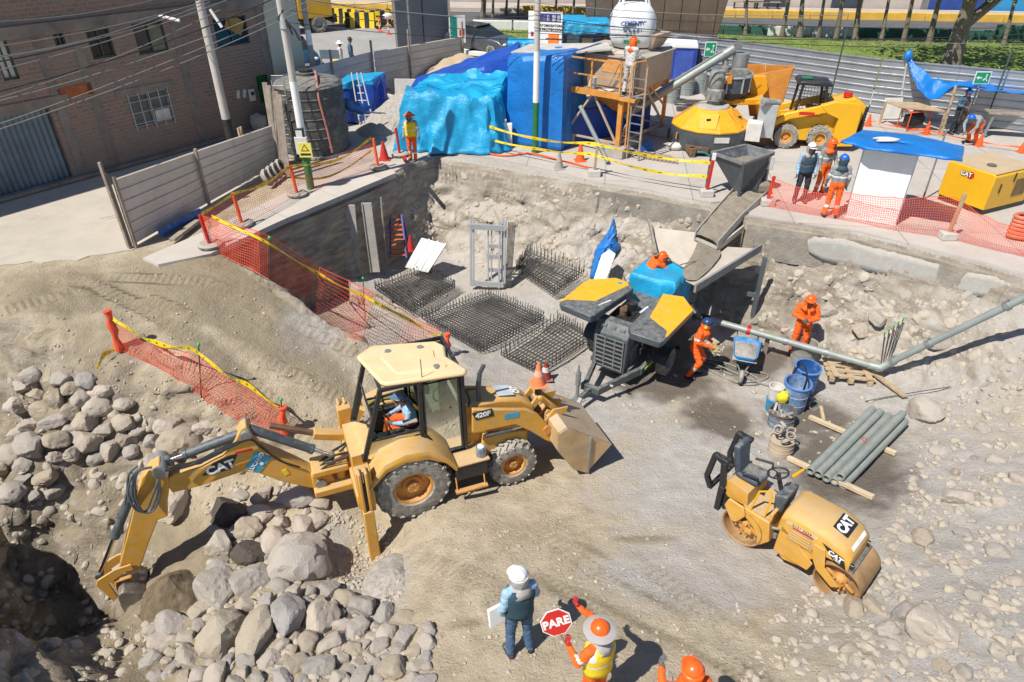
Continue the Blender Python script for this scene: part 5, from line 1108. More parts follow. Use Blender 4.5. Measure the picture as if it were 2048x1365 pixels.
for dy,dx in ((-.06,0),(.0,3),(.06,-3)):
    hose(bk_,[hz3(600+dx,935,BL+dy),hz3(560,922,BL+dy),hz3(520+dx,893,BL+dy),hz3(500,880,BL+dy-.1),hz3(460,893+dx,BL-.1+dy),hz3(410,918+dx,BL-.08+dy),hz3(370,935,BL-.1+dy),hz3(330,942,BL-.15+dy)],.018)
for dx in (0,8,-6,14):
    hose(bk_,[hz3(300+dx*.3,935,BL-.14),hz3(270+dx*.4,945,BL-.2),hz3(256+dx,985,BL-.2),hz3(270+dx,1018+dx*.3,BL-.25),hz3(292+dx,1022,BL-.22),hz3(306+dx,990,BL-.18),hz3(318,960,BL-.14)] if dx>=0 else [hz3(275,932,BL-.12),hz3(258,950,BL-.15),hz3(254,985,BL-.12),hz3(250,1010,BL-.1)],.02,m=DGRY)
for k in range(6):hose(bk_,[(-1.0,.75+.1*k,1.3-.05*(k%3)),(-1.3,.8+.07*k,1.2-.1*(k%2)),(-1.6,.85+.05*k,1.0),(-1.75,.9+.03*k,.95)],.02)
b=MB();b.b2((-1.75,.72,.45),(-1.0,1.3,.62));b.b2((-1.72,.78,.9),(-1.05,1.25,1.05));b.cyl((-1.2,1.0,.4),(-1.2,1.0,1.2),.1);b.b2((-1.75,.85,.55),(-1.5,1.2,.98));b.build('swing_frame',YEL,bk_,bevel=.03)
a=S(605,840,1.6);c=S(690,905,1.6)
b=MB();b.beam((-.95,1.72,1.0),(-1.55,1.75,1.2),.22,.16);b.mi=1;b.beam((-1.5,1.75,1.18),(-2.3,1.85,1.55),.1,.1);b.build('rear_arm',[YEL,RUST],bk_,bevel=.02)
def squash(o):
    nm=o.name.split('.')[0]
    if o.type=='MESH' and o.name not in done_:
        done_.add(o.name)
        for v in o.data.vertices:
            if v.co.y>.3:v.co.y=.3+(v.co.y-.3)*.55
    for c in o.children:squash(c)
done_=set()
for o in list(bk_.children):
    if o.name.split('.')[0] in ('hood','loader_arm','bucket_linkage','cross_tube','front_bucket','lift_cylinder','front_frame','exhaust_pipe'):squash(o)
# driver
person('backhoe driver in pale blue shirt, orange trousers and slate hard hat seated in the cab',FK.w(.28,1.02,.62),FK.deg+178,dict(pel=(0,0,.98),chest=(.06,0,1.27),neck=(.12,0,1.43),head=(.2,0,1.54),shL=(.07,.18,1.37),shR=(.07,-.18,1.37),hipL=(.05,.1,.97),hipR=(.05,-.1,.97),knL=(.44,.16,.98),knR=(.44,-.16,.98),anL=(.52,.17,.6),anR=(.52,-.17,.6),elL=(.14,.27,1.12),elR=(.14,-.27,1.12),waL=(.38,.16,1.1),waR=(.38,-.16,1.1)),shirt=FABL,pants=FABO,hands=DGL,helmet=HGB,h=.97)
# ---------------------------------------------------------------- traffic cones
def cone(loc,label,m=ORP,h=.5,group=None,band=WHD):
    t=thing('traffic_cone',label,'traffic cone',loc,10,group);b=MB();b.lathe([(h*.27,.02),(h*.05,h)],16);b.build('cone',m,t)
    b=MB();b.box((0,0,.015),(h*.62,h*.62,.03));b.build('base',m,t,bevel=.01)
    b=MB();b.lathe([(h*.175,h*.45),(h*.115,h*.7)],16,(0,0,0));o=b.build('reflective_band',band,t);o.scale=(1.03,1.03,1);return t
cy=FK.side(1107,770,.95);pz=FK.w(2.75,.86,1.85)
b=MB();b.cyl(FK.w(2.75,.62,1.78),FK.w(2.75,.62,2.0),.07);tag(b.build('cone_stub',BLK),'black rubber stub under the orange cone on the loader linkage','stub')
cone(FK.w(2.75,.62,2.0),'faded orange cone standing on top of the backhoe loader linkage',mat('faded_cone',(.8,.22,.08),.6,var=.15),.52,band=mat('faded_band',(.75,.4,.3),.6))
cone(P(1091,758,-.7)+Vector((0,0,.0)),'dark red dusty cone on the ground behind the loader linkage',mat('dark_red_cone',(.28,.04,.03),.7,dust=.3),.55,band=WHD)
# ---------------------------------------------------------------- tandem roller
FR_=Frame(P(1475,1085,0),-45)
ro=thing('road_roller','small yellow tandem roller with folded black roll bar parked on the grey dirt','road roller',FR_.o,FR_.deg)
ro.scale=(1,.88,1)
DRM=mat('drum_steel',(.40,.24,.11),.55,.2,var=.35,vs=3,dust=.2,dcol=(.46,.36,.24))
for (x,nm) in ((0,0),(1.67,1)):
    b=MB();b.lathe([(.0001,.22),(.345,.22),(.35,.02),(.375,.0),(.375,.95),(.35,.93),(.345,.75),(.0001,.75)],44,(x,0,.375),Matrix(((1,0,0),(0,0,1),(0,1,0))))
    d=b.build('drum',DRM,ro,ang=25)
    b=MB();M=Matrix(((1,0,0),(0,0,1),(0,1,0)));b.lathe([(.09,.07),(.11,.12),(.12,.22)],20,(x,0,.375),M);
    for k in range(6):a=k*math.pi/3;b.cyl((x+.12*math.cos(a),.0,.375+.12*math.sin(a)),(x+.12*math.cos(a),.05,.375+.12*math.sin(a)),.018,n=6)
    b.box((x+.02,.1,.36),(.1,.08,.16));b.box((x-.16,.14,.45),(.2,.05,.05),(0,.5,0));b.box((x+.16,.14,.33),(.2,.05,.05),(0,.5,0));b.build('drum_motor',RIMY,d,bevel=.01)
SR_=lambda x,y,l=0:FR_.side(x,y,l)
# front body: lower skirt, louvred side, hood
low=[SR_(*q,0) for q in [(1565,1040),(1556,1095),(1563,1120),(1608,1140),(1614,1130),(1628,1114),(1645,1108),(1655,1060),(1620,1040)]]
b=MB();b.prism([(.6,.95),(.64,.3),(.78,.2),(1.12,.28),(1.2,.55),(1.36,.76),(1.5,1.0),(1.2,1.05)],.03,.92,'y');b.prism([(.6,.3),(1.2,.3),(1.25,.5),(.62,.95)],.0,.031,'y');bd=b.build('front_body',YEL,ro,bevel=.025)
b=MB();hp=[(.56,.8),(.58,1.17),(.68,1.24),(1.3,1.24),(1.6,1.14),(1.74,.98),(1.76,.74),(1.5,.80),(1.1,.76)]
rings=[]
for y,k in ((.0,0),(.03,.05),(.14,.12),(.81,.12),(.92,.05),(.95,0)):
    rings.append([Vector((x,y,z-(.12-k if z>.85 else 0))) for x,z in hp])
b.loft(rings);hd2=b.build('hood',YEL,ro,bevel=.02)
text_mesh('CAT',.26,DECW,None,Matrix.Identity(4)) if False else None
a3=FR_.top(1697,1047,1.12);
def onhood(x):return 1.24 if x<1.3 else 1.24-(x-1.3)*.333
xc,yc=1.42,.5;tilt=Vector((.42,0,onhood(xc+.2)-onhood(xc-.2))).normalized()
b=MB();M=plate((xc,yc,onhood(xc)+.012),(.0,1,0),(-tilt.x,0,-tilt.z));b.prism([(-.23,-.13),(.23,-.13),(.23,.13),(-.23,.13)],-.004,.003,'z',M);dc=b.build('decal',DECB,hd2);text_mesh('CAT',.22,DECW,dc,M @ Matrix.Translation((0,0,.006)),bold=.012)
b=MB();M=plate((1.68,.48,1.065),(0,1,0),(-.66,0,.75));b.prism([(-.28,-.035),(.28,-.035),(.28,.035),(-.28,.035)],-.004,.006,'z',M);b.build('white_strip',DECW,hd2)
b=MB();b.prism([(1.28,1.05),(1.64,.97),(1.72,.77),(1.52,.815)],-.008,-.002,'y');dc=b.build('decal',DECB,hd2);text_mesh('CAT',.12,DECW,dc,plate((1.52,-.012,.93),(1,0,-.22),(.22,0,1)),bold=.006);text_mesh('CB22',.05,DECW,dc,plate((1.56,-.012,.86),(1,0,-.22),(.22,0,1)))
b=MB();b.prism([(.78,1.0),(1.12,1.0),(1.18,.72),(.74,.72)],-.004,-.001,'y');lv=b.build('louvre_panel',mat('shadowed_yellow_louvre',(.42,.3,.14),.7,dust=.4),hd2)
b=MB();[b.b2((.78,-.02,.76+.055*k),(1.12,-.004,.78+.055*k)) for k in range(4)];b.build('louvre_slats',YEL,lv)
b=MB();b.b2((.68,-.012,1.035),(1.2,-.006,1.1));pl_=b.build('number_strip',mat('pale_strip',(.6,.5,.3),.6),hd2);text_mesh('0131 3224',.075,BLK,pl_,plate((.94,-.014,1.068),(1,0,0),(0,0,1)))
b=MB();b.b2((.8,-.01,1.0),(1.14,-.005,1.028));b.build('red_warning_strip',RED,hd2)
b=MB();b.prism([(1.18,.96),(1.36,.96),(1.44,.6),(1.72,.38),(1.62,.3),(1.32,.48),(1.2,.7)],-.045,.0,'y');b.build('yoke',YEL,ro,bevel=.012);b=MB();b.prism([(1.42,.98),(1.8,.62),(1.9,.45),(1.78,.42),(1.55,.6)],.93,.97,'y');b.build('yoke',YEL,ro,bevel=.012)
b=MB();b.beam((1.8,.05,.68),(1.8,.95,.68),.06,.12);b.b2((1.7,.04,.66),(1.78,.95,.74));b.build('bumper',DGRY,ro,bevel=.02)
b=MB();b.cyl((1.75,.1,.82),(1.79,.1,.82),.05,n=14);b.build('headlight',DARKG,ro);b=MB();b.cyl((1.75,.85,.82),(1.79,.85,.82),.05,n=14);b.build('headlight',DARKG,ro)
b=MB();b.b2((.44,.3,.35),(.66,.66,.5));b.cyl((.5,.2,.42),(.5,.75,.42),.05);b.cyl((.4,.15,.6),(.66,.2,.7),.03);b.build('articulation',STEEL,ro)
# rear body
b=MB();b.prism([(-.06,.82),(.42,.8),(.5,.4),(.36,.2),(.3,.2),(.28,.35),(.18,.5),(-.04,.66)],.02,.92,'y');b.b2((.38,.05,.8),(.44,.9,.98));b.prism([(-.38,.68),(-.32,.88),(-.04,.86),(.02,.68),(-.1,.45),(-.2,.42)],-.04,.01,'y');b.prism([(-.38,.68),(-.32,.88),(-.04,.86),(.02,.68),(-.1,.45),(-.2,.42)],.93,.98,'y');rbd=b.build('rear_body',YEL,ro,bevel=.02)
b=MB();b.b2((-.08,.06,.822),(.38,.88,.835));b.build('footplate',mat('yellow_tread',(.55,.33,.1),.6),rbd)
b=MB();b.prism([(-.42,.8),(-.48,1.12),(-.4,1.18),(-.06,1.1),(-.02,.82)],.08,.88,'y');b.b2((.05,.02,.3),(.17,.03,.42));b.build('seat_box',YEL,ro,bevel=.03)
b=MB();b.box((-.2,.5,1.22),(.46,.48,.12),(0,-.08,0));b.box((-.46,.5,1.5),(.12,.44,.56),(0,-.22,0));b.build('seat',mat('slate_vinyl',(.06,.08,.11),.55,var=.3,dust=.25),ro,bevel=.05)
b=MB();b.tube([(-.3,.22,1.35),(.0,.2,1.42),(.02,.22,1.3)],.025,6);b.build('armrest',BLK,ro);b=MB();b.tube([(-.3,.78,1.35),(.0,.8,1.42),(.02,.78,1.3)],.025,6);b.build('armrest',BLK,ro)
b=MB();c0=Vector((.2,.52,1.5));b.tube([c0+Vector((.17*math.cos(a)*.93,.19*math.sin(a),.17*math.cos(a)*.3)) for a in [k*math.pi/10 for k in range(20)]],.016,6,closed=True);[b.cyl(c0,c0+Vector((.17*math.cos(a)*.93,.19*math.sin(a),.17*math.cos(a)*.3)),.012,n=5) for a in (.5,2.6,4.7)];b.cyl(c0,(.32,.52,1.2),.04);b.build('steering_wheel',BLK,ro)
b=MB();b.prism([(.3,1.22),(.52,1.3),(.5,.9),(.34,.9)],.28,.82,'y');b.build('console',DGRY,ro,bevel=.04)
b=MB();b.cyl((.38,.8,1.38),(.5,.8,1.62),.035,.02,8);b.build('yellow_lever',YEL2,ro)
b=MB();b.tube([(.05,.06,.83),(.12,.06,1.3),(.28,.06,1.42),(.34,.06,1.3),(.3,.06,.85)],.02,6);b.build('handrail',YEL2,ro)
# folded roll bar: two crooked black legs each side
for y0 in (-.02,.86):
    b=MB();b.b2((-.56,y0,.45),(-.46,y0+.1,1.0));b.beam((-.5,y0+.05,1.0),(-.56,y0+.05,1.52),.1,.1);b.beam((-.56,y0+.05,1.52),(-.74,y0+.05,1.6),.1,.1);b.beam((-.74,y0+.05,1.6),(-.82,y0+.05,1.05),.09,.1);b.beam((-.82,y0+.05,1.05),(-.72,y0+.05,.85),.09,.09);b.box((-.62,y0+.05,1.58),(.3,.13,.08));b.build('roll_bar',BLK,ro,bevel=.012)
b=MB();b.beam((-.72,.0,.85),(-.72,.95,.85),.08,.08);b.b2((-.5,.08,.5),(-.38,.9,.85));b.build('rear_crossbar',BLK,ro,bevel=.01)
# ================================================================ CONCRETE PUMP TRAILER
FP=Frame((2.47,14.15,-.8),55);T_=lambda x,y,z:FP.top(x,y,z)
pu=thing('concrete_pump','grey and yellow towed concrete pump with both engine lids swung open','concrete pump',FP.o,FP.deg)
b=MB();b.b2((.12,-.5,.5),(2.3,.5,1.1));b.prism([(.35,1.1),(.35,1.5),(2.2,1.55),(2.25,1.1)],-.32,.42,'y');b.build('engine_body',DGRY,pu,bevel=.02)
b=MB();b.prism([(-.12,.42),(-.1,1.42),(.1,1.68),(.34,1.7),(.34,.42)],-.46,.46,'y');gf=b.build('radiator_cowl',DGRY,pu,bevel=.03)
b=MB();b.b2((-.135,-.38,.5),(-.122,.38,1.36));b.build('radiator',BLK,gf)
b=MB();
for k in range(8):b.b2((-.15,-.38,.5+.12*k),(-.136,.38,.53+.12*k))
for y in (-.38,-.15,.12,.36):b.b2((-.152,y-.015,.48),(-.136,y+.015,1.38))
b.build('grille',mat('dusty_slate',(.15,.17,.18),.6,dust=.35),gf)
b=MB();[b.b2((-.02,y-.07,1.56),(.12,y+.07,1.62)) for y in (-.25,0,.25)];b.build('hinge_plates',STEEL,gf)
b=MB();b.b2((.5,-.3,1.555),(1.1,.4,1.57));[b.b2((.5+.06*k,-.28,1.57),(.53+.06*k,.38,1.59)) for k in range(10)];b.build('roof_grating',BLK,pu)
b=MB();b.cyl((.75,.1,1.58),(.75,.1,1.75),.1,.11,14);b.tube([(.75,.1,1.74),(.72,.05,1.82),(.55,-.02,1.84)],[.06,.06,.05],8);b.build('exhaust',RUST,pu);b=MB();b.cyl((1.1,.05,1.57),(1.1,.05,1.78),.14,.15,16);b.build('air_filter',BLK,pu)
YCL=YEL2
def lid(outline,yellow,z,tilt,name,text_at,deg_txt):
    # tilt: rise per metre across y
    pl=[T_(x,y,z) for x,y in outline];yp=[T_(x,y,z) for x,y in yellow]
    zz=lambda y:z+tilt*y
    n=len(pl);b=MB();b.add([(x,y,zz(y)) for x,y in pl]+[(x*.98+.02,y*.97,zz(y)-.2) for x,y in pl],[(i,(i+1)%n,n+(i+1)%n,n+i) for i in range(n)]+[tuple(range(n-1,-1,-1)),tuple(range(n,2*n))])
    l=b.build('lid',DGRY,pu,bevel=.03)
    n=len(yp);b=MB();b.add([(x,y,zz(y)+.012) for x,y in yp]+[(x,y,zz(y)-.1) for x,y in yp],[(i,(i+1)%n,n+(i+1)%n,n+i) for i in range(n)]+[tuple(range(n-1,-1,-1)),tuple(range(n,2*n))]);b.build('yellow_panel',YCL,l,bevel=.008)
    x,y=T_(*text_at,z);text_mesh('putzmeister',.085,DECW,l,plate((x,y,zz(y)+.006),(-math.cos(R(deg_txt)),-math.sin(R(deg_txt)),0),(math.sin(R(deg_txt)),-math.cos(R(deg_txt)),0)) if False else plate((x,y,zz(y)+.006),(math.cos(R(deg_txt)),math.sin(R(deg_txt)),tilt*math.sin(R(deg_txt))),(-math.sin(R(deg_txt)),math.cos(R(deg_txt)),tilt*math.cos(R(deg_txt)))),bold=.003)
    return l
ll=lid([(1118,603),(1166,560),(1181,554),(1234,553),(1258,562),(1268,576),(1190,628),(1180,632)],[(1119,600),(1168,560),(1181,555),(1232,554),(1256,564),(1258,570),(1192,600),(1136,595)],2.05,-.05,'left',(1210,604),-20)
rl=lid([(1258,650),(1318,590),(1328,586),(1369,590),(1389,616),(1331,676),(1322,680),(1262,664)],[(1300,632),(1326,587),(1368,591),(1388,616),(1336,668),(1330,671),(1336,658)],2.0,.05,'right',(1288,618),-5)
for l_,px,py in ((ll,1240,565),):x,y=T_(px,py,2.06);b=MB();b.cyl((x,y,2.05-.05*y),(x,y,2.075-.05*y),.06,n=14);b.build('badge',DECL,l_)
for (s,x0) in ((1,.5),(1,1.9),(-1,.5),(-1,1.9)):b=MB();b.cyl((x0,.4*s,1.4),(x0+.05,.75*s,1.95),.018,n=6);b.build('gas_strut',CHROME,pu)
b=MB();random.seed(8)
for k in range(14):x=random.uniform(.5,2.1);z=random.uniform(.7,1.3);b.box((x,-.56,z),(random.uniform(.08,.3),.1,random.uniform(.06,.2)))
b.build('engine',mat('engine_black',(.035,.035,.035),.5,.3,var=.6,vs=12),pu,bevel=.008)
for k in range(4):hose(pu,[(1.2+.15*k,-.6,1.3),(1.4+.1*k,-.72,1.0-.1*k),(1.9,-.7,.8),(2.2,-.6,.9+.05*k)],.018)
for s in (-1,1):
    wheel(pu,(1.15,1.02*s if s>0 else-1.02,.38),.38,.24,.22,s,lugs=22,rm=STEEL,lugh=.02)
    b=MB();b.loft([[Vector((1.15+.48*math.cos(a),s*.86,.42+.46*math.sin(a))),Vector((1.15+.48*math.cos(a),s*1.2,.42+.46*math.sin(a))),Vector((1.15+.45*math.cos(a),s*1.2,.42+.43*math.sin(a))),Vector((1.15+.45*math.cos(a),s*.86,.42+.43*math.sin(a)))] for a in [R(15+k*18.75) for k in range(9)]]);b.build('fender',BLK,pu)
b=MB();b.cyl((1.15,-1.0,.38),(1.15,1.0,.38),.06);b.b2((.0,-.55,.42),(3.2,-.43,.56));b.b2((.0,.43,.42),(3.2,.55,.56));b.build('axle_frame',DGRY,pu)
hx,hy=FP.top(1208,812,.35)
b=MB();b.beam((.2,-.75,.5),(-1.05,-.25,.42),.1,.2);b.beam((1.0,-.8,.55),(.15,-.76,.5),.1,.2);b.beam((.2,.45,.5),(-1.05,.12,.42),.1,.18);b.beam((-1.05,-.3,.42),(-1.05,.2,.42),.12,.18);b.beam((-1.05,-.05,.42),(-1.5,-.02,.42),.1,.1);b.build('drawbar',DGRY,pu,bevel=.012)
b=MB();b.beam((.9,-.862,.56),(.3,-.83,.52),.012,.05);b.build('green_stripe',mat('lime',(.35,.7,.03),.5),pu)
b=MB();b.cyl((-1.25,.2,.0),(-1.25,.2,.95),.045,n=10);b.cyl((-1.25,.2,.55),(-1.25,.2,.9),.065,n=12);b.cyl((-1.25,.2,.95),(-1.25,.2,1.12),.02,n=6);b.box((-1.25,.2,.03),(.3,.3,.05));b.build('jack_stand',STEEL,pu)
b=MB();b.beam((-1.4,-.02,.42),(-1.95,-.05,.12),.09,.07);b.cyl((-1.95,-.05,.1),(-2.08,-.05,.08),.07,n=14);b.build('tow_eye',STEEL,pu)
b=MB();b.cyl((-.4,-.52,.35),(-.4,-.66,.35),.03);b.box((-.35,-.5,.38),(.2,.06,.14));b.cyl((-.75,-.42,.48),(-.75,-.5,.48),.04);b.build('brake_fitting',STEEL,pu)
# hopper with tarp at the back
b=MB();b.prism([(2.3,.4),(2.3,1.3),(3.1,1.3),(3.0,.4)],-.55,.55,'y');b.build('hopper',DGRY,pu,bevel=.02)
def drape(name,label,frame_obj,quad,zt,zb,m,seed=1,flare=.25,fold=.08,nfold=9,cat='tarp',top_noise=.05,wide=None,hem=.1,solid=.006,thing_top=True,cut=None):
    # cloth over a quad (world xy corners, counter-clockwise), from height zt down to zb
    c=sum([Vector(q) for q in quad],Vector((0,0)))/4;Q=[Vector(q) for q in quad];n=144;b=MB();rings=[]
    per=[]
    for i in range(4):
        a=Q[i];d=Q[(i+1)%4];per+=[a.lerp(d,k/(n//4)) for k in range(n//4)]
    zts=zt if hasattr(zt,'__len__') else [zt]*4
    def zat(i):k=i/(n/4);a=int(k)%4;return zts[a]*(1-(k-int(k)))+zts[(a+1)%4]*(k-int(k))
    zc=sum(zts)/4
    rings.append([Vector((c.x,c.y,zc+.02))]*n)
    for f in (.35,.65,.85,.96):rings.append([Vector((*(c.lerp(p,f)),zc*(1-f)+zat(i)*f+top_noise*nz(c.lerp(p,f).x*2+seed,c.lerp(p,f).y*2,seed)*1.0)) for i,p in enumerate(per)])
    rings.append([Vector((*p,zat(i)-.02)) for i,p in enumerate(per)])
    rows=15
    for r in range(1,rows+1):
        t=r/rows;ring=[]
        for i,p in enumerate(per):
            o=(p-c).normalized();a=2*math.pi*i/n
            w_=math.sin(a*nfold+3*nz(p.x*1.2+seed,p.y*1.2))*fold*t*.6+((.35-abs(nz(p.x*2.4+seed,p.y*2.4,t*1.1)))*2.2+(.3-abs(nz(p.x*6+seed,p.y*6,t*3+4)))*.9)*fold*min(1,t*3+.2)
            zbb=zb(p) if callable(zb) else zb
            z=zat(i)-.02+(zbb+hem*nz(p.x*3,p.y*3,seed)-zat(i))*t
            ring.append(Vector((*(p+o*(flare*t*t*.7+.04+w_)),max(z,zbb+.01))))
        rings.append(ring)
    b.loft(rings,caps=False);o=b.build(name,m,ang=60,solid=solid);
    if thing_top:tag(o,label,cat)
    return o
hq=[FP.w(2.15,-.62,0).xy,FP.w(3.2,-.62,0).xy,FP.w(3.2,.62,0).xy,FP.w(2.15,.62,0).xy]
drape('tarp','bright cyan tarp laid over the hopper end of the concrete pump',None,hq,1.25,.2,TARP,3,.05,.05,7,top_noise=.08,hem=.3)
# ================================================================ DELIVERY PIPE
PIPE=mat('pipe_grey_green',(.29,.33,.31),.5,.25,var=.15,vs=3,dust=.3,dcol=(.4,.36,.3))
A0=P(1400,634,-.05);A1=P(1745,732,-.25);A2=P(1775,728,-.1);A3=P(2085,578,2.75)
pp=thing('delivery_pipe','long grey green concrete delivery pipe bending up to the right edge','pipe',A1);L_=lambda p:Vector(p)-A1
b=MB();b.cyl(L_(A0),L_(A1),.085,n=18);b.build('pipe_section',PIPE,pp);b=MB();b.cyl(L_(A2),L_(A3),.085,n=18);b.build('pipe_section',PIPE,pp)
b=MB();b.tube([L_(A1-(A1-A0).normalized()*.1),L_(A1),L_(A1.lerp(A2,.5)+Vector((0,-.08,-.03))),L_(A2),L_(A2+(A3-A2).normalized()*.1)],.1,16);b.build('elbow',PIPE,pp)
b=MB();b.tube([L_(P(1378,612,.2)),L_(P(1390,626,.1)),L_(A0),L_(A0.lerp(A1,.06))],.11,14);b.build('rubber_coupling',BLK,pp)
for a,c,t in ((A0,A1,.3),(A0,A1,.52),(A0,A1,.75),(A2,A3,.3),(A2,A3,.8),(A2,A3,.04)):
    p=a.lerp(c,t);d=(c-a).normalized();b=MB();b.cyl(L_(p-d*.045),L_(p+d*.045),.112,n=18);b.box(L_(p+Vector((0,0,.12))),(.06,.06,.07));b.build('clamp',[RED] if t==.3 and a is A0 else STEEL,pp)
for px in (1425,1548):
    t=(px-1400)/345;p=A0.lerp(A1,t);g=G(p.x,p.y);b=MB();b.beam((p.x,p.y+.12,g-.1),(p.x,p.y+.1,p.z+.02),.1,.07);tag(b.build('wooden_prop',WOODG),('squat wooden prop under the pipe beside the pump' if px==1425 else 'squat wooden prop under the middle of the straight pipe'),'prop')
for k in range(5):
    q=GP(1760+k*4,745-k*3)[0];b=MB();tp_=q+Vector((.12+.05*k,.55,.85+.06*k));b.cyl(q,tp_,.014,n=5);b.mi=1;b.ell(tp_,(.03,.03,.03),6,4);tag(b.build('rebar_stake',[REBAR,GRNL]),'thin steel stake with a green cap leaning at the pipe elbow','stake','green capped stakes at the pipe elbow')
b=MB();q=GP(1740,745)[0];q2=GP(1808,800)[0];b.beam(q+Vector((0,0,.05)),q2+Vector((0,0,.1)),.13,.05);tag(b.build('board',WOOD),'pale sharpened board lying on the rubble below the pipe elbow','board')
# ================================================================ CONCRETE CHUTE AND PLATFORM
PLY=mat('plywood',(.46,.40,.33),.7,var=.15,vs=2,dust=.3,dcol=(.48,.44,.38))
ch=thing('receiving_platform','plywood receiving platform on steel posts above the concrete pump','platform',P(1400,520,1.6));o0=P(1400,520,1.6);LP_=lambda px,py,z:P(px,py,z)-o0
def psheet(name,pts,z,th,m,par,o=o0):
    n=len(pts);v=[P(x,y,z if not isinstance(z,list) else z[i])-o for i,(x,y) in enumerate(pts)];b=MB();b.add(v+[p-Vector((0,0,th)) for p in v],[(i,(i+1)%n,n+(i+1)%n,n+i) for i in range(n)]+[tuple(range(n-1,-1,-1)),tuple(range(n,2*n))]);return b.build(name,m,par)
psheet('plywood_sheet',[(1303,455),(1398,466),(1400,505),(1376,538),(1350,524),(1310,500)],[1.85,1.85,1.55,1.35,1.35,1.55],.04,PLY,ch)
psheet('plywood_sheet',[(1432,512),(1455,494),(1520,498),(1395,572),(1372,560),(1425,535)],[1.62,1.62,1.62,1.58,1.55,1.58],.04,PLY,ch)
b=MB();b.beam(LP_(1390,578,1.55),LP_(1522,496,1.62),.06,.22);b.build('edge_board',mat('weathered_edge',(.22,.23,.23),.7),ch)
b=MB();b.beam(LP_(1303,452,1.9),LP_(1308,508,1.65),.07,.07);b.build('edge_board',WOODG,ch)
for (px,py,ptop,z) in ((1500,653,505,1.5),(1388,640,575,1.5)):
    q=P(px,py,-.65);b=MB();b.beam(q-o0,Vector((q.x,q.y,1.52))-o0,.1,.1);b.build('post',mat('slate_post',(.1,.12,.13),.5),ch)
q=P(1500,653,-.65);b=MB();b.beam(Vector((q.x,q.y,.35))-o0,Vector((q.x-1.1,q.y+.3,.45))-o0,.06,.12);b.build('brace',mat('slate_post',(.1,.12,.13)),ch)
for (px,py) in ((1312,560),(1400,560)):q=P(px,py,-.4);b=MB();b.beam(Vector((q.x,q.y+1.2,-.6))-o0,Vector((q.x,q.y+1.2,1.4))-o0,.1,.1);b.build('post',mat('slate_post',(.1,.12,.13)),ch)
cu=thing('concrete_chute','sloping metal chute full of wet concrete running down from the grey hopper','chute',o0)
ce=[(P(1464,392,2.28)-o0,P(1528,398,2.28)-o0),(P(1430,430,2.05)-o0,P(1482,441,2.05)-o0),(P(1390,478,1.78)-o0,P(1432,498,1.78)-o0)]
b=MB();rings=[]
for (a,c) in ce:rings.append([a+Vector((0,0,.22)),a,c,c+Vector((0,0,.22)),c+Vector((.03,0,.22)),c+Vector((.03,0,-.03)),a+Vector((-.03,0,-.03)),a+Vector((-.03,0,.22))])
b.loft(rings);b.build('trough',mat('chute_steel',(.38,.38,.37),.5,.2,dust=.5),cu)
def wetsurf(name,fn,nu,nv,par,amp=.04):
    b=MB();b.grid(lambda u,v:fn(u,v)+Vector((0,0,amp*noise.fractal(fn(u,v)*4,1,2,4)+.05*math.sin(math.pi*v)*1.0)),nu,nv);return b.build(name,WCONC,par)
def cf(u,v):
    k=min(1,int(u*2));t=u*2-k;a=ce[k][0].lerp(ce[k+1][0],t);c=ce[k][1].lerp(ce[k+1][1],t);return a.lerp(c,v)+Vector((0,0,.14))
wetsurf('wet_concrete',cf,40,16,cu)
wc=[(1398,478,1.74),(1440,502,1.7),(1428,530,1.63),(1395,560,1.6),(1372,560,1.58),(1366,540,1.58),(1384,512,1.64)]
v=[P(*p)-o0 for p in wc];c=sum(v,Vector())/7;b=MB();rings=[[c+(p-c)*f+Vector((0,0,.02+.1*(1-f)+.03*nz(p.x*5,p.y*5,f*4))) for p in spl(v+[v[0]],5)[:-1]] for f in (.02,.3,.55,.8,1)];b.loft(rings,caps=False);b.build('spilled_concrete',WCONC,cu)
b=MB();b.beam(P(1487,456,1.9)-o0,P(1432,500,1.72)-o0,.05,.16);b.build('side_board',PLY,cu)
# worker raking the concrete
q=P(1326,512,1.55);wkr=person('worker in orange coveralls raking wet concrete behind the pump hopper',Vector((q.x-.28,q.y,.12)),8,dict(pel=(-.12,0,.9),chest=(.05,0,1.17),neck=(.17,0,1.29),head=(.28,0,1.36),shL=(.1,.18,1.28),shR=(.1,-.18,1.27),elL=(.36,.2,1.15),waL=(.6,.08,1.08),elR=(.35,-.16,1.1),waR=(.58,-.04,1.04),hipL=(-.12,.09,.88),hipR=(-.12,-.09,.88)),hands=REDG,helmet=HRED,hood=FABO)
b=MB();b.cyl(P(1360,530,1.75),P(1400,520,1.72),.015,n=6);rk=P(1405,523,1.74);b.tube([P(1395,521,1.72),P(1400,513,1.74),P(1410,530,1.7)],.015,5);tag(b.build('rake',STEEL),'steel rake pushed into the wet concrete','rake')
b=MB();d_=PY(1300,440,18.6);b.beam(P(1298,442,2.0),P(1312,508,1.65),.06,.1);tag(b.build('timber',WOODG),'upright timber plank leaning on the left edge of the plywood platform','timber')
b=MB();gz_=G(q.x-.3,q.y);[b.beam((q.x-.7+.8*i,q.y-.3+.6*j,gz_-.1),(q.x-.65+.7*i,q.y-.25+.5*j,.07),.07) for i in (0,1) for j in (0,1)];b.b2((q.x-.75,q.y-.35,.07),(q.x+.2,q.y+.35,.12));tag(b.build('trestle',WOODG),'wooden trestle the raking worker stands on behind the pump','trestle')
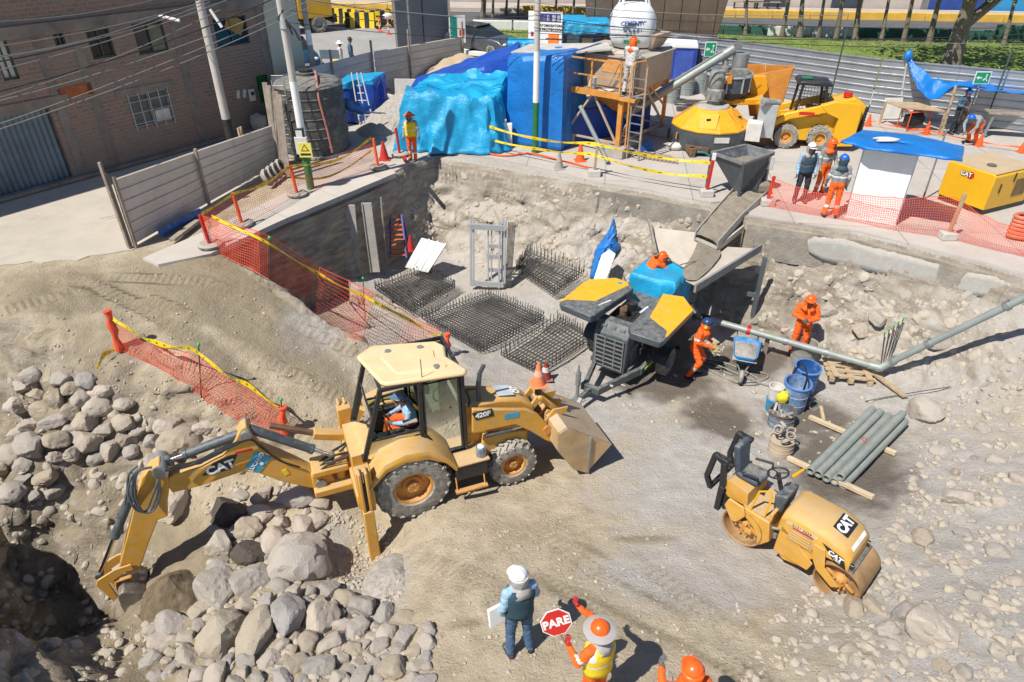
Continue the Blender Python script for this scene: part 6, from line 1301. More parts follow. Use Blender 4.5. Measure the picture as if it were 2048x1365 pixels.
# blue tarp hanging on the cut behind the pump
def rag_tarp(name,label,px,m,seed=0,thick=.12,lift=.12,cat='tarp'):
    base=[GP(x,y)[0] for x,y in px];c=sum(base,Vector())/len(base);n=len(base)
    pts=spl(base+[base[0]],5)[:-1];rings=[]
    for f in (0.01,.25,.5,.75,.92,1.0):rings.append([c.lerp(p,f)+Vector((0,-.25,.2))*(1-f**4)*(lift/.12)+Vector((nz(i*.5+seed,f*3)*.05,-abs(nz(i*.45,f*5,seed))*.12,nz(i*.6,f*4,seed+2)*.1)) for i,p in enumerate(pts)])
    b=MB();b.loft(rings,caps=False);return tag(b.build(name,m,ang=60,solid=.008),label,cat)
rag_tarp('tarp','crumpled blue tarp hanging down the stony cut behind the pump',[(1226,436),(1232,460),(1232,480),(1240,495),(1222,520),(1212,545),(1190,560),(1180,552),(1186,520),(1190,500),(1205,478),(1218,458)],TARPB,2)
q=P(1205,532,.35);b=MB();b.prism([(-.22,-.5),(.14,-.5),(.22,.4),(-.0,.5),(-.18,.3)],0,.05,'z');o=b.build('foam_board',WHT,bevel=.01);o.location=q+Vector((.05,-.2,.1));o.rotation_euler=(R(50),0,R(-25));tag(o,'white rounded plastic board leaning below the blue hanging tarp','board')
# ================================================================ REBAR MATS
def rebar(label,px,z,n1,n2,layers=2,h=.3,up=.3,tilt=None,sp=1,r=.009):
    c=[P(x,y,z if not isinstance(z,list) else z[i]) for i,(x,y) in enumerate(px)];o=sum(c,Vector())/4;t=thing('rebar_mat',label,'rebar mat',o);c=[p-o for p in c];cnt=0;extra_=MB()
    def q(u,v,z_):return (c[0].lerp(c[1],u)).lerp(c[3].lerp(c[2],u),v)+Vector((0,0,z_))
    for l in range(layers):
        z_=l*h
        for i in range(n1+1):
            u=i/n1;e=random.uniform(-.01,.01);pts=[q(u,-.02,z_+up*.6),q(u,-.0,z_),q(u,1,z_),q(u,1.02,z_+up*.6)]
            b=MB() if cnt<98 else extra_;b.tube([p+Vector((e,0,0)) for p in pts],r,5);
            if b is not extra_:b.build('bar',REBAR,t);cnt+=1
        for i in range(n2+1):
            v=i/n2;e=random.uniform(-.01,.01);pts=[q(-.02,v,z_+up*.6+.02),q(0,v,z_+.02),q(1,v,z_+.02),q(1.02,v,z_+up*.6+.02)]
            b=MB() if cnt<98 else extra_;b.tube([p+Vector((0,e,0)) for p in pts],r,5)
            if b is not extra_:b.build('bar',REBAR,t);cnt+=1
    for k in range(0,(n1+n2)*2,1):
        s=(k/((n1+n2)*2))*4;e=int(s);f=s-e;u,v=[(f,0),(1,f),(1-f,1),(0,1-f)][e];p0=q(u,v,-.0);extra_.tube([p0,p0+Vector((random.uniform(-.02,.02),random.uniform(-.02,.02),h*(layers-1)+up*random.uniform(.7,1.2)))],r,5)
    o_=extra_.build('starter_bars',REBAR,t);o_['kind']='stuff'
    return t
random.seed(3)
rebar('grey rebar mat lying in the pit nearest the leaning planks',[(832,590),(900,632),(925,580),(835,545)] if False else [(752,580),(823,626),(909,577),(848,546)],-.4,20,15,h=.14,up=.2)
rebar('dense dark rebar mat in the middle of the pit',[(846,640),(961,705),(1086,640),(978,594)],-.55,24,20,h=.14,up=.2)
rebar('open light rebar mat nearest the backhoe bucket',[(1004,712),(1082,750),(1186,680),(1115,642)],-.65,13,15,layers=2,h=.1,up=.26)
rebar('rebar mat tilted on the stony slope behind the pump',[(1033,543),(1108,592),(1166,550),(1062,508)],[-.3,-.35,.25,.3],15,12,layers=2,h=.12,up=.3)
# ================================================================ PIT PROPS
for i,(a,c) in enumerate((((712,540),(700,410)),((750,538),(733,406)))):
    q=P(*a,-.35)+Vector((.1,-.42,.1));top_=PY(*c,q.y+.1 if i==0 else q.y+.25);t=(top_-q);b=MB();b.beam(q,top_,.30,.07,(0,1,0));b.beam(q+Vector((-.13,-.03,0)),top_+Vector((-.13,-.03,0)),.03,.1,(0,1,0));tag(b.build('concrete_plank',CONC,bevel=.01),('left' if i==0 else 'right')+' of two dusty grey planks leaning on the shaded pit wall','plank')
q0=P(783,528,-.35);
ld=thing('ladder','blue framed step ladder with orange rungs at the back corner of the pit','ladder',P(797,516,-.1));lo=P(797,516,-.1);tp_=PY(792,430,lo.y+.75)-lo;sc=.26
for s in (-1,1):b=MB();b.beam((sc*s,0,0),tp_+Vector((sc*s*.7,0,0)),.05,.06,(0,1,0));b.build('stile',mat('violet_blue_paint',(.05,.06,.3),.5),ld)
for k in range(8):f=(k+.6)/8.6;b=MB();b.box(tp_*f,(sc*2*(1-.3*f),.09,.03));b.build('rung',mat('orange_rung',(.6,.15,.05),.6),ld)
for s in (-1,1):b=MB();b.beam((sc*s,.7,.0),tp_+Vector((sc*s*.7,.08,0)),.04,.05,(0,1,0));b.build('rear_leg',mat('violet_blue_paint',(.05,.06,.3)),ld)
b=MB();pc=[P(810,535,-.2),P(843,476,.55),P(893,489,.55),P(856,546,-.2)];o_=pc[0]
for k in range(3):
    f0,f1=k/3+.008,(k+1)/3-.008;b.add([pc[0].lerp(pc[3],f0),pc[0].lerp(pc[3],f1),pc[1].lerp(pc[2],f1),pc[1].lerp(pc[2],f0)],[(0,1,2,3)]);a0,a1=pc[0].lerp(pc[3],f1),pc[1].lerp(pc[2],f1);b.beam(a0+Vector((0,0,.02)),a1+Vector((0,0,.02)),.04,.03)
tag(b.build('roof_sheet',WHT,solid=.02),'white ribbed panel lying on the stones beside the step ladder','panel')
q=P(975,575,-.5);fw_=thing('formwork_cage','tall open grey steel formwork frame standing in the pit','formwork',q,-8);z1=hgt(980,452,q)
for x in (-.52,-.44,.36,.44,.52):b=MB();b.beam((x,.0+.1*(x>.4),0),(x,.35-.05*abs(x)+.1*(x>.4),z1+random.uniform(-.03,.06)),.055,.055);b.build('upright',GALV,fw_)
for z,w_ in ((.1,1.0),(z1*.93,1.0)):b=MB();b.beam((-.52,.02+z*.1,z),(.5,.02+z*.1,z),.06,.16);b.build('crossbar',GALV,fw_)
for x in (.0,.1):b=MB();b.beam((x,.15,.1),(x,.35,z1*.93),.04,.04);b.build('inner_upright',GALV,fw_)
for z in (.5,.95,1.3):b=MB();b.beam((.02,.22,z),(.4,.22,z),.04,.12);b.build('inner_crossbar',GALV,fw_)
b=MB();[b.cyl((.56+.03*k,.1,0),(.6+.04*k,.45,z1*.98),.014,n=5) for k in range(6)];b.build('rebar_bundle',REBAR,fw_)
b=MB();b.cyl(P(772,520,-.15),PY(762,395,20.1),.03,n=8);tag(b.build('pole',WOODG),'thin grey pole leaning in the shaded pit corner','pole')
b=MB();q=P(822,500,.05);b.lathe([(.14,0),(.03,.5)],14,q);b.box(q,(.3,.3,.03));tag(b.build('traffic_cone',mat('red_cone',(.5,.03,.02),.6)),'dull red cone lying between the ladder and the white panel','traffic cone')
# ================================================================ SILO WITH PLATFORM
FS=Frame(P(1130,290),-36.6)
si=thing('cement_silo','tan and orange cement bin on a braced steel stand with a railed platform','silo',FS.o,FS.deg)
TANP=mat('dusty_tan_steel',(.44,.34,.25),.6,.1,var=.18,vs=1.5,dust=.35,dcol=(.46,.4,.33));ORS=mat('orange_steel',(.66,.28,.05),.5,.1,var=.2,vs=2.5,dust=.4,dcol=(.48,.38,.28))
x0,x1,y0,y1,zt=-.5,2.25,.85,3.3,2.95
b=MB();b.loft([[Vector((x0,y0,2.0)),Vector((x1,y0,2.0)),Vector((x1,y1,2.0)),Vector((x0,y1,2.0))],[Vector((x0,y0,zt)),Vector((x1,y0,zt)),Vector((x1,y1,zt)),Vector((x0,y1,zt))]]);b.build('bin',TANP,si,bevel=.01,smooth=False)
b=MB();b.loft([[Vector((.9,1.8,.95)),Vector((1.3,1.8,.95)),Vector((1.3,2.2,.95)),Vector((.9,2.2,.95))],[Vector((x0,y0,1.997)),Vector((x1,y0,1.997)),Vector((x1,y1,1.997)),Vector((x0,y1,1.997))]]);b.build('cone',ORS,si,smooth=False)
b=MB();b.b2((x0-.06,y0-.06,zt),(x1+.06,y1+.06,zt+.04));b.prism([(.3,1.3),(1.9,1.3),(1.9,2.7),(.3,2.7)],zt+.04,zt+.12,'z',scale_b=.9);lid_=b.build('lid',mat('dusty_lid',(.4,.35,.29),.8,var=.2,vs=2),si)
b=MB();b.prism([(.5,2.2),(1.9,2.2),(1.9,3.1),(.5,3.1)],zt+.12,zt+.6,'z',scale_b=1.35);b.build('bag_cradle',TANP,lid_)
b=MB();c_=FS.side(1222,140,y0);b.b2((c_[0]-.35,y0-.012,2.45),(c_[0]+.35,y0-.003,2.88));b.build('orange_patch',mat('orange_remnant',(.62,.3,.1),.6,var=.4,vs=9),si)
for (x,y) in ((0,0),(2.1,0),(2.2,3.15),(-.3,3.15)):
    b=MB();zz=1.95 if y==0 else 2.2;b.beam((x,y,.35),(x,y,zz),.11 if (x,y) !=(2.1,0) else .16,.11,(0,1,0));b.build('leg',ORS,si)
for a,c in (((0,0,.45),(1.0,0,1.9)),((1.05,0,1.9),(2.0,0,.45)),((2.1,.1,.5),(2.15,1.4,1.95)),((2.15,1.6,1.95),(2.2,3.1,.5)),((2.2,1.5,2.2),(2.2,3.1,1.1)),((0,.1,.5),(-.2,1.6,1.9)),((-.2,1.7,1.9),(-.3,3.1,.5)),((-.3,3.15,.5),(1,3.15,1.9)),((2.2,3.15,.5),(1.0,3.15,1.9)),((0,0,.42),(2.1,0,.42)),((2.1,0,.42),(2.2,3.15,.42)),((-.3,3.15,.42),(2.2,3.15,.42)),((0,0,.42),(-.3,3.15,.42))):
    b=MB();b.beam(a,c,.06,.06);b.build('brace',TANP,si)
b=MB();b.b2((-.12,-.12,1.93),(2.65,.84,1.96));pf=b.build('platform',mat('grating',(.2,.19,.17),.7,.3,dust=.4),si);b=MB();b.b2((-.14,-.16,1.88),(2.05,-.121,2.08));b.b2((2.06,-.16,1.86),(2.66,-.121,1.97));b.build('toe_board',ORS,pf)
b=MB()
for x in (-.12,1.0,2.08):b.beam((x,-.13,1.9),(x,-.13,3.0),.05,.05)
b.beam((-.12,-.13,3.0),(2.08,-.13,3.0),.045,.045);b.beam((-.12,-.13,2.5),(2.08,-.13,2.5),.04,.04);b.beam((-.12,-.13,3.0),(-.12,.84,3.0),.045,.045);b.beam((-.12,-.13,2.5),(-.12,.84,2.5),.04,.04)
b.tube([(2.45,-.13,.4),(2.45,-.13,2.9),(2.5,0,3.05),(2.65,0.4,3.05),(2.7,.5,2.8),(2.7,.5,.4)],.028,6);b.build('railing',ORS,pf)
b=MB()
for x in (2.5,2.95):b.beam((x,-.05,.02),(x,-.05,2.95),.06,.05)
b.mi=1;[b.box((2.72,-.05,.35+.28*k),(.42,.035,.03)) for k in range(9)];b.build('ladder',[WOODG,STEEL],si)
for i,(x,y,s) in enumerate(((0,.0,.55),(2.1,0,.7),(2.2,3.15,.75),(-.3,3.15,.55))):
    b=MB();b.box((0,0,.17),(s,s*.8,.34));o=b.build('concrete_block',CONC,bevel=.02);o.location=FS.w(x,y,.0);o.rotation_euler=(0,0,R(FS.deg));tag(o,['concrete block under the near left leg of the silo stand','large concrete block under the near right leg of the silo stand','concrete block under the far right leg of the silo stand','concrete block under the far left leg of the silo stand'][i],'concrete block')
q=FS.w(.75,.35,1.96);b=MB();b.lathe([(.13,0),(.16,.38),(.145,.38),(.12,.02),(.0001,.02)],18);o=b.build('bucket',WHD);o.location=q;tag(o,'dirty white bucket standing on the silo platform','bucket')
q=FS.w(1.35,.3,1.97);b=MB();b.ell((0,0,.03),(.3,.12,.05),10,5);o=b.build('empty_sack',WHD);o.location=q;tag(o,'crumpled empty sack lying on the silo platform','sack')
person('worker in dusty white clothes and orange hood standing on the silo platform',FS.w(2.15,.3,1.97),50,dict(chest=(.04,0,1.26),head=(.08,0,1.56),elR=(.12,-.26,1.15),waR=(.36,-.22,1.1),elL=(.1,.26,1.15),waL=(.33,.2,1.12)),shirt=FABW,pants=FABW,hands=FABW,helmet=HRED,hood=FABO,h=1.02)
# big bag hanging over the bin
c0=FS.w(1.15,2.3,0);cb=PY(1264,62,c0.y);r_=39/FOC*(cb-CO).length;zb_=PY(1264,94,c0.y).z;zt_=PY(1264,8,c0.y).z
bg_=thing('bulk_bag','big white bulk bag with blue print hanging over the silo','bulk bag',(cb.x,c0.y,zb_));H_=zt_-zb_;b=MB();rings=[]
for (z,f) in ((.0,.05),(.01,.62),(.06,.86),(.25,.97),(.5,1.0),(.72,.97),(.88,.84),(1.0,.68),(1.03,.4)):
    rings.append([Vector((math.copysign(abs(math.cos(a))**.62,math.cos(a))*r_*f*(1+.05*math.sin(6*a+z*5)),math.copysign(abs(math.sin(a))**.62,math.sin(a))*r_*f*(1+.03*math.sin(5*a)),z*H_)) for a in [2*math.pi*k/40 for k in range(40)]])
b.loft(rings);b.build('bag',mat('woven_white',(.66,.68,.70),.6,var=.08,vs=6,bump=.4,bs=12),bg_,ang=80)
for sx in (-1,1):
    for sy_ in (-1,1):b=MB();b.beam((sx*r_*.75,sy_*r_*.6,H_*.75),(sx*r_*.3,sy_*r_*.2,H_*1.6),.09,.02);b.build('strap',WHT,bg_)
M=plate((-.1*r_,-r_*1.0,H_*.62),(1,.12,0),(0,-.05,1));PB=mat('print_blue',(.05,.1,.3),.6);PG=mat('print_green',(.04,.3,.15),.6)
text_mesh('CEMENTO',.19,PB,bg_,M,ext=.012,bold=.004)
b=MB();[b.prism([(-.3+.14*k,-.26),(-.22+.14*k,-.26),(-.22+.14*k,-.17),(-.3+.14*k,-.17)],-.0,.02,'z',M) for k in range(5)];b.build('print',PB,bg_)
b=MB();b.prism([(-.3,-.62),(.25,-.62),(.25,-.5),(-.3,-.5)],.0,.03,'z',M);b.build('print',PG,bg_)
# screw conveyor
a=FS.w(1.2,2.0,.75);c=PY(1452,108,25.6);sc=thing('screw_conveyor','long grey screw conveyor tube rising from the silo to the mixer','conveyor',a);d=c-a
b=MB();b.cyl((0,0,0),d,.14,n=16);b.build('tube',PIPE,sc);b=MB();b.cyl(Vector((0,0,.2)),d*.97+Vector((0,0,.2)),.03,n=8);b.build('conduit',STEEL,sc)
b=MB();b.cyl(d-d.normalized()*.1,d+d.normalized()*.3,.17,n=16);b.box(d+d.normalized()*.45+Vector((0,0,.05)),(.25,.2,.2));b.build('motor',STEEL,sc);b=MB();b.cyl(d-Vector((0,0,.1)),d-Vector((-.1,0,.8)),.1,.13,12);b.build('outlet_sleeve',mat('canvas',(.3,.3,.28),.9,var=.4),sc)
b=MB();p0=P(1215,330);b.cyl(p0+Vector((0,0,.1)),PY(1160,212,p0.y+.8),.07,n=12);tag(b.build('pipe',PIPE),'grey pipe leaning against the front of the silo stand','pipe')
# ================================================================ MIXER
gq=Vector((7.0,24.3,2.2));mx_=thing('concrete_mixer','dark grey pan mixer with yellow orange lid below a grey upper drum','mixer',gq);MO=lambda px,py,Y:PY(px,py,Y)-gq
cz=MO(1420,250,24.3);rp=69/FOC*(PY(1420,262,24.3)-CO).length
b=MB();b.lathe([(.2,cz.z-.66),(rp*.96,cz.z-.64),(rp,cz.z-.56),(rp,cz.z+.02),(rp*1.01,cz.z+.03)],48,(cz.x,0,0));b.build('pan',DGRY,mx_)
b=MB();b.lathe([(rp*1.02,cz.z+.03),(rp*1.02,cz.z+.09),(rp*.5,cz.z+.62),(rp*.42,cz.z+.64),(.0001,cz.z+.64)],12,(cz.x,0,0));ld_=b.build('pan_lid',ORG if False else mat('mixer_orange',(.80,.36,.015),.4,var=.1,dust=.15,dcol=(.5,.4,.3)),mx_,bevel=.02,smooth=False)
MXO=MATS['mixer_orange']
for a in (R(-110),R(-35)):
    b=MB();p=Vector((cz.x+math.cos(a)*rp*.74,math.sin(a)*rp*.74,cz.z+.36));b.box(p,(.62,.6,.05),Matrix.Rotation(a+math.pi/2,3,'Z') @ Matrix.Rotation(R(42),3,'X'));h_=b.build('hatch',MXO,ld_,bevel=.01);b=MB();b.box(p+Vector((0,0,.06)),(.14,.06,.05));b.build('latch',BLK,h_)
b=MB();b.lathe([(.0001,cz.z+.72),(.55,cz.z+.7),(.58,cz.z+.64)],20,(cz.x,0,0));b.build('dusty_cap',mat('cement_dust',(.38,.36,.32),.9,var=.2),mx_)
b=MB();z0_=cz.z+.7;b.lathe([(.22,z0_),(.2,z0_+.12),(.3,z0_+.16),(.3,z0_+.5),(.24,z0_+.55),(.26,z0_+.62),(.26,z0_+1.05),(.22,z0_+1.12),(.0001,z0_+1.13)],20,(cz.x,0,0));[b.box((cz.x+.28*math.cos(a),.28*math.sin(a),z0_+.35),(.1,.1,.2)) for a in (0,1,2,3,4,5)];b.build('gearbox_motor',mat('cement_grey_cast',(.26,.26,.24),.8,.1,var=.4,vs=8),mx_)
ud=MO(1452,178,25.4);b=MB();b.lathe([(.4,ud.z-.6),(.72,ud.z-.1),(.78,ud.z),(.78,ud.z+.5),(.74,ud.z+.58),(.0001,ud.z+.6)],28,(ud.x+.05,1.1,0));u_=b.build('upper_drum',DGRY,mx_,ang=25);b=MB();b.lathe([(.8,ud.z+.48),(.82,ud.z+.5),(.8,ud.z+.56)],28,(ud.x+.05,1.1,0));[b.box((ud.x+.05+.79*math.cos(t),1.1+.79*math.sin(t),ud.z+.25),(.05,.05,.5)) for t in (-2.4,-1.9,-1.2,-.7)];b.build('drum_hoop',GALV,u_);b=MB();b.cyl((ud.x-.3,.6,ud.z+.6),(ud.x-.3,.6,ud.z+.85),.15);b.box((ud.x+.3,.8,ud.z+.66),(.5,.3,.14));b.build('drum_fittings',MATS['cement_grey_cast'],u_)
pq_=MO(1442,156,24.68);b=MB();b.box((pq_.x,.27,pq_.z),(.7,.06,.34));sp2=b.build('orange_plate',ORG,u_);text_mesh('BMT',.2,DECW,sp2,plate((pq_.x,.235,pq_.z),(1,0,0),(0,0,1)),bold=.008)
p_=MO(1480,128,25.6);b=MB();b.cyl((p_.x,1.3,p_.z-.3),(p_.x,1.3,p_.z+.35),.27,n=20);b.build('vent',STEEL,mx_)
b=MB();a_=MO(1440,205,24.8);b.b2((a_.x,.5,a_.z-.1),(a_.x+1.5,1.7,a_.z+.1));b.beam((a_.x+1.4,.4,a_.z),(a_.x+1.7,.6,-.2+cz.z),.25,.2);b.build('support_beam',MXO,mx_,bevel=.02)
for (dx,dy) in ((-rp*.8,-rp*.5),(rp*.8,-rp*.5),(-rp*.8,rp*.6),(rp*.8,rp*.6),(rp*1.3,.8)):
    b=MB();b.beam((cz.x+dx,dy,0),(cz.x+dx,dy,cz.z-.3),.14,.14);b.build('leg',DGRY,mx_)
b=MB();zc_=cz.z-.78;b.beam((cz.x-.6,-rp-.08,zc_),(cz.x+.35,-rp-.2,zc_),.14,.14);b.mi=1;b.cyl((cz.x+.2,-rp-.2,zc_),(cz.x+.75,-rp-.25,zc_),.04);b.build('hydraulic_cylinder',[STEEL,CHROME],mx_)
hose(mx_,[(cz.x-.9,-rp*.8,zc_),(cz.x-.85,-rp,zc_+.2),(cz.x-.5,-rp-.1,zc_+.25),(cz.x-.2,-rp-.1,zc_+.1)],.03,m=mat('teal_hose',(.03,.2,.2),.5));hose(mx_,[(cz.x+.3,-rp*1.0,zc_+.1),(cz.x+.8,-rp*.9,zc_+.2),(cz.x+1.0,-rp*.6,zc_)],.03)
b=MB();b.b2((cz.x-1.0,-rp-.05,.1),(cz.x-.3,-rp+.5,.3));b.b2((cz.x-.95,-rp-.15,.3),(cz.x-.75,-rp+.1,zc_));b.build('frame_foot',RUST,mx_,bevel=.02)
b=MB();b.box((cz.x-rp*.95,-rp*.45,cz.z-.2),(.03,.2,.18),(0,0,R(-25)));b.build('orange_label',ORG,mx_);M_l=plate((cz.x+.1,-rp*1.005,cz.z-.16),(1,0,0),(0,0,1));b=MB();b.prism([(-.25,-.09),(.25,-.09),(.25,.09),(-.25,.09)],-.01,.012,'z',M_l);b.build('label',WHD,mx_)
p_=MO(1508,255,23.6);b=MB();b.box((p_.x,-.75,p_.z-.1),(.5,.5,.62),(0,0,R(-20)));cb_=b.build('control_box',WHD,mx_,bevel=.02);b=MB();b.box((p_.x+.45,-.5,p_.z+.2),(.6,.5,1.1),(0,0,R(-20)));b.build('cabinet',GALV,mx_,bevel=.02);b=MB();b.cyl((p_.x+.1,-.75,p_.z+.85),(p_.x+.75,-.6,p_.z+.8),.15,.1,12);b.build('wrapped_motor',mat('canvas',(.3,.3,.28)),mx_)
# skip loader hopper
FX=Frame(Vector((9.3,26.0,2.2)),-8);sk_=thing('loading_skip','tall orange feed skip with open chute behind the mixer','skip',FX.o,FX.deg)
SX=lambda px,py,y:Vector((FX.side(px,py,y)[0],y,FX.side(px,py,y)[1]))
nr=-.3;fr2=1.2;tl,tr,br,bl,bm=SX(1490,152,nr),SX(1586,137,nr),SX(1556,236,nr),SX(1500,232,nr),SX(1492,195,nr)
b=MB();b.add([tl,tr,br,bl],[(0,1,2,3)]);b.add([SX(1488,128,fr2),SX(1590,132,fr2),SX(1556,225,fr2),SX(1500,222,fr2)],[(0,3,2,1)])
T2,T3=SX(1488,128,fr2),SX(1590,132,fr2);B2,B3=SX(1500,222,fr2),SX(1556,225,fr2)
b.add([tr,T3,B3,br],[(0,1,2,3)]);b.add([tl,T2,B2,bl],[(0,3,2,1)]);b.build('shell',ORS,sk_,solid=.04,smooth=False)
b=MB();m1,m2=SX(1532,148,nr),SX(1531,131,fr2);b.add([m1,m2,SX(1520,215,fr2),SX(1512,222,nr)],[(0,1,2,3)]);b.build('partition',ORS,sk_,solid=.03,smooth=False)
b=MB();w1=[SX(*q_,nr-.25) for q_ in [(1489,152),(1533,154),(1536,180),(1516,205),(1502,208),(1500,180)]];b.add(w1+[p+Vector((0,.3,0)) for p in w1],[tuple(range(6)),tuple(range(11,5,-1))]+[(i,i+6,(i+1)%6+6,(i+1)%6) for i in range(6)]);b.build('side_chute',MXO,sk_,bevel=.01,smooth=False)
b=MB();a_=SX(1522,198,nr-.27);b.box(a_,(.2,.02,.2),(0,R(45),0));b.build('placard',WHD,sk_)
for x in (.2,1.1):b=MB();b.beam((x,.1,0),(x,.1,1.2),.12,.12);b.build('leg',ORS,sk_)
# grey discharge hopper
gq2=P(1475,385);gh_=thing('discharge_hopper','grey steel discharge hopper holding wet concrete below the mixer','hopper',gq2);zr=1.15
rim=[P(x,y,2.2+zr)-gq2 for x,y in [(1424,306),(1486,328),(1547,306),(1492,291)]];bot=[P(x,y,2.4)-gq2 for x,y in [(1466,378),(1478,388),(1512,380),(1500,372)]]
b=MB();b.loft([[p+Vector((0,0,0)) for p in bot],rim],caps=False);b.build('shell',DGRY,gh_,solid=.03,smooth=False)
b=MB();[b.beam(rim[i],rim[(i+1)%4],.09,.07) for i in range(4)];b.build('rim',STEEL,gh_)
cc=sum(rim,Vector())/4;b=MB();b.grid(lambda u,v:rim[0].lerp(rim[1],u).lerp(rim[3].lerp(rim[2],u),v).lerp(cc,.12)-Vector((0,0,.22+.06*nz(u*4,v*4))),10,10);b.build('wet_concrete',WCONC,gh_)
for q_ in ((1500,335),(1540,325)):p=PY(*q_,gq2.y+.1)-gq2;b=MB();b.box(p,(.2,.16,.4));b.cyl(p-Vector((0,0,.2)),p-Vector((0,0,.6)),.03);b.build('vibrator',WHD,gh_,bevel=.02)
for i in range(4):b=MB();b.beam(rim[i],Vector((rim[i].x,rim[i].y,0)) if i in (0,3) else Vector((rim[i].x*.8,rim[i].y,.1)),.07,.07);b.build('leg',DGRY,gh_)
b=MB();b.b2((-.1,-.25,.05),(.9,.5,.35));b.build('gate_concrete',WCONC,gh_,bevel=.08)
# ================================================================ SKID STEER
FKS=Frame(P(1633,300),168);ss=thing('skid_loader','yellow skid steer loader with black mesh cab beside the orange skip','skid loader',FKS.o,FKS.deg)
# local +x forward (left in the photo), near side is +y
def sks(px,py,y=0):return FKS.side(px,py,y)
for x in (0,1.12):
    for y,n_ in ((-.02,1),(-1.45,-1)):wheel(ss,(x,y,.41),.41,.3,.2,n_,lugs=16,rm=RIMY)
b=MB();b.prism([(-1.15,.25),(-1.3,1.5),(-.9,1.72),(-.3,1.6),(.1,1.1),(1.3,1.0),(1.5,.55),(1.4,.22)],-1.22,-.22,'y');b.build('body',YEL2,ss,bevel=.03)
b=MB();b.prism([(-1.12,.2),(-1.12,1.5),(-.95,1.62),(-.25,1.65),(.2,1.5),(-.05,1.25),(-.45,1.1),(-.4,.55),(-.45,.15)],-.2,.06,'y');b.build('side_tower',YEL2,ss,bevel=.02)
b=MB();b.prism([(-.3,1.62),(1.25,1.18),(1.75,.85),(1.9,.45),(1.75,.4),(1.55,.75),(1.1,1.0),(-.25,1.32)],-.14,.04,'y');b.prism([(-.3,1.62),(1.25,1.18),(1.75,.85),(1.9,.45),(1.75,.4),(1.55,.75),(1.1,1.0),(-.25,1.32)],-1.5,-1.36,'y');b.build('lift_arm',YEL2,ss,bevel=.02)
b=MB();b.b2((.35,.041,1.17),(.85,.047,1.27));o=b.build('red_decal',RED,ss)
b=MB();b.b2((-1.36,-1.2,.45),(-1.27,-.2,1.45));[b.b2((-1.39,-1.15,.5+.1*k),(-1.361,-.25,.54+.1*k)) for k in range(9)];b.build('rear_grille',BLK,ss,bevel=.01)
b=MB();b.cyl((-.7,-.55,1.7),(-.7,-.55,1.85),.14,n=14);b.build('red_cap',RED,ss)
for x,xx in ((-.05,.1),(.95,.85)):
    for y in (-.28,-1.18):b=MB();b.beam((x,y,1.0),(xx,y,2.1),.08,.08);b.build('cab_post',BLK,ss)
b=MB();b.prism([(-.1,2.05),(-.05,2.18),(.95,2.22),(1.05,2.08)],-1.25,-.2,'y');cr_=b.build('cab_roof',BLK,ss,bevel=.05);b=MB();b.box((.7,-.75,2.225),(.35,.4,.01));b.build('roof_window',GRN,cr_)
b=MB();[b.beam((.02+.1*k,-.27,1.15),(.07+.1*k,-.27,2.05),.012,.012) for k in range(9)];[b.beam((0,-.27,1.2+.1*k),(.95,-.27,1.2+.1*k),.012,.012) for k in range(9)];b.build('side_mesh',BLK,ss)
b=MB();b.box((.25,-.73,1.25),(.5,.5,.12));b.box((.0,-.73,1.55),(.12,.5,.5));b.build('seat',BLK,ss,bevel=.04)
b=MB();b.prism([(1.75,.05),(1.7,.7),(1.95,.75),(2.3,.1)],-1.6,.1,'y');b.build('bucket',RUST,ss,bevel=.01)
# ================================================================ TARPS, BOOTH, SHED, TANK
bq=[P(1018,290).xy,P(1120,303).xy,P(1120,303).xy+Vector((.9,1.6)),P(1018,290).xy+Vector((.5,1.9))];zb1=PY(1018,113,P(1018,290).y).z;zb2=PY(1120,112,P(1120,303).y).z
drape('tarp_booth','tall booth wrapped in glossy blue tarp behind the green and white pole',None,bq,[zb1,zb2,zb2,zb1],2.22,TARPB,11,.03,.035,7,cat='booth',hem=.05)
bq2=[P(1122,296).xy+Vector((.25,.3)),FS.w(1.4,3.6,0).xy,FS.w(1.4,3.6,0).xy+Vector((-.3,1.5)),P(1122,296).xy+Vector((.6,2.2))]
drape('tarp_wall','deep blue tarp wall standing behind the silo legs',None,bq2,PY(1150,196,26.2).z,2.22,TARPD,15,.02,.03,5,hem=.03)
b=MB();qs2=[P(1022,104,zb1+.05),P(1110,108,zb1+.05),P(1225,98,zb1+.25),P(1215,86,zb1+.25),P(1060,88,zb1+.1)];
b.add(qs2+[q-Vector((0,0,.05)) for q in qs2],[(0,1,2,3,4),(9,8,7,6,5)]+[(i,i+5,(i+1)%5+5,(i+1)%5) for i in range(5)]);tag(b.build('roof_panel',mat('dusty_panel',(.45,.43,.4),.8,var=.2),smooth=False),'dusty pale roof panel lying over the blue booth','panel')
hp_=[P(818,300).xy,P(985,303).xy,P(985,303).xy+Vector((.9,2.6)),P(840,300).xy+Vector((.3,2.6))];hz_=[PY(832,180,P(835,300).y+.5).z,PY(960,178,P(960,303).y+.5).z]
drape('tarp','large crumpled cyan tarp covering a heap at the pit corner',None,hp_,[hz_[0],hz_[1]-.2,hz_[1]+.1,hz_[0]+.1],2.22,TARP,21,.55,.17,11,top_noise=.35,hem=.1)
hp2=[Vector((-4.2,27.0)),Vector((0.1,26.0)),Vector((.3,28.0)),Vector((-4.0,30))]
drape('tarp','deep blue tarp sloping up behind the cyan tarp heap',None,hp2,[3.1,4.95,5.0,3.3],2.22,TARPD,27,.05,.06,6,top_noise=.1,hem=.05)
b=MB();
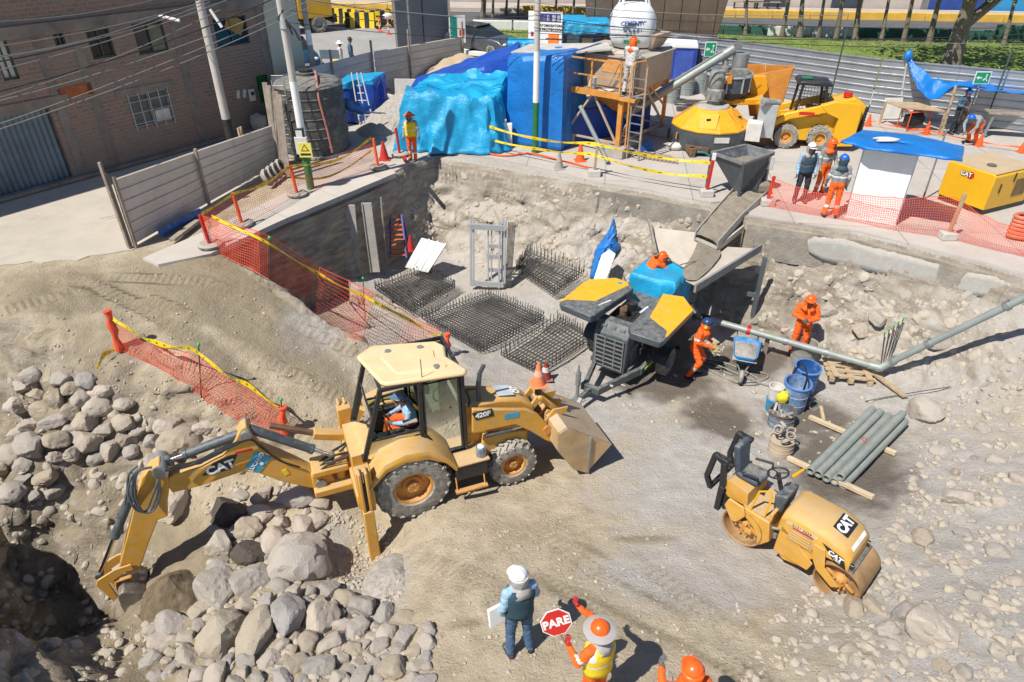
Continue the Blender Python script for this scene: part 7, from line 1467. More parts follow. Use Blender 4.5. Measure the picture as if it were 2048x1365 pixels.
for k,(x0_,w0) in enumerate(((985,.5),(999,.45))):p=P(x0_,296);b.prism([(p.x,p.y),(p.x+w0,p.y-.05),(p.x+w0,p.y+.12),(p.x,p.y+.15)],2.22,3.2-.15*k,'z')
tag(b.build('plastic_panels',WHT,bevel=.03),'white plastic panels standing between the cyan heap and the blue booth','panels')
tb=P(628,306);rt=63/FOC*(tb+Vector((0,0,1.2))-CO).length;ht=hgt(628,168,tb+Vector((0,.4,0)))
tk=thing('water_tank','big dusty black ribbed plastic water tank with a domed top','water tank',tb+Vector((0,.5,0)));b=MB();pr=[(rt,0)]
for k in range(7):z=ht*(k+.05)/7;pr+=[(rt*.985,z),(rt*.985,z+ht*.125),(rt*1.0,z+ht*.13),(rt*1.0,z+ht*.137)]
pr+=[(rt*.985,ht),(rt*.9,ht+.1),(rt*.45,ht+.24),(rt*.28,ht+.27),(rt*.28,ht+.36),(.0001,ht+.38)]
b.lathe(pr,56);b.build('shell',mat('dusty_black_tank',(.06,.062,.062),.6,var=.3,vs=1.5,dust=.5,dcol=(.25,.235,.21)),tk,ang=25)
b=MB();b.lathe([(rt*.2,ht+.38),(rt*.2,ht+.44),(.0001,ht+.46)],20);b.build('lid',BLK,tk)
b=MB();b.lathe([(rt*1.06,-.02),(rt*1.06,.05),(.0001,.05)],40);b.build('base_slab',CONC,tk)
hose(tk,[(rt*.3,-.1,ht+.4),(rt*.45,-.7,ht+.22),(rt*.5,-rt*.87,ht*.9),(rt*.6,-rt*.83,ht*.4),(rt*.65,-rt*.82,.15)],.035,'red_hose',mat('faded_red_hose',(.5,.2,.17),.6))
lt=thing('ladder','steel ladder leaning on the front of the black water tank','ladder',tb+Vector((-.55,-rt+.15,0)));
for s in (-.19,.19):b=MB();b.beam((s,0,0),(s-.02,.25,ht+.35),.035,.045,(0,1,0));b.build('stile',STEEL,lt)
for k in range(9):b=MB();b.cyl((-.19,.03*k,.3+.3*k),(.19,.03*k,.3+.3*k),.015,n=6);b.build('rung',STEEL,lt)
tq=[P(683,250).xy,P(752,245).xy,P(752,245).xy+Vector((.3,1.3)),P(683,250).xy+Vector((.1,1.5))];zz_=PY(690,172,tq[0].y).z
drape('tarp','blue tarp covered stack right behind the water tank',None,tq,[zz_,zz_+.1,zz_+.1,zz_],2.25,TARPD,33,.1,.06,8);
tq2=[p.lerp(sum(tq,Vector((0,0)))/4,.02) for p in tq];drape('tarp','cyan tarp sheet on top of the blue stack by the tank',None,tq2,[zz_+.08,zz_+.18,zz_+.18,zz_+.08],zz_-.15,TARP,34,.02,.03,8,hem=.2)
rk_=thing('scaffold_rack','white steel frames leaning on the blue stack behind the tank','scaffold frame',P(735,262));
for (xa,xb) in ((-.25,-.15),(.0,.05),(.3,.2)):b=MB();b.cyl((xa,0,0),(xb-.3,.5,2.0),.025,n=7);b.build('tube',WHD,rk_)
for k in range(7):b=MB();b.cyl((-.28,.07*k+.05,.3+.25*k),(.28-.08*k,.07*k+.05,.3+.25*k),.018,n=6);b.build('rung',WHD,rk_)
def barrow(loc,deg,label,flip=False,load=None):
    t=thing('wheelbarrow',label,'wheelbarrow',loc,deg);bm=BLUEP if flip else mat('cyan_barrow',(.01,.2,.5),.4,var=.15,dust=.25)
    b=MB();r0=[Vector((x*.28,y*.22,.28)) for x,y in ((-1,-1),(1,-.9),(1,.9),(-1,1))];r1=[Vector((x*.5,y*.36,.62+(.04 if x>0 else 0))) for x,y in ((-1,-1),(1.15,-.8),(1.15,.8),(-1,1))]
    def rr(q_):return [q_[i].lerp(q_[(i+1)%4],f) for i in range(4) for f in (.12,.5,.88)]
    A_,B_=rr(r0),rr(r1);b.loft([A_,B_],caps=False);b.add(A_,[tuple(range(12))]);b.build('tray',bm,t,solid=.012)
    b=MB();[b.tube([(.75,0,.2),(.3,s*.16,.3),(-.4,s*.25,.42),(-1.0,s*.28,.52)],.02,6) for s in (-1,1)];b.build('handles',STEEL,t)
    for s in (-1,1):b=MB();b.tube([(-.25,s*.24,.4),(-.35,s*.24,.02),(-.15,s*.24,.02),(.05,s*.2,.3)],.016,6);b.build('leg',STEEL,t)
    M=Matrix.Rotation(math.pi/2,3,'X');b=MB();b.lathe([(.09,-.04),(.16,-.05),(.19,-.02),(.19,.02),(.16,.05),(.09,.04)],22,(.78,0,.19),M,caps=False);wl_=b.build('wheel',RUB,t);b=MB();b.lathe([(.0001,-.03),(.1,-.03),(.1,.03),(.0001,.03)],18,(.78,0,.19),M);b.build('rim',STEEL,wl_)
    if load:
        o=MB();o.grid(lambda u,v:Vector(((u-.5)*.95+.04,(v-.5)*.6,.5+.16*math.sin(math.pi*u)*math.sin(math.pi*v)+.03*nz(u*9,v*9))),14,10);q_=o.build('gravel_load',load);q_.location=loc;q_.rotation_euler=(0,0,R(deg));tag(q_,'grey gravel heaped in the blue wheelbarrow','gravel')
    return t
GRV=mat('grey_gravel',(.36,.33,.29),.95,var=.35,vs=12,bump=1,bs=30)
w0=barrow(P(712,285,2.25)+Vector((0,0,.75)),200,'blue wheelbarrow tipped up against the tarp stack beside the tank',True);w0.rotation_euler=(R(15),R(-20),R(200))
g_=GP(1482,745)[0];barrow(g_+Vector((.1,.25,0)),250,'cyan blue wheelbarrow full of gravel standing on the wet patch',load=GRV)
# heaps
def heap(name,label,c,rx,ry,h,m,seed=0,cat='heap'):
    b=MB();b.lathe([(1,0)],3) if False else None
    def f(u,v):
        a=u*2*math.pi;r=v;x=math.cos(a)*rx*r*(1+.12*nz(math.cos(a)*2,math.sin(a)*2,seed));y=math.sin(a)*ry*r*(1+.12*nz(math.cos(a)*2,math.sin(a)*2,seed));z=h*(1-r)**.9*(1 if r<1 else 0)+.07*nz(x*3,y*3,seed)*(1-r**4)+.02*nz(x*14,y*14,seed)
        return Vector((x,y,z-.03))
    b.grid(f,60,24);o=b.build(name,m,ang=80);o.location=c;return tag(o,label,cat,kind=None)
heap('gravel_heap','grey gravel heap beside the cyan tarp',P(800,268)+Vector((.1,.7,0)),1.9,1.6,1.5,GRV,3)
heap('sand_heap','tan sand heap behind the deep blue tarp',P(925,165),3.6,2.4,1.35,mat('tan_sand',(.42,.33,.22),.95,var=.15,vs=2,bump=.6,bs=20),5)
b=MB();p=P(838,205);b.box(p+Vector((0,0,.45)),(2.0,.12,1.0),(R(-12),0,R(-4)));tag(b.build('concrete_slab',CONC2,bevel=.02),'pale concrete slab standing on edge before the corrugated fence','slab')
random.seed(12)
for k in range(12):
    p=P(random.uniform(755,838),random.uniform(188,232));b=MB();L=random.uniform(.8,2.0);b.box((0,0,0),(L,random.uniform(.1,.5),random.uniform(.04,.1)),(random.uniform(-.2,.2),random.uniform(-.2,.2),random.uniform(-1.2,1.2)));o=b.build('debris_board',random.choice([WOODG,CONC2,STEEL,WHD]),bevel=.005);o.location=p+Vector((0,0,.1+.04*k));tag(o,'broken board or sheet in the rubble pile before the corrugated fence','debris','boards in the rubble pile')
for k in range(5):
    q=P(556+5*k,330+6*k);b=MB();b.beam(q,PY(529+7*k,165+k*6,q.y+.4),.16,.04,(0,1,0));tag(b.build('plank',WOODG),'long brown plank leaning upright left of the water tank','plank','planks leaning by the tank')
b=MB();b.cyl(P(322,466,2.3),P(400,424,2.3),.1,n=12);tag(b.build('pipe_roll',BLUEP),'dark blue roll lying at the foot of the corrugated fence','roll');b=MB();b.beam(P(344,481,2.28),P(395,442,2.28),.16,.08);tag(b.build('timber',WOODG),'grey timber lying beside the blue roll','timber')
for k in range(4):
    p=P(538+9*k,372-7*k,2.2);b=MB();M=Matrix.Rotation(1.2,3,'X');b.lathe([(.14,-.05),(.24,-.07),(.28,0),(.24,.07),(.14,.05)],20,(0,0,0),Matrix.Rotation(1.1,3,'Y'),caps=False);o=b.build('old_tyre',RUB);o.location=p+Vector((0,0,.26));tag(o,'old tyre standing in the row at the end of the left fence','tyre','old tyres by the left fence')
# ================================================================ NETS, POSTS, TAPES
def lerp_pts(pts,t):
    k=t*(len(pts)-1);i=min(int(k),len(pts)-2);return pts[i].lerp(pts[i+1],k-i)
def net(label,bot,top,nu,nv,m=NET,w_=.0085,zt=.0,ground=None):
    B_=[(GP(x,y)[0] if ground is None else P(x,y,ground))+Vector((0,0,.03)) for x,y in bot];T0=[PY(x,y,b_.y+.12) for (x,y),b_ in zip(top,B_)]
    Bs=spl(B_,4);Ts=spl(T0,4);
    def S_(u,v):return lerp_pts(Bs,u).lerp(lerp_pts(Ts,u),v)+Vector((.05*nz(u*14,v*2,1),.13*nz(u*9,v*2.2,3)*math.sin(math.pi*v)-.04*math.sin(math.pi*v),.04*nz(u*20,0,7)*v))
    g_=[[S_(i/nu,j/nv) for j in range(nv+1)] for i in range(nu+1)];b=MB();h=w_/2
    for i in range(nu+1):b.ribbon([p-(g_[min(i+1,nu)][j]-g_[max(i-1,0)][j]).normalized()*h for j,p in enumerate(g_[i])],[(g_[min(i+1,nu)][j]-g_[max(i-1,0)][j]).normalized()*w_ for j in range(nv+1)])
    for j in range(nv+1):col_=[g_[i][j] for i in range(nu+1)];b.ribbon([p-Vector((0,0,h)) for p in col_],Vector((0,0,w_ if 0<j<nv else w_*2)))
    return tag(b.build('safety_net',m,smooth=False),label,'safety net')
net('long red safety net along the crest between the ramp and the pit',[(413,494),(470,525),(540,562),(620,618),(700,676),(790,716),(898,718)],[(405,432),(470,452),(540,474),(640,535),(728,578),(810,625),(888,668)],120,13,w_=.0125)
net('red safety net standing on the bank above the boulder pile',[(243,703),(330,745),(400,795),(460,835),(530,866),(568,874)],[(214,626),(290,688),(378,706),(450,750),(510,787),(565,825)],72,12,w_=.012)
net('orange safety net along the sidewalk between the tyre based posts',[(410,490),(485,455),(593,395),(680,362),(757,337)],[(402,434),(474,392),(584,338),(660,318),(743,286)],120,14,ground=2.21)
net('orange safety net in front of the white cabinet on the right yard',[(1530,413),(1610,428),(1690,442),(1790,462),(1893,478),(1975,498),(2070,520)],[(1545,356),(1625,385),(1700,388),(1800,398),(1905,396),(1980,440),(2070,462)],130,15,ground=2.2)
def tape(label,pts,w_=.075,sag=0,m=TAPE):
    p=spl(pts,8);b=MB();wv=[Vector((0,.03*math.sin(i*.5),w_*(.75+.25*math.cos(i*.8)))) for i in range(len(p))];b.ribbon(p,wv)
    for i in range(1,len(p)-1,2):b.mi=1;b.add([p[i]+wv[i]*.3+Vector((0,-.004,0)),p[i].lerp(p[i+1],.5)+wv[i]*.3+Vector((0,-.004,0)),p[i].lerp(p[i+1],.5)+wv[i]*.65+Vector((0,-.004,0)),p[i]+wv[i]*.65+Vector((0,-.004,0))],[(0,1,2,3)])
    return tag(b.build('barrier_tape',[m,mat('tape_print',(.2,.16,.02),.5)],smooth=False),label,'tape')
def at_(px,py,foot,z=None):f=GP(*foot)[0] if z is None else P(*foot,z);return PY(px,py,f.y)
tape('yellow tape running down the long crest net',[at_(425,438,(413,494)),at_(540,492,(540,562)),at_(640,553,(620,618)),at_(735,600,(700,676)),at_(830,650,(790,716)),at_(888,682,(898,718))],.11)
tape('yellow tape sagging along the bank net above the boulders',[at_(222,640,(243,703)),at_(262,664,(300,730)),at_(320,694,(330,745)),at_(385,703,(400,795)),at_(440,745,(450,830)),at_(500,778,(530,866)),at_(560,822,(568,874))],.13)
b=MB();q0=at_(238,698,(243,703));tape('loose end of yellow tape hanging down the dirt bank',[at_(236,700,(243,703)),GP(215,720)[0]+Vector((0,-.05,.1)),GP(196,745)[0]+Vector((0,0,.03))],.12)
for i,(foot,top_,lab) in enumerate([((1188,352),(1188,287),'wooden post in a concrete block left of the orange silo leg'),((1412,392),(1422,308),'red and white post in a concrete block beside the discharge hopper'),((982,305),(976,252),'orange post in a small block at the left end of the yard tape'),((1533,410),(1547,353),'red post in a concrete block at the left end of the yard net'),((1893,478),(1907,388),'pale wooden post in a concrete block in the middle of the yard net')]):
    q=P(*foot,2.2);t=thing('barrier_post',lab,'post',q);h=hgt(foot[0],top_[1],q);m_=[WOOD,RED,ORP,RED,WOOD][i];b=MB();b.beam((0,0,.1),(.05,0,h),.08,.08);b.build('post',m_,t,bevel=.008);b=MB();b.box((0,0,.1),(.38,.3,.2));b.build('block',CONC2,t,bevel=.02)
    if i==1:b=MB();b.beam((.045,0,h*.86),(.052,0,h+.01),.09,.09);b.build('white_band',WHT,t)
for i,(foot,top_,lab) in enumerate([((485,452),(471,386),'orange post on an old tyre near the left end of the sidewalk net'),((595,392),(581,332),'orange post on an old tyre just left of the white and green tank pole'),((757,338),(742,277),'orange post on an old tyre right of the white and green tank pole'),((800,312),(787,256),'red post on a tyre base left of the corner worker'),((421,494),(404,430),'red post wrapped in net where the sidewalk and crest nets meet')]):
    q=P(*foot,2.21);t=thing('delineator_post',lab,'post',q);h=hgt(foot[0],top_[1],q);b=MB();b.cyl((0,0,0),(-.06,0,h),.045,n=10);b.build('post',ORP if i<3 else RED,t);b=MB();b.lathe([(.12,.04),(.2,.0),(.29,.03),(.3,.09),(.22,.13),(.1,.1)],24);b.build('tyre_base',RUB,t)
for pts,z_,lab in (([(976,256),(1080,282),(1188,292),(1300,315),(1420,330)],2.2,'upper yellow tape strung across the front of the silo yard'),([(977,282),(1080,302),(1188,314),(1300,345),(1414,357)],2.2,'lower yellow tape strung across the front of the silo yard'),):
    ft=[(982,305),(1085,326),(1188,352),(1300,372),(1412,392)];tape(lab,[at_(*p,f,2.2) for p,f in zip(pts,ft)],.1)
tape('upper yellow tape along the sidewalk posts',[at_(404,432,(412,494),2.2),at_(472,390,(485,452),2.2),at_(530,372,(540,425),2.2),at_(583,336,(595,392),2.2),at_(670,325,(680,365),2.2),at_(742,280,(757,338),2.2)],.09)
tape('lower yellow tape along the sidewalk posts',[at_(583,358,(595,392),2.2),at_(660,355,(680,365),2.2),at_(744,304,(757,338),2.2)],.08)
for px,py,pt in ((543,562,476),(730,640,557),(887,715,668),(401,797,690),(566,872,800),(520,545,505)):
    q=GP(px,py)[0];tp2=PY(px-4,pt,q.y);b=MB();b.cyl(q-Vector((0,0,.1)),tp2,.013,n=6);b.mi=1;b.ell(tp2,(.035,.035,.045),8,6);tag(b.build('net_stake',[REBAR,GRNL]),'steel stake with a green cap holding up the red net','stake','green capped stakes along the nets')
for px,py,pt,lab in ((240,702,622,'bundle of red net rolled round the end stake above the boulders'),(567,872,815,'red net rolled round the stake behind the backhoe boom'),(896,716,668,'red net end rolled round the stake behind the cab roof')):
    q=GP(px,py)[0];tp2=PY(px-26 if px==240 else px-2,pt,q.y);b=MB();b.tube([q.lerp(tp2,k/8)+Vector((.02*math.sin(k*2),0,0)) for k in range(9)],[.07+.02*math.sin(k*1.7) for k in range(9)],9);tag(b.build('net_roll',NET),label=lab,cat='net roll')
# cones of the yard
cone(P(769,320),'large red cone left of the red post at the pit corner',mat('red_cone',(.5,.03,.02)),.62,band=mat('red_cone',(.5,.03,.02)))
cone(P(1160,322),'orange cone in front of the silo stand',ORP,.6,band=ORP)
cone(P(1118,338),'grey concrete covered cone by the yard tape',mat('grey_cone',(.33,.3,.26),.9),.55,band=CONC)
for px,py,lab in ((1735,252,'small orange cone at the left end of the striped tape'),(1852,268,'small orange cone in the striped tape in front of the standing welder'),(1957,292,'small orange cone in the striped tape by the generator'),(2042,305,'small orange cone at the right edge of the picture')):cone(P(px,py),lab,ORP,.45,band=ORP)
tape('striped orange and black tape in front of the welders',[at_(1735,243,(1735,252),2.2),at_(1800,256,(1800,262),2.2),at_(1852,262,(1852,268),2.2),at_(1957,285,(1957,292),2.2),at_(2042,297,(2042,305),2.2),at_(2100,306,(2100,312),2.2)],.06,m=ORP)
b=MB();hs_=[P(x,y,2.24) for x,y in [(885,300),(960,305),(1010,312),(1060,307),(1110,318),(1180,336)]];b.tube(spl(hs_,8),.03,7);tag(b.build('hose',ORP),'orange hose snaking on the yard edge behind the cone','hose')
b=MB();b.cyl(P(817,318,2.25)+Vector((-.12,-.05,.0)),P(817,318,2.7)+Vector((-.12,-.05,.05)),.07,n=14);tag(b.build('fire_extinguisher',RED),'red extinguisher bottle carried beside the corner worker','extinguisher')
b=MB();[b.tube([P(2044,470,2.3)+Vector((.35*math.cos(a),.2*math.sin(a),.1*k)) for a in [i*.45 for i in range(14)]],.05,7,closed=True) for k in range(6)];tag(b.build('orange_coil',mat('salmon_hose',(.6,.16,.09),.5)),'coil of thick salmon coloured hose at the right edge of the yard','hose coil')
# ================================================================ PIT FLOOR EQUIPMENT
def barrel(px,py,rpx,hh,label,m,open_=True,rim=None,fill=None,name='barrel'):
    g_=GP(px,py)[0];r=.86*rpx/FOC*(g_-CO).length;hh*=.86;g_=g_+Vector((0,r*.8,-.02));t=thing(name,label,'barrel' if name=='barrel' else name,g_);t.rotation_euler=(R(3*nz(px,py)),R(4),px)
    b=MB();pr=[(r*.94,0),(r,hh*.06),(r,hh*.33),(r*1.03,hh*.345),(r,hh*.36),(r,hh*.64),(r*1.03,hh*.655),(r,hh*.67),(r,hh*.95),(r*1.05,hh*.965),(r*1.05,hh),(r*.93,hh),(r*.92,hh*.5 if not fill else hh*.86),(.0001,hh*.5 if not fill else hh*.86)]
    b.lathe(pr,32);b.build('drum',m,t,ang=30)
    if rim:b=MB();b.lathe([(r*1.06,hh*.955),(r*1.07,hh*1.0),(r*.92,hh*1.005)],32,caps=False);b.build('rim',rim,t)
    return t,r
PB1=mat('scuffed_blue_barrel',(.05,.17,.42),.6,var=.35,vs=5,dust=.75,dcol=(.33,.38,.44));PB2=mat('bright_blue_barrel',(.015,.10,.32),.45,var=.2,dust=.45,dcol=(.3,.34,.4))
barrel(1612,730,26,.62,'grey plastic barrel beneath the delivery pipe behind the two blue ones',mat('grey_barrel',(.27,.26,.23),.7,dust=.3),rim=None)
barrel(1607,795,26,.95,'dark blue open barrel between the grey barrel and the scuffed one',PB2,rim=mat('rim_blue',(.08,.2,.5),.5))
t_,r_=barrel(1588,828,27,.95,'scuffed pale blue open barrel with a black hose hung in it',PB1,rim=mat('rim_blue',(.08,.2,.5)));hose(t_,[(-r_*1.2,-.1,.5),(-r_*.9,0,1.1),(-.1,.05,1.25),(r_*.4,.1,1.05),(r_*.45,.1,.6)],.025)
t_,r_=barrel(1567,863,27,.5,'cut down rusty rimmed blue drum full of scrap metal',mat('rusty_blue_drum',(.12,.16,.22),.7,var=.4,dust=.5),rim=RUST)
b=MB();random.seed(5);[b.beam((random.uniform(-.2,.2),random.uniform(-.2,.2),.3),(random.uniform(-.25,.25),random.uniform(-.25,.25),.45),.05,.03) for k in range(9)];b.build('scrap',mat('scrap',(.4,.38,.34),.5,.3,var=.4,vs=9),t_)
t_,r_=barrel(1567,915,26,.42,'dusty tan drum heaped with pipe clamps and rings',mat('tan_drum',(.42,.34,.25),.9,var=.2),fill=1)
b=MB();[b.lathe([(.075,-.03),(.1,-.03),(.1,.03),(.075,.03),(.075,-.03)],16,(random.uniform(-.17,.17),random.uniform(-.17,.17),.45+.03*k),Euler((random.uniform(-.8,.8),random.uniform(-.8,.8),0)).to_matrix(),caps=False) for k in range(7)];b.build('clamps',mat('dusty_clamps',(.36,.32,.27),.8),t_)
g_=GP(1546,825)[0];
for (dx,dy,z,m_,lab,r0) in ((0,0,0,mat('blue_paint_bucket',(.02,.25,.5),.5,dust=.3),'lower blue and red paint bucket left of the scuffed barrel',.17),(0,.02,.33,WHD,'white ribbed bucket stacked above the blue paint bucket',.165)):
    b=MB();b.lathe([(r0*.85,0),(r0,.3),(r0*1.07,.31),(r0*1.07,.35),(r0*.93,.35),(r0*.8,.12),(.0001,.12)],24);o=b.build('bucket',m_,ang=30);o.location=g_+Vector((dx,dy+.12,z));tag(o,lab,'bucket')
b=MB();b.ell((0,0,0),(.14,.12,.17),16,12);o=b.build('yellow_rag',mat('yellow_rag',(.75,.66,.03),.7,bump=.8,bs=9));me_=o.data;
for v in me_.vertices:v.co+=v.co.normalized()*.05*nz(v.co.x*14,v.co.y*14,v.co.z*14)
o.location=g_+Vector((.12,-.05,.5));tag(o,'bright yellow cloth hung on the bucket beside the scuffed barrel','cloth')
g_=GP(1623,815)[0];b=MB();b.lathe([(.1,0),(.13,.02),(.13,.1),(.1,.1),(.1,0)],20,(0,0,.08),Matrix.Rotation(1.1,3,'X'),caps=False);b.box((.02,.12,.15),(.12,.1,.08));o=b.build('coupling',STEEL);o.location=g_;tag(o,'grey pipe coupling lying right of the scuffed barrel','coupling')
# pallet
g_=GP(1692,752)[0];pl2=thing('pallet','broken raw wood pallet lying on stones below the delivery pipe','pallet',g_+Vector((0,0,.05)),-12)
for k in range(4):b=MB();b.box((0,-.35+.24*k,.16+.01*(k%2)),(1.15,.13,.03),(0,0,.03*(k-1)));b.build('board',WOOD,pl2)
for k in range(3):b=MB();b.box((-.45+.45*k,0,.09),(.12,.95,.11));b.build('runner',WOOD,pl2)
for k in range(2):b=MB();b.box((-.4+.8*k,-.05,.2),(.14,.8,.03),(0,0,.1));b.build('cross_board',WOOD,pl2)
# stacked pipes on timbers
for (a,c,lab) in (((1575,920),(1745,1000),'long pale timber under the near ends of the pipe stack'),((1618,838),(1790,912),'long pale timber under the far ends of the pipe stack')):
    p0,p1=GP(*a)[0],GP(*c)[0];b=MB();b.beam(p0+Vector((0,0,.06)),p1+Vector((0,0,.06)),.1,.09);tag(b.build('timber',mat('pale_timber',(.56,.45,.3),.8,var=.15),bevel=.006),lab,'timber')
b=MB();p0,p1=GP(1645,848)[0],GP(1640,832)[0];b.beam(p0+Vector((0,0,.1)),p1+Vector((0,.1,.2)),.07,.06);tag(b.build('timber',WOOD),'short wooden offcut standing by the far timber','timber')
nearp=[(1620,943),(1636,949),(1652,958),(1668,964),(1686,972),(1680,955)];farp=[(1742,822),(1757,828),(1773,836),(1787,842),(1803,850),(1793,840)]
for k in range(6):
    z_=-.26 if k<5 else-.1;a,c=P(*nearp[k],z_),P(*farp[k],z_+.06);c=a+(c-a).normalized()*2.95;
    b=MB();d=(c-a);q_=d.to_track_quat('Z','Y').to_matrix();b.lathe([(.062,0),(.083,0),(.088,.03),(.083,.07),(.083,2.9),(.062,2.9),(.062,0)],20,(0,0,0),q_,caps=False);o=b.build('steel_pipe',PIPE);o.location=a
    tag(o,'grey green steel pipe in the bottom row of the stack' if k<5 else 'single grey green pipe lying on top of the bottom row','pipe','pipes in the bottom row' if k<5 else None)
    if k in (2,3):b=MB();m0=a.lerp(c,.55 if k==2 else .12)+Vector((0,-.03,.085));b.tube([Vector((.05*math.cos(t),.07*math.sin(t),0)) for t in [i*.6 for i in range(9)]],.01,4);oo=b.build('red_mark',RED,o);oo.location=m0-a
# hoses on the wet floor
for i,pts in enumerate([[(1400,722),(1440,735),(1480,752),(1530,772),(1560,775)],[(1398,728),(1430,748),(1470,765),(1520,764),(1535,752),(1500,742)],[(1400,718),(1450,728),(1500,750),(1520,768),(1490,772),(1455,760)],[(1440,745),(1452,730),(1448,745),(1465,752)]]):
    b=MB();b.tube(spl([GP(*p)[0]+Vector((0,0,.03)) for p in pts],8),.022,6);tag(b.build('hose',mat('dusty_hose',(.16,.17,.15),.6,dust=.4)),'dusty dark hose curling over the wet ground by the wheelbarrow','hose','hoses on the wet ground')
b=MB();b.tube(spl([GP(1730,805)[0]+Vector((0,0,.03)),GP(1800,795)[0]+Vector((0,0,.08)),GP(1900,778)[0]+Vector((0,0,.06))],8),.012,5);tag(b.build('rod',REBAR),'thin steel rod lying on the rubble right of the barrels','rod')
# ================================================================ RIGHT YARD
cf=P(1690,436);cfr=P(1790,452);c_deg=math.degrees(math.atan2(cfr.y-cf.y,cfr.x-cf.x));FC=Frame(cf,c_deg);hC=FC.side(1716,288)[1];wC=FC.side(1790,452)[0]
wc_=thing('site_cabinet','tall white painted cabinet with a blue tarp roof on the right yard','cabinet',FC.o,FC.deg)
b=MB();b.b2((0,0,0),(wC,.06,hC));b.b2((0,.06,0),(.05,1.1,hC));b.b2((0,1.1,0),(wC,1.15,hC));b.b2((0,0,hC),(wC,1.15,hC+.03));b.b2((-.02,-.02,0),(wC+.02,0,.06));b.build('shell',WHT,wc_,bevel=.01)
b=MB();b.b2((wC,.06,.05),(wC+.03,.62,hC-.02));b.build('door',mat('pale_blue_white',(.5,.58,.68),.5),wc_);b=MB();b.b2((wC,.68,.03),(wC+.04,1.15,hC));b.b2((wC-.02,.62,.02),(wC+.02,.68,hC));b.build('door_frame',mat('slate_post',(.1,.12,.13)),wc_)
z_=FC.o.z+hC+.06;rq=[P(x,y,z_) for x,y in [(1684,279),(1728,258),(1830,268),(1928,291),(1924,318),(1835,306),(1740,294)]]
b=MB();cz_=sum(rq,Vector())/7;rings=[[cz_.lerp(p,f)+Vector((0,0,.03*nz(p.x*2,p.y*2,f*3)-.03*f**5)) for p in [rq[i].lerp(rq[(i+1)%7],k/5) for i in range(7) for k in range(5)]] for f in (.02,.3,.6,.85,1,1.02)];rings[-1]=[p+Vector((0,0,-.05+.06*nz(p.x*4,p.y*4,2))) for p in rings[-1]];b.loft(rings,caps=False);o=b.build('roof_tarp',TARPB,ang=60,solid=.01);tag(o,'flat blue tarp roof spread over the white cabinet','tarp')
b=MB();[b.ell(cz_+Vector((-.45+.1*(k%2),.1*k,.07)),(.3,.06,.04),8,5) for k in range(3)];tag(b.build('rag',WHD),'grey crumpled cloth lying on the blue roof of the cabinet','cloth')
for px,py in ((1835,330),):q=P(px+6,py+100);b=MB();b.cyl((0,0,0),(0,0,z_-2.25),.025);o=b.build('awning_pole',STEEL);o.location=P(1930,398) if px>1900 else P(1842,405)+Vector((.15,.2,0));tag(o,'thin steel pole under the tarp roof '+('beside the generator' if px>1900 else 'beside the open cabinet door'),'pole')
ga,gb_=P(1871,398),P(1962,432);FG=Frame(ga,math.degrees(math.atan2(gb_.y-ga.y,gb_.x-ga.x)));wg=(gb_-ga).length;hg=FG.side(1893,320)[1];dg_=1.75
ge=thing('generator','yellow sound proof generator box partly shaded beside the white cabinet','generator',FG.o,FG.deg)
b=MB();b.prism([(0,.15),(wg,.15),(wg,hg-.06),(wg-.06,hg),(.06,hg),(0,hg-.06)],0,dg_,'y');gb2=b.build('canopy',YEL2,ge,bevel=.02);b=MB();b.b2((.04,.04,0),(wg-.04,dg_-.04,.15));b.build('base_frame',BLK,ge)
b=MB();b.b2((.03,.03,hg),(wg-.03,dg_-.03,hg+.02));tp3=b.build('roof',mat('dusty_yellow_top',(.55,.36,.12),.6,dust=.5),ge);b=MB();b.cyl((wg*.6,.6,hg+.02),(wg*.6,.6,hg+.06),.12,n=18);b.build('cap',DGRY,tp3)
c_=FG.side(1932,348);b=MB();M=plate((c_[0]+.02,-.006,c_[1]),(1,0,0),(0,0,1));b.prism([(.13+.1*math.cos(a),.0+.1*math.sin(a)) for a in [k*math.pi/8 for k in range(16)]],-.002,.003,'z',M);b.build('red_disc',RED,gb2);text_mesh('CAT',.17,DECB,gb2,M @ Matrix.Translation((0,0,.006)),bold=.016);text_mesh('CAT',.165,DECW,gb2,M @ Matrix.Translation((0,0,.010)),bold=.004)
b=MB();b.b2((wg+.003,1.0,.4),(wg+.012,1.55,hg-.25));b.build('vent',mat('brown_mesh',(.2,.12,.05),.8),gb2)
for a in ((.35,.6),(.85,.85)):b=MB();b.b2((wg+.003,a[0],a[1]),(wg+.02,a[0]+.04,a[1]+.25));b.build('latch',BLK,gb2)
# canopy of the welders
def pole2(px,py,tx,ty,m,label,r=.04):
    q=P(px,py);tp2=PY(tx,ty,q.y);b=MB();b.cyl(q,tp2,r,n=10);tag(b.build('canopy_pole',m),label,'pole');return tp2
k1=pole2(1797,232,1815,118,mat('pale_pole',(.5,.5,.5),.6),'pale pole holding the knotted end of the blue canopy');k2=pole2(1882,272,1912,172,WOOD,'rough wooden pole under the middle of the blue canopy',.05)
k3=PY(2075,190,k2.y+.3);k4=PY(2075,165,k2.y+2.2);k5=PY(1983,155,k2.y+2.0)
cl_a=spl([k1,k1.lerp(k2,.35)+Vector((0,-.1,-.75)),k1.lerp(k2,.75)+Vector((0,0,-.75)),k2,k2.lerp(k3,.5)+Vector((0,0,-.05)),k3],8);cl_b=spl([k1+Vector((0,.1,.1)),k1.lerp(k2,.35)+Vector((.3,.3,-.2)),k1.lerp(k2,.75)+Vector((.3,.7,-.2)),k2.lerp(k5,.5),k5,k4],8)
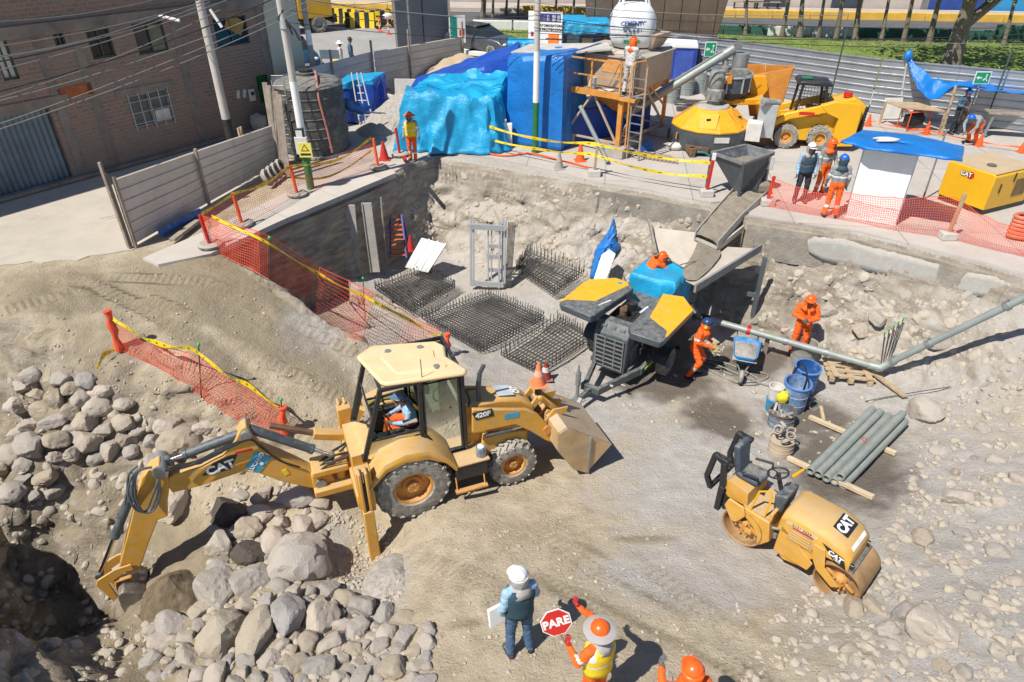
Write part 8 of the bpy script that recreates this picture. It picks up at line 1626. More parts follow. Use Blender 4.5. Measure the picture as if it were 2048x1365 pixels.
b=MB();b.grid(lambda u,v:lerp_pts(cl_a,u).lerp(lerp_pts(cl_b,u),v)+Vector((0,0,.09*nz(u*14,v*4)-.12*math.sin(math.pi*v))),60,10);b.ell(k1+Vector((0,0,.1)),(.16,.14,.22),10,6);tag(b.build('canopy',TARPB,ang=60,solid=.01),'sagging blue tarp canopy strung over the welders','canopy')
b=MB();tq_=[P(x,y,3.05) for x,y in [(1772,203),(1835,205),(1893,222),(1800,214)]];b.add(tq_+[p-Vector((0,0,.05)) for p in tq_],[(0,1,2,3),(7,6,5,4)]+[(i,i+4,(i+1)%4+4,(i+1)%4) for i in range(4)])
for p in tq_[:3]:b.beam(p-Vector((0,0,.02)),Vector((p.x,p.y,2.2)),.07,.07)
tag(b.build('work_table',WOOD),'rough wooden work table before the shiny fence','table')
gt=thing('portable_generator','small dirty petrol generator in a red tube frame under the table','generator',P(1822,258),10);b=MB();b.box((0,0,.35),(.6,.4,.35));b.cyl((-.1,0,.5),(.25,0,.5),.17);b.build('engine',mat('engine_black',(.035,.035,.035)),gt,bevel=.03)
b=MB();
for y in (-.28,.28):b.tube([(-.42,y,.05),(-.42,y,.7),(.42,y,.7),(.42,y,.05)],.025,6,closed=True)
for x in (-.42,.42):b.cyl((x,-.28,.7),(x,.28,.7),.025)
b.build('tube_frame',ORP,gt)
b=MB();b.box((0,0,.4),(.75,.05,.8),(-.3,0,.1));o=b.build('white_sheet',WHD,bevel=.02);o.location=P(1780,238);tag(o,'white curved sheet leaning left of the work table','sheet')
wt=thing('work_bench','long grey steel bench standing before the fence right of the welders','bench',P(2010,275),-15);b=MB();b.b2((-.9,-.3,.85),(1.6,.3,.9));b.build('bench_top',WOODG,wt)
for x in (-.8,1.4):b=MB();b.beam((x,-.25,0),(x+.1,-.2,.85),.08,.08);b.beam((x,.25,0),(x+.1,.2,.85),.08,.08);b.build('leg',STEEL,wt)
q=P(1948,230);t=thing('notice_board','pale notice board on a post below the blue canopy','sign',q);h=hgt(1955,192,q);b=MB();b.cyl((0,0,0),(0,0,h),.03);b.build('post',GALV,t);b=MB();b.box((.05,-.03,h),(.75,.03,.4),(0,0,-.1));b.build('board',WHD,t)
# exit signs
EG=mat('exit_green',(.0,.28,.12),.5)
for px,py,sx,sy2,Y,lab in ((1421,99,18,22,31.5,'green exit sign with running figure above the screw conveyor'),(1965,156,22,16,25.9,'green exit sign with running figure above the blue canopy')):
    c=PY(px,py,Y);k=(c-CO).length/FOC;t=thing('exit_sign',lab,'sign',c);w2,h2=sx*k/2,sy2*k/2;b=MB();b.b2((-w2-.03,0,-h2-.03),(w2+.03,.02,h2+.03));b.build('plate',WHT,t);b=MB();b.b2((-w2,-.008,-h2),(w2,-.002,h2));b.build('panel',EG,t)
    b=MB();b.beam((-w2*.75,-.012,0),(-w2*.1,-.012,0),.01,h2*.22);b.prism([(-w2*.9,0),(-w2*.55,h2*.35),(-w2*.55,-h2*.35)],-.018,-.01,'y');b.ell((w2*.5,-.014,h2*.5),(h2*.15,.005,h2*.15),8,6);b.beam((w2*.5,-.012,h2*.35),(w2*.45,-.012,-h2*.1),.01,h2*.25);b.beam((w2*.45,-.012,-h2*.1),(w2*.75,-.012,-h2*.6),.01,h2*.18);b.beam((w2*.45,-.012,-h2*.1),(w2*.15,-.012,-h2*.5),.01,h2*.18);b.build('pictogram',WHT,t)
    b=MB();b.cyl((0,.05,-h2),(0,.05,2.2-c.z),.03);b.build('post',STEEL,t)
# toilets, container, signs, vehicles behind the site
def toilet(px,py,tpy,lab,deg):
    q=P(px,py);h=min(2.3,hgt(px,tpy,q));t=thing('portable_toilet',lab,'toilet',q,deg);b=MB();b.b2((-.55,-.55,0),(.55,.55,h*.9));[b.b2((-.58,-.5+.25*k,.1),(-.55,-.42+.25*k,h*.85)) for k in range(5)];bd_=b.build('cabin',mat('toilet_blue',(.02,.05,.3),.5),t,bevel=.03);b=MB();b.b2((-.4,-.575,.1),(.4,-.552,h*.84));b.build('door',mat('toilet_door',(.05,.1,.4),.5),t);b=MB();b.prism([(-.6,0),(.6,0),(.5,.22),(-.5,.22)],-.6,.6,'y',Matrix.Translation((0,0,h*.9)));b.build('roof',WHT,t,bevel=.05)
toilet(1361,172,84,'blue portable toilet nearest the exit sign',-12);toilet(1330,168,80,'blue portable toilet behind the silo bin',8)
for px,py,lab in ((1345,205,'upright grey oil drum behind the screw conveyor'),(1372,190,'grey oil drum leaning by the toilets'),(1398,185,'dusty oil drum left of the upper mixer drum')):q=P(px,py);b=MB();b.lathe([(.29,0),(.29,.3),(.305,.31),(.29,.32),(.29,.6),(.305,.61),(.29,.62),(.29,.9),(.27,.9),(.27,.86),(.0001,.86)],24);o=b.build('oil_drum',mat('grey_drum',(.25,.28,.28),.6,dust=.4),ang=30);o.location=q;tag(o,lab,'barrel')
b=MB();q=P(1300,105);
bt=thing('dump_trailer','large dusty brown steel skip parked behind the bulk bag','skip',q,-5);h=3.2;b.prism([(-3.6,.7),(-3.9,h),(4.0,h),(3.6,.7)],0,2.3,'y');b.build('body',mat('brown_steel',(.14,.10,.075),.7,.2,var=.25,vs=1,dust=.35),bt,bevel=.03);b=MB();[b.b2((-3.4+.95*k,-.06,.75),(-3.3+.95*k,-.002,h-.05)) for k in range(8)];b.build('ribs',mat('brown_steel',(.14,.10,.075)),bt);b=MB();b.b2((-3.3,.3,.2),(3.3,2.0,.69));b.build('chassis',BLK,bt)
for x in (-2.4,2.4):wheel(bt,(x,.1,.45),.45,.3,.22,-1,lugs=12)
def board(name,lab,pl,pr,ptl,rows,cat='sign',th=.06,base=WHT,z=2.2):
    a,c=P(*pl,z),P(*pr,z);F_=Frame(a,math.degrees(math.atan2(c.y-a.y,c.x-a.x)));w=(c.xy-a.xy).length;h=F_.side(*ptl)[1];t=thing(name,lab,cat,a,F_.deg);b=MB();b.b2((0,0,.0),(w,th,h));b.build('panel',base,t,bevel=.01)
    for (u0,v0,u1,v1,m_,txt,ts,tm) in rows:
        bb_=None
        if m_:b=MB();b.b2((w*u0,-.012,h*v0),(w*u1,-.003,h*v1));bb_=b.build('graphic',m_,t)
        if txt:text_mesh(txt,ts,tm,bb_ or t,plate((w*(u0+u1)/2,-.018,h*(v0+v1)/2),(1,0,0),(0,0,1)),bold=.004)
    return t
NB=mat('sign_blue',(.03,.04,.25),.5)
board('safety_sign','white board reading EQUIPO DE PROTECCION behind the green and white pole',(1056,112),(1122,116),(1056,22),[(.35,.78,.95,.96,NB,None,0,0),(.4,.80,.5,.93,WHT,None,0,0),(.55,.80,.65,.93,WHT,None,0,0),(.7,.80,.8,.93,WHT,None,0,0),(.84,.80,.92,.93,WHT,None,0,0),(.35,.66,.95,.74,None,'USO OBLIGATORIO',.17,DECB),(.35,.57,.95,.65,None,'DE PROTECCION',.19,DECB),(.6,.3,.92,.52,mat('sign_orange',(.8,.2,.03),.5),'ZONA DE TRABAJO',.1,DECB),(.08,.45,.16,.55,RED,None,0,0)])
board('site_sign','white and green notice board with red prohibition ring at the fence end',(901,88),(932,86),(901,33),[(.02,.05,.45,.98,mat('sign_green',(.0,.25,.2),.5),None,0,0),(.05,.7,.4,.74,WHT,None,0,0),(.05,.45,.4,.48,WHT,None,0,0),(.05,.3,.4,.33,WHT,None,0,0),(.6,.28,.92,.5,RED,None,0,0)],z=2.9)
board('billboard','tall grey billboard panel on timber posts beside the fence',(797,105),(899,90),(788,-25),[(.49,0,.51,1,BLK,None,0,0)],cat='billboard',base=mat('billboard_grey',(.17,.18,.2),.5,var=.15,vs=.8),z=2.4)
for px,py in ((797,108),(903,92)):q=P(px,py,2.2);b=MB();b.beam((0,0,0),(-.1,0,5),.12,.12);o=b.build('billboard_post',WOODG);o.location=q+Vector((0,-.15,0));tag(o,'timber post on the '+('left' if px<850 else 'right')+' side of the grey billboard','post')
bo2=board('tool_store','blue site container with a coloured notice behind the safety sign',(1125,112),(1200,112),(1125,52),[(.1,.35,.42,.8,mat('notice_teal',(.2,.3,.35),.5),None,0,0),(.5,.1,.78,.6,WOOD,None,0,0)],cat='container',th=2.0,base=mat('container_blue',(.015,.05,.22),.5))
rag3=[Vector((x,y)) for x,y in [(P(1122,112).x,P(1122,112).y-.4),(P(1205,112).x+.3,P(1205,112).y-.4),(P(1205,112).x+.3,P(1205,112).y+2.2),(P(1122,112).x,P(1122,112).y+2.2)]]
zz3=PY(1160,42,P(1160,112).y).z;drape('tarp','blue tarp stretched over the site container',None,rag3,zz3,zz3-.6,TARP,44,.1,.06,6,hem=.2)
tape_p=P(1065,110);heapq=P(1050,118);drape('tarp','small cyan tarp bundle left of the safety sign',None,[heapq.xy+Vector((-.9,0)),heapq.xy+Vector((.5,0)),heapq.xy+Vector((.5,1)),heapq.xy+Vector((-.9,1))],3.1,2.25,TARP,46,.2,.1,5)
def car(loc,deg,lab,col,L=4.3,W=1.75,name='parked_car',s=1):
    t=thing(name,lab,'car',loc,deg);h=W/2;b=MB();sec=[(-L/2,.45,.75),(-L/2+.15,.3,.95),(-L*.3,.28,1.0),(L*.2,.28,.98),(L*.42,.3,.86),(L/2,.4,.62)]
    b.loft([[Vector((x,-h*k,z0)),Vector((x,-h,(z0+z1)/2)),Vector((x,-h*.93,z1)),Vector((x,h*.93,z1)),Vector((x,h,(z0+z1)/2)),Vector((x,h*k,z0))] for x,z0,z1 in sec for k in (.95,)]);b.build('body',col,t,bevel=.04)
    b=MB();b.loft([[Vector((x,-h*w_,z)),Vector((x,h*w_,z))]+[Vector((x2,h*w2,z2)),Vector((x2,-h*w2,z2))] for x,w_,z,x2,w2,z2 in ((-L*.42,.9,.95,-L*.40,.9,.96),(-L*.3,.88,.97,-L*.27,.72,1.42),(L*.02,.88,.97,-.02,.72,1.44),(L*.24,.88,.95,L*.22,.86,.99))]);b.build('windows',DARKG,t,bevel=.03)
    b=MB();b.prism([(-L*.28,-h*.7),(L*.03,-h*.7),(L*.03,h*.7),(-L*.28,h*.7)],1.42,1.47,'z');b.build('roof',col,t,bevel=.03)
    for x in (-L*.31,L*.31):
        for y,n_ in ((-h+.02,-1),(h-.02,1)):wheel(t,(x,y,.32),.32,.2,.2,n_,lugs=0,rm=STEEL)
    for y in (-.6,.6):b=MB();b.ell((L/2-.06,y,.68),(.07,.16,.08),10,6);b.build('headlight',WHT,t)
    b=MB();b.box((L/2,0,.45),(.03,.45,.12));b.build('number_plate',WHD,t)
    return t
car(P(965,108)+Vector((0,.4,0)),-38,'dark grey hatchback parked behind the sand heap',mat('car_grey',(.09,.1,.115),.3,.4,coat=.6,dust=.15))
car(P(585,140)+Vector((0,.6,0)),-60,'dark blue van parked at the corner behind the water tank',mat('car_blue',(.02,.06,.13),.3,.3,coat=.5),L=4.0)
FTq=P(625,62);tr=thing('dump_truck','yellow lorry cab seen front on at the top of the road','truck',FTq,35)
b=MB();b.b2((-1.2,-1.2,.9),(1.1,1.2,3.0));b.build('cab',YEL2,tr,bevel=.1);b=MB();b.b2((1.1,-1.05,1.9),(1.13,1.05,2.8));b.build('windshield',DARKG,tr);b=MB();b.b2((1.1,-1.2,.55),(1.35,1.2,1.05));b.b2((1.1,-.8,1.1),(1.14,.8,1.55));b.build('bumper',BLK,tr,bevel=.03);b=MB();b.b2((-6.2,-1.2,1.1),(-1.4,1.2,2.9));b.build('tipper_body',YEL,tr,bevel=.03);b=MB();b.b2((-6.2,-.5,.7),(1.0,.5,1.08));b.build('chassis',BLK,tr)
for y in (-.9,.9):b=MB();b.box((1.36,y,.8),(.03,.3,.16));b.build('headlight',WHT,tr)
for x in (.1,-3.6,-4.8):
    for y,n_ in ((-1.05,-1),(1.05,1)):wheel(tr,(x,y,.52),.52,.32,.26,n_,lugs=0,rm=STEEL)
for k,(px,py) in enumerate([(690,42),(722,50),(752,46),(782,42)]):
    q=P(px,py+6);b=MB();
    for i in range(6):b.mi=i%2;b.prism([(-.25,0),(.25,0),(.12,.5),(.1,.95),(-.1,.95),(-.12,.5)],-1.0+i*.333,-.667+i*.333,'y')
    o=b.build('road_barrier',[TAPE,DECB]);o.location=q;o.rotation_euler=(0,0,R(70+k*14));tag(o,'yellow and black striped barrier in the row on the far road','barrier','striped barriers on the far road')
q=P(775,58);mc=thing('motorcycle','small white motorcycle parked left of the billboard','motorcycle',q,30)
for x in (-.6,.6):b=MB();b.lathe([(.2,-.04),(.29,-.04),(.29,.04),(.2,.04),(.2,-.04)],20,(x,0,.29),Matrix.Rotation(math.pi/2,3,'X'),caps=False);b.build('wheel',BLK,mc)
b=MB();b.ell((.1,0,.75),(.4,.16,.2),12,8);b.build('tank',WHT,mc);b=MB();b.beam((-.7,0,.8),(.0,0,.75),.22,.1);b.tube([(.6,0,.3),(.45,0,.9),(.4,.3,1.0)],.03,6);b.tube([(.45,0,.9),(.4,-.3,1.0)],.03,6);b.box((0,0,.42),(.5,.2,.3));b.build('frame',BLK,mc)
for px,py in ((741,52),(760,62),(778,68)):q=P(px,py+2);b=MB();b.cyl((0,0,0),(0,0,.9),.05,n=10);b.lathe([(.2,0),(.2,.05)],14);b.mi=1;b.cyl((0,0,.3),(0,0,.42),.053,n=10);b.cyl((0,0,.6),(0,0,.72),.053,n=10);o=b.build('delineator',[ORP,WHT]);o.location=q;tag(o,'small red and white delineator post on the far road','delineator','delineators on the far road')
q=P(648,160);t=thing('street_sign','small blue street sign on a post behind the water tank','sign',q);h=hgt(648,100,q);b=MB();b.cyl((0,0,0),(0,0,h),.035);b.build('post',STEEL,t);b=MB();b.box((.45,-.03,h-.2),(.9,.03,.4));b.build('plate',mat('grey_blue',(.15,.2,.26),.5),t)
b=MB();p0=P(645,135);b.tube(spl([p0,p0+Vector((.8,.2,0)),p0+Vector((1.0,1.0,0)),p0+Vector((.3,1.6,0))],6),.16,8);tag(b.build('kerb',YK),'yellow painted kerb corner behind the two pedestrians','kerb')
random.seed(21)
for k in range(7):
    p=P(1385+9*(k%4),222-5*(k//2));b=MB();b.box((0,0,.06+.07*(k%3)),(random.uniform(1.2,2.0),.2,.06),(0,0,random.uniform(-.3,.2)));o=b.build('plank',mat('dark_plank',(.1,.095,.09),.8));o.location=p;tag(o,'dark plank in the loose stack behind the pan mixer','plank','planks behind the mixer')
for k in range(9):
    p=P(1288+8*k,322+1.2*k);b=MB();b.box((0,0,.04),(.09,.75,.07),(0,0,.15));o=b.build('slat',WOODG,bevel=.005);o.location=p+Vector((0,.5,0));tag(o,'short grey slat in the row on the slab under the silo','slat','slats in a row under the silo')
for px,py,lab,c in ((1350,300,'crumpled cement sack by the silo leg',WHD),(1292,300,'small dark blue crate under the silo',BLUEP),(1268,292,'dusty engine part lying under the silo',STEEL),(1210,300,'brown sack lying under the silo platform',WOODG)):
    p=P(px,py);b=MB();b.ell((0,0,.12),(.28,.2,.14),10,6) if 'sack' in lab else b.box((0,0,.16),(.42,.3,.32));o=b.build('sack' if 'sack' in lab else 'crate' if 'crate' in lab else 'machine_part',c,bevel=.02);o.location=p;tag(o,lab,'sack' if 'sack' in lab else 'crate' if 'crate' in lab else 'machine part')
# ================================================================ ROCKS
def rock_mat():
    m=bpy.data.materials.new('river_stone');m.use_nodes=True;t=m.node_tree;N=t.nodes;L=t.links;b=N['Principled BSDF'];b.inputs['Roughness'].default_value=.9;b.inputs['Specular IOR Level'].default_value=.25
    oi=N.new('ShaderNodeObjectInfo');at=N.new('ShaderNodeAttribute');at.attribute_name='tone';ad=N.new('ShaderNodeMath');ad.operation='ADD';L.new(oi.outputs['Random'],ad.inputs[0]);L.new(at.outputs['Fac'],ad.inputs[1]);fr_=N.new('ShaderNodeMath');fr_.operation='FRACT';L.new(ad.outputs[0],fr_.inputs[0])
    cr=N.new('ShaderNodeValToRGB');e=cr.color_ramp;e.elements[0].color=(.32,.305,.29,1);e.elements[1].color=(.50,.43,.34,1)
    for p,c in ((.2,(.44,.39,.34)),(.4,(.54,.47,.39)),(.55,(.33,.32,.32)),(.7,(.54,.46,.405)),(.85,(.36,.30,.225))):x=e.elements.new(p);x.color=(*c,1)
    L.new(fr_.outputs[0],cr.inputs[0]);tc=N.new('ShaderNodeTexCoord');n=N.new('ShaderNodeTexNoise');n.inputs['Scale'].default_value=5;n.inputs['Detail'].default_value=8;n.inputs['Roughness'].default_value=.7;L.new(tc.outputs['Object'],n.inputs['Vector'])
    ge=N.new('ShaderNodeNewGeometry');sp=N.new('ShaderNodeSeparateXYZ');L.new(ge.outputs['Normal'],sp.inputs[0])
    mr=N.new('ShaderNodeMapRange');mr.inputs[1].default_value=.35;mr.inputs[2].default_value=.75;mr.inputs[4].default_value=.75;L.new(n.outputs[0],mr.inputs[0])
    mx=N.new('ShaderNodeMix');mx.data_type='RGBA';mx.inputs['B'].default_value=(.48,.415,.32,1);L.new(mr.outputs[0],mx.inputs['Factor']);L.new(cr.outputs[0],mx.inputs['A']);L.new(mx.outputs['Result'],b.inputs['Base Color'])
    n2=N.new('ShaderNodeTexNoise');n2.inputs['Scale'].default_value=14;n2.inputs['Detail'].default_value=9;n2.inputs['Roughness'].default_value=.75;L.new(tc.outputs['Object'],n2.inputs['Vector']);bu=N.new('ShaderNodeBump');bu.inputs['Strength'].default_value=.7;bu.inputs['Distance'].default_value=.05;L.new(n2.outputs[0],bu.inputs['Height']);L.new(bu.outputs[0],b.inputs['Normal'])
    return m
ROCK=rock_mat()
def rock_mesh(seed,sub=4):
    bm=bmesh.new();bmesh.ops.create_icosphere(bm,subdivisions=sub,radius=1);random.seed(seed);pl_=[Vector((random.gauss(0,1),random.gauss(0,1),random.gauss(0,1))).normalized() for k in range(7)];dd=[random.uniform(.46,.84) for k in range(7)];o=Vector((seed*3.1,seed,0))
    for v in bm.verts:
        p=v.co.copy();q=p.normalized();r=1+.22*noise.noise(q*1.1+o)
        for n,d in zip(pl_,dd):
            s=q.dot(n)
            if s*r>d:r=r*.18+(d/s)*.82
        r+=.07*noise.noise(q*2.7+o)+.035*noise.noise(q*6+o)+.018*noise.noise(q*13+o);v.co=q*r
    me=bpy.data.meshes.new('boulder');bm.to_mesh(me);bm.free();me.shade_smooth();me.set_sharp_from_angle(angle=R(17));me.materials.append(ROCK);return me
RM=[rock_mesh(s) for s in range(12)]
ROCKS2=ROCK.copy();ROCKS2.name='dusty_stone'
for n_ in ROCKS2.node_tree.nodes:
    if n_.type=='VALTORGB':
        for e_,c_ in zip(n_.color_ramp.elements,[(.33,.305,.28),(.40,.365,.325),(.43,.385,.33),(.34,.32,.295),(.45,.40,.35),(.37,.325,.27),(.41,.37,.32)]):e_.color=(*c_,1)
    if n_.type=='MAP_RANGE' and abs(n_.inputs[1].default_value-.35)<.01:n_.inputs[1].default_value=.3;n_.inputs[2].default_value=.6;n_.inputs[4].default_value=.9
DKR=mat('dark_split_rock',(.09,.075,.06),.85,var=.35,vs=4,bump=.8,bs=16)
count=0
def boulder(px,py,rx,ry,label,group=None,rot=0,m=None,sink=.25,flat=.75,name='boulder'):
    global count
    p,n=GP(px,py);k=(p-CO).length/FOC;o=bpy.data.objects.new(name,RM[count%12]);COL.objects.link(o);a,c=rx*k,ry*k*1.12
    o.scale=(a,c,min(a,c)*flat);o.rotation_euler=(random.uniform(-.15,.15),random.uniform(-.15,.15),R(rot));o.location=p+Vector((0,0,min(a,c)*flat*(1-2*sink)*.5));count+=1
    if m:o.data=o.data.copy();o.data.materials[0]=m
    tag(o,label,'boulder',group);return o
random.seed(77)
big=[(602,1137,54,50,0,'largest pinkish boulder left of the backhoe stabiliser foot'),(437,1188,38,50,10,'upright pale boulder with a hollow right of the digging bucket'),(447,1280,47,44,0,'broad flat tan boulder below the hollow boulder'),(522,1272,36,50,-20,'tall pale boulder right of the broad tan one'),(574,1238,34,48,0,'smooth tan boulder behind the tall pale one'),(640,1240,32,38,0,'smooth squarish boulder above the pile of small stones'),(502,1168,36,36,20,'egg shaped grey boulder between the hollow one and the pinkish one'),(458,1032,40,36,30,'dark split brown boulder under the boom'),(551,1086,27,36,-25,'oblong grey boulder above the largest pinkish one'),(592,1000,42,24,0,'long grey boulder in the shade of the boom end'),(496,1120,34,28,25,'pale rounded boulder below the dark split one'),(441,1098,32,30,10,'round boulder left of the pale rounded one'),(365,892,38,36,0,'large pale boulder behind the stick cylinder'),(330,1010,42,50,20,'flat slab of rock behind the stick'),(428,905,36,28,0,'big pinkish boulder half buried by the bank'),(66,900,30,24,0,'pale boulder at the left edge of the ledge'),(175,890,30,26,0,'large grey boulder on the middle of the ledge'),(345,1250,34,22,-20,'oval pinkish boulder lying alone left of the pile'),(640,1340,30,26,0,'rounded boulder at the bottom of the pile'),(380,1320,34,28,0,'wide boulder at the bottom left of the pile'),(820,1180,2,2,0,None),(690,1200,22,24,0,'grey boulder at the foot of the gravel heap'),(65,755,20,20,0,'round grey boulder alone at the top of the left pile'),(168,770,22,18,0,'angular boulder at the top right of the left pile'),(114,805,20,20,0,'pointed tan boulder in the left pile'),(200,822,26,20,20,'long pale boulder in the left pile'),(1860,1265,42,38,0,'big smooth cream boulder at the lower right'),(1705,1222,22,22,0,'dark grey boulder below the roller'),(1850,830,28,28,0,'large grey boulder above the pipe stack end'),(1915,1000,28,18,10,'long pale boulder right of the roller'),(1720,690,2,2,0,None),(1750,640,17,18,0,'round boulder set in the cut behind the pipe elbow'),(1720,665,18,18,0,'pale round boulder below the one set in the cut'),(1655,625,18,16,0,'grey boulder set in the cut right of the orange worker'),(1880,690,30,14,0,'long dark boulder under the rising pipe'),(1770,1265,22,18,0,'grey boulder left of the cream one'),(1745,1220,16,22,0,'tan oval stone beside the dark grey boulder'),(1810,1235,30,22,0,'blue grey boulder above the cream one')]
placed=[]
for (px,py,rx,ry,ro,lab) in big:
    if lab:boulder(px,py,rx,ry,lab,None,ro,DKR if 'dark split' in lab else None,.22,.85 if rx<45 else .9);placed.append((px,py,(rx+ry)/2))
def inpoly(x,y,p):
    r=False;n=len(p)
    for i in range(n):
        x1,y1=p[i];x2,y2=p[(i+1)%n]
        if (y1>y) !=(y2>y) and x<(x2-x1)*(y-y1)/(y2-y1)+x1:r=not r
    return r
def fill(poly,n,rmin,rmax,label,group,sink=.25,over=.86,pw=1.8,tries=9000):
    xs_=[p[0] for p in poly];ys_=[p[1] for p in poly];done=0
    for t in range(tries):
        if done>=n:break
        f=1-done/n;r=rmin+(rmax-rmin)*(f**pw)*random.uniform(.6,1.1);r=max(r,rmin);x=random.uniform(min(xs_),max(xs_));y=random.uniform(min(ys_),max(ys_))
        if not inpoly(x,y,poly):continue
        if any((x-a)**2+((y-c)*1.15)**2<(over*(r+q))**2 for a,c,q in placed):continue
        placed.append((x,y,r));boulder(x,y,r*random.uniform(.95,1.3),r*random.uniform(.8,1.05),label,group,random.uniform(0,180),None,sink,random.uniform(.6,.9));done+=1
fill([(40,760),(170,762),(250,810),(285,850),(270,905),(200,920),(110,905),(0,940),(0,905),(60,850),(20,800)],75,9,24,'grey or tan boulder in the pile on the upper left ledge','boulders on the upper left ledge')
fill([(285,860),(400,850),(470,880),(480,860),(440,930),(310,945)],12,10,26,'boulder lying behind the raised boom','boulders behind the boom')
fill([(470,985),(640,975),(650,1030),(640,1110),(665,1190),(760,1210),(860,1260),(870,1365),(300,1365),(300,1260),(390,1240),(410,1150),(430,1060)],150,8,27,'rounded boulder in the big pile between bucket and stabiliser','boulders in the big pile')
fill([(0,930),(110,920),(120,990),(60,1010),(0,1000)],8,12,24,'boulder sliding into the shaded hole','boulders by the shaded hole')
fill([(1840,850),(2048,780),(2048,1365),(1620,1365),(1600,1230),(1760,1110),(1830,1000)],38,7,20,'half buried stone in the rubble on the right','half buried stones on the right',sink=.42,over=1.5)
# small stones: one object per area, past counting
def ico(sub):
    bm=bmesh.new();bmesh.ops.create_icosphere(bm,subdivisions=sub,radius=1);v=np.array([q.co[:] for q in bm.verts]);f=np.array([[l.index for l in q.verts] for q in bm.faces]);bm.free();return v,f
IV,IF=ico(2)
def stones(name,label,polys,n,r0,r1,m=None,emb=.3,pw=2.5,cat='rubble'):
    rng=np.random.default_rng(len(label));V=[];F=[];T=[];k=0;off=0;random.seed(len(label));tot=0
    for poly,share in polys:
        xs_=[p[0] for p in poly];ys_=[p[1] for p in poly];m_=0
        while m_<n*share:
            x=random.uniform(min(xs_),max(xs_));y=random.uniform(min(ys_),max(ys_));
            if not inpoly(x,y,poly) or nz(x*.012,y*.02,5)<random.uniform(-.45,.15):m_+=.34;continue
            p,nn=GP(x,y);r=r0+(r1-r0)*random.random()**pw;s=np.array([random.uniform(.8,1.4),random.uniform(.7,1.1),random.uniform(.5,.8)])*r
            pn=rng.standard_normal((5,3));pn/=np.linalg.norm(pn,axis=1)[:,None];dt=IV@pn.T;dd_=rng.uniform(.5,.85,5);v=IV*np.minimum(1,(dd_/np.maximum(dt,1e-3)).min(1)).reshape(-1,1)*s*1.15;a=random.uniform(0,6.3);ca,sa=math.cos(a),math.sin(a);v=v@np.array([[ca,sa,0],[-sa,ca,0],[0,0,1]])
            if nn.z<.8:q=nn.to_track_quat('Z','Y').to_matrix();v=v@np.array(q).T
            V.append(v+np.array(p)+np.array(nn)*r*(.5-emb));F.append(IF+off);off+=len(IV);T.append(np.full(len(IV),random.random()));m_+=1
    V=np.vstack(V);F=np.vstack(F).astype(np.int32);me=bpy.data.meshes.new(name);me.vertices.add(len(V));me.vertices.foreach_set('co',V.ravel());me.loops.add(len(F)*3);me.loops.foreach_set('vertex_index',F.ravel());me.polygons.add(len(F));me.polygons.foreach_set('loop_start',np.arange(len(F),dtype=np.int32)*3);me.polygons.foreach_set('loop_total',np.full(len(F),3,np.int32));me.update(calc_edges=True);me.shade_smooth();me.set_sharp_from_angle(angle=R(26))
    at=me.attributes.new('tone','FLOAT','POINT');at.data.foreach_set('value',np.concatenate(T));me.materials.append(m or ROCK);o=bpy.data.objects.new(name,me);COL.objects.link(o);return tag(o,label,cat,kind='stuff')
stones('rubble','loose small stones and gravel scattered over the right side of the pit',[([(1840,860),(1900,760),(2048,700),(2048,1365),(1480,1365),(1560,1215),(1740,1120),(1800,1000)],1)],4200,.008,.1,pw=6,emb=.45,m=ROCKS2)
stones('cobbles','cobbles sticking out of the cut under the right yard',[([(1505,490),(1620,520),(1900,590),(2048,640),(2048,730),(1850,760),(1640,700),(1520,680)],1)],1300,.012,.14,emb=.85,pw=5,m=ROCKS2)
stones('cobbles','cobbles sticking out of the stony cut at the back of the pit',[([(800,390),(880,420),(1000,400),(1180,420),(1300,440),(1380,470),(1300,560),(1180,580),(1010,545),(900,500),(820,480)],.75),([(800,350),(1000,350),(1180,375),(1420,430),(1400,470),(1180,420),(1000,400),(880,420),(800,390)],.25)],1500,.015,.15,emb=.8,pw=4,m=ROCKS2)
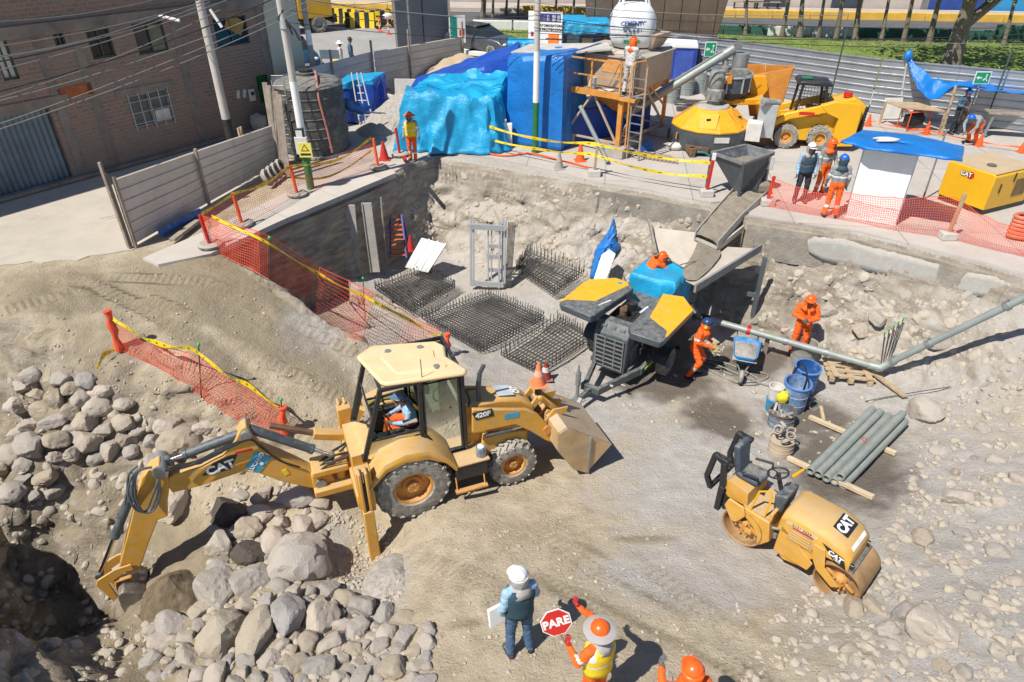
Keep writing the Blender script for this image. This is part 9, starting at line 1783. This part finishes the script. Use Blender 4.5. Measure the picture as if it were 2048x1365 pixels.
stones('rubble','small stones filling the gaps of the boulder piles on the left',[([(20,760),(280,800),(430,880),(640,980),(650,1180),(860,1260),(870,1365),(250,1365),(400,1230),(420,1050),(300,960),(0,940)],1)],1700,.012,.09,pw=2.6,m=ROCKS2)
stones('gravel','grey gravel dug up around the stabiliser and below the pump hitch',[([(640,1030),(700,1020),(790,1060),(810,1180),(740,1250),(690,1200)],.6),([(1080,760),(1170,800),(1130,840),(1060,800)],.15),([(1400,680),(1460,690),(1450,720),(1390,710)],.1),([(560,1060),(640,1040),(660,1120),(600,1100)],.15)],1900,.008,.045,pw=2)
stones('pebbles','scattered pebbles and dry clods over the ramp and dirt bank',[([(0,560),(420,500),(600,640),(860,740),(700,880),(560,880),(240,700),(0,650)],.4),([(870,1060),(1400,950),(1500,1250),(1400,1365),(870,1365)],.35),([(0,660),(230,700),(560,880),(400,880),(190,760),(0,740)],.25)],1900,.006,.035,pw=2.5)
stones('clods','loose soil clods and stones in the freshly dug hole',[([(110,930),(330,960),(300,1230),(340,1365),(0,1365),(0,1000)],1)],700,.012,.13,pw=4,emb=.5,m=ROCKS2)
stones('rubble','stones at the foot of the cut around the rebar mats',[([(700,530),(820,500),(900,500),(1010,545),(1200,590),(1180,640),(1000,560),(900,700),(1000,760),(950,780),(880,730),(930,600),(720,600)],.6),([(1100,760),(1500,740),(1700,760),(1800,820),(1800,900),(1600,950),(1400,900),(1250,880)],.4)],800,.01,.07,pw=3.5,m=ROCKS2)
heap('soil_mound','dark moist soil mound beside the digging bucket',GP(350,1185)[0]+Vector((0,0,-.1)),.62,.6,.55,mat('moist_soil',(.16,.12,.075),.95,var=.4,vs=8,bump=1,bs=20),9)
heap('soil_mound','grey gravel mound right of the stabiliser foot',GP(785,1160)[0]+Vector((0,0,-.12)),.55,.7,.3,GRV,13)
for i,(px,py,hh,lab) in enumerate(((508,250,.75,'grey rounded stone against the brick wall'),)):q=FB.w(FB.side(px,py)[0],-.4,.25);o=bpy.data.objects.new('boulder',RM[3]);COL.objects.link(o);o.location=q;o.scale=(.42,.3,.4);tag(o,lab,'boulder')
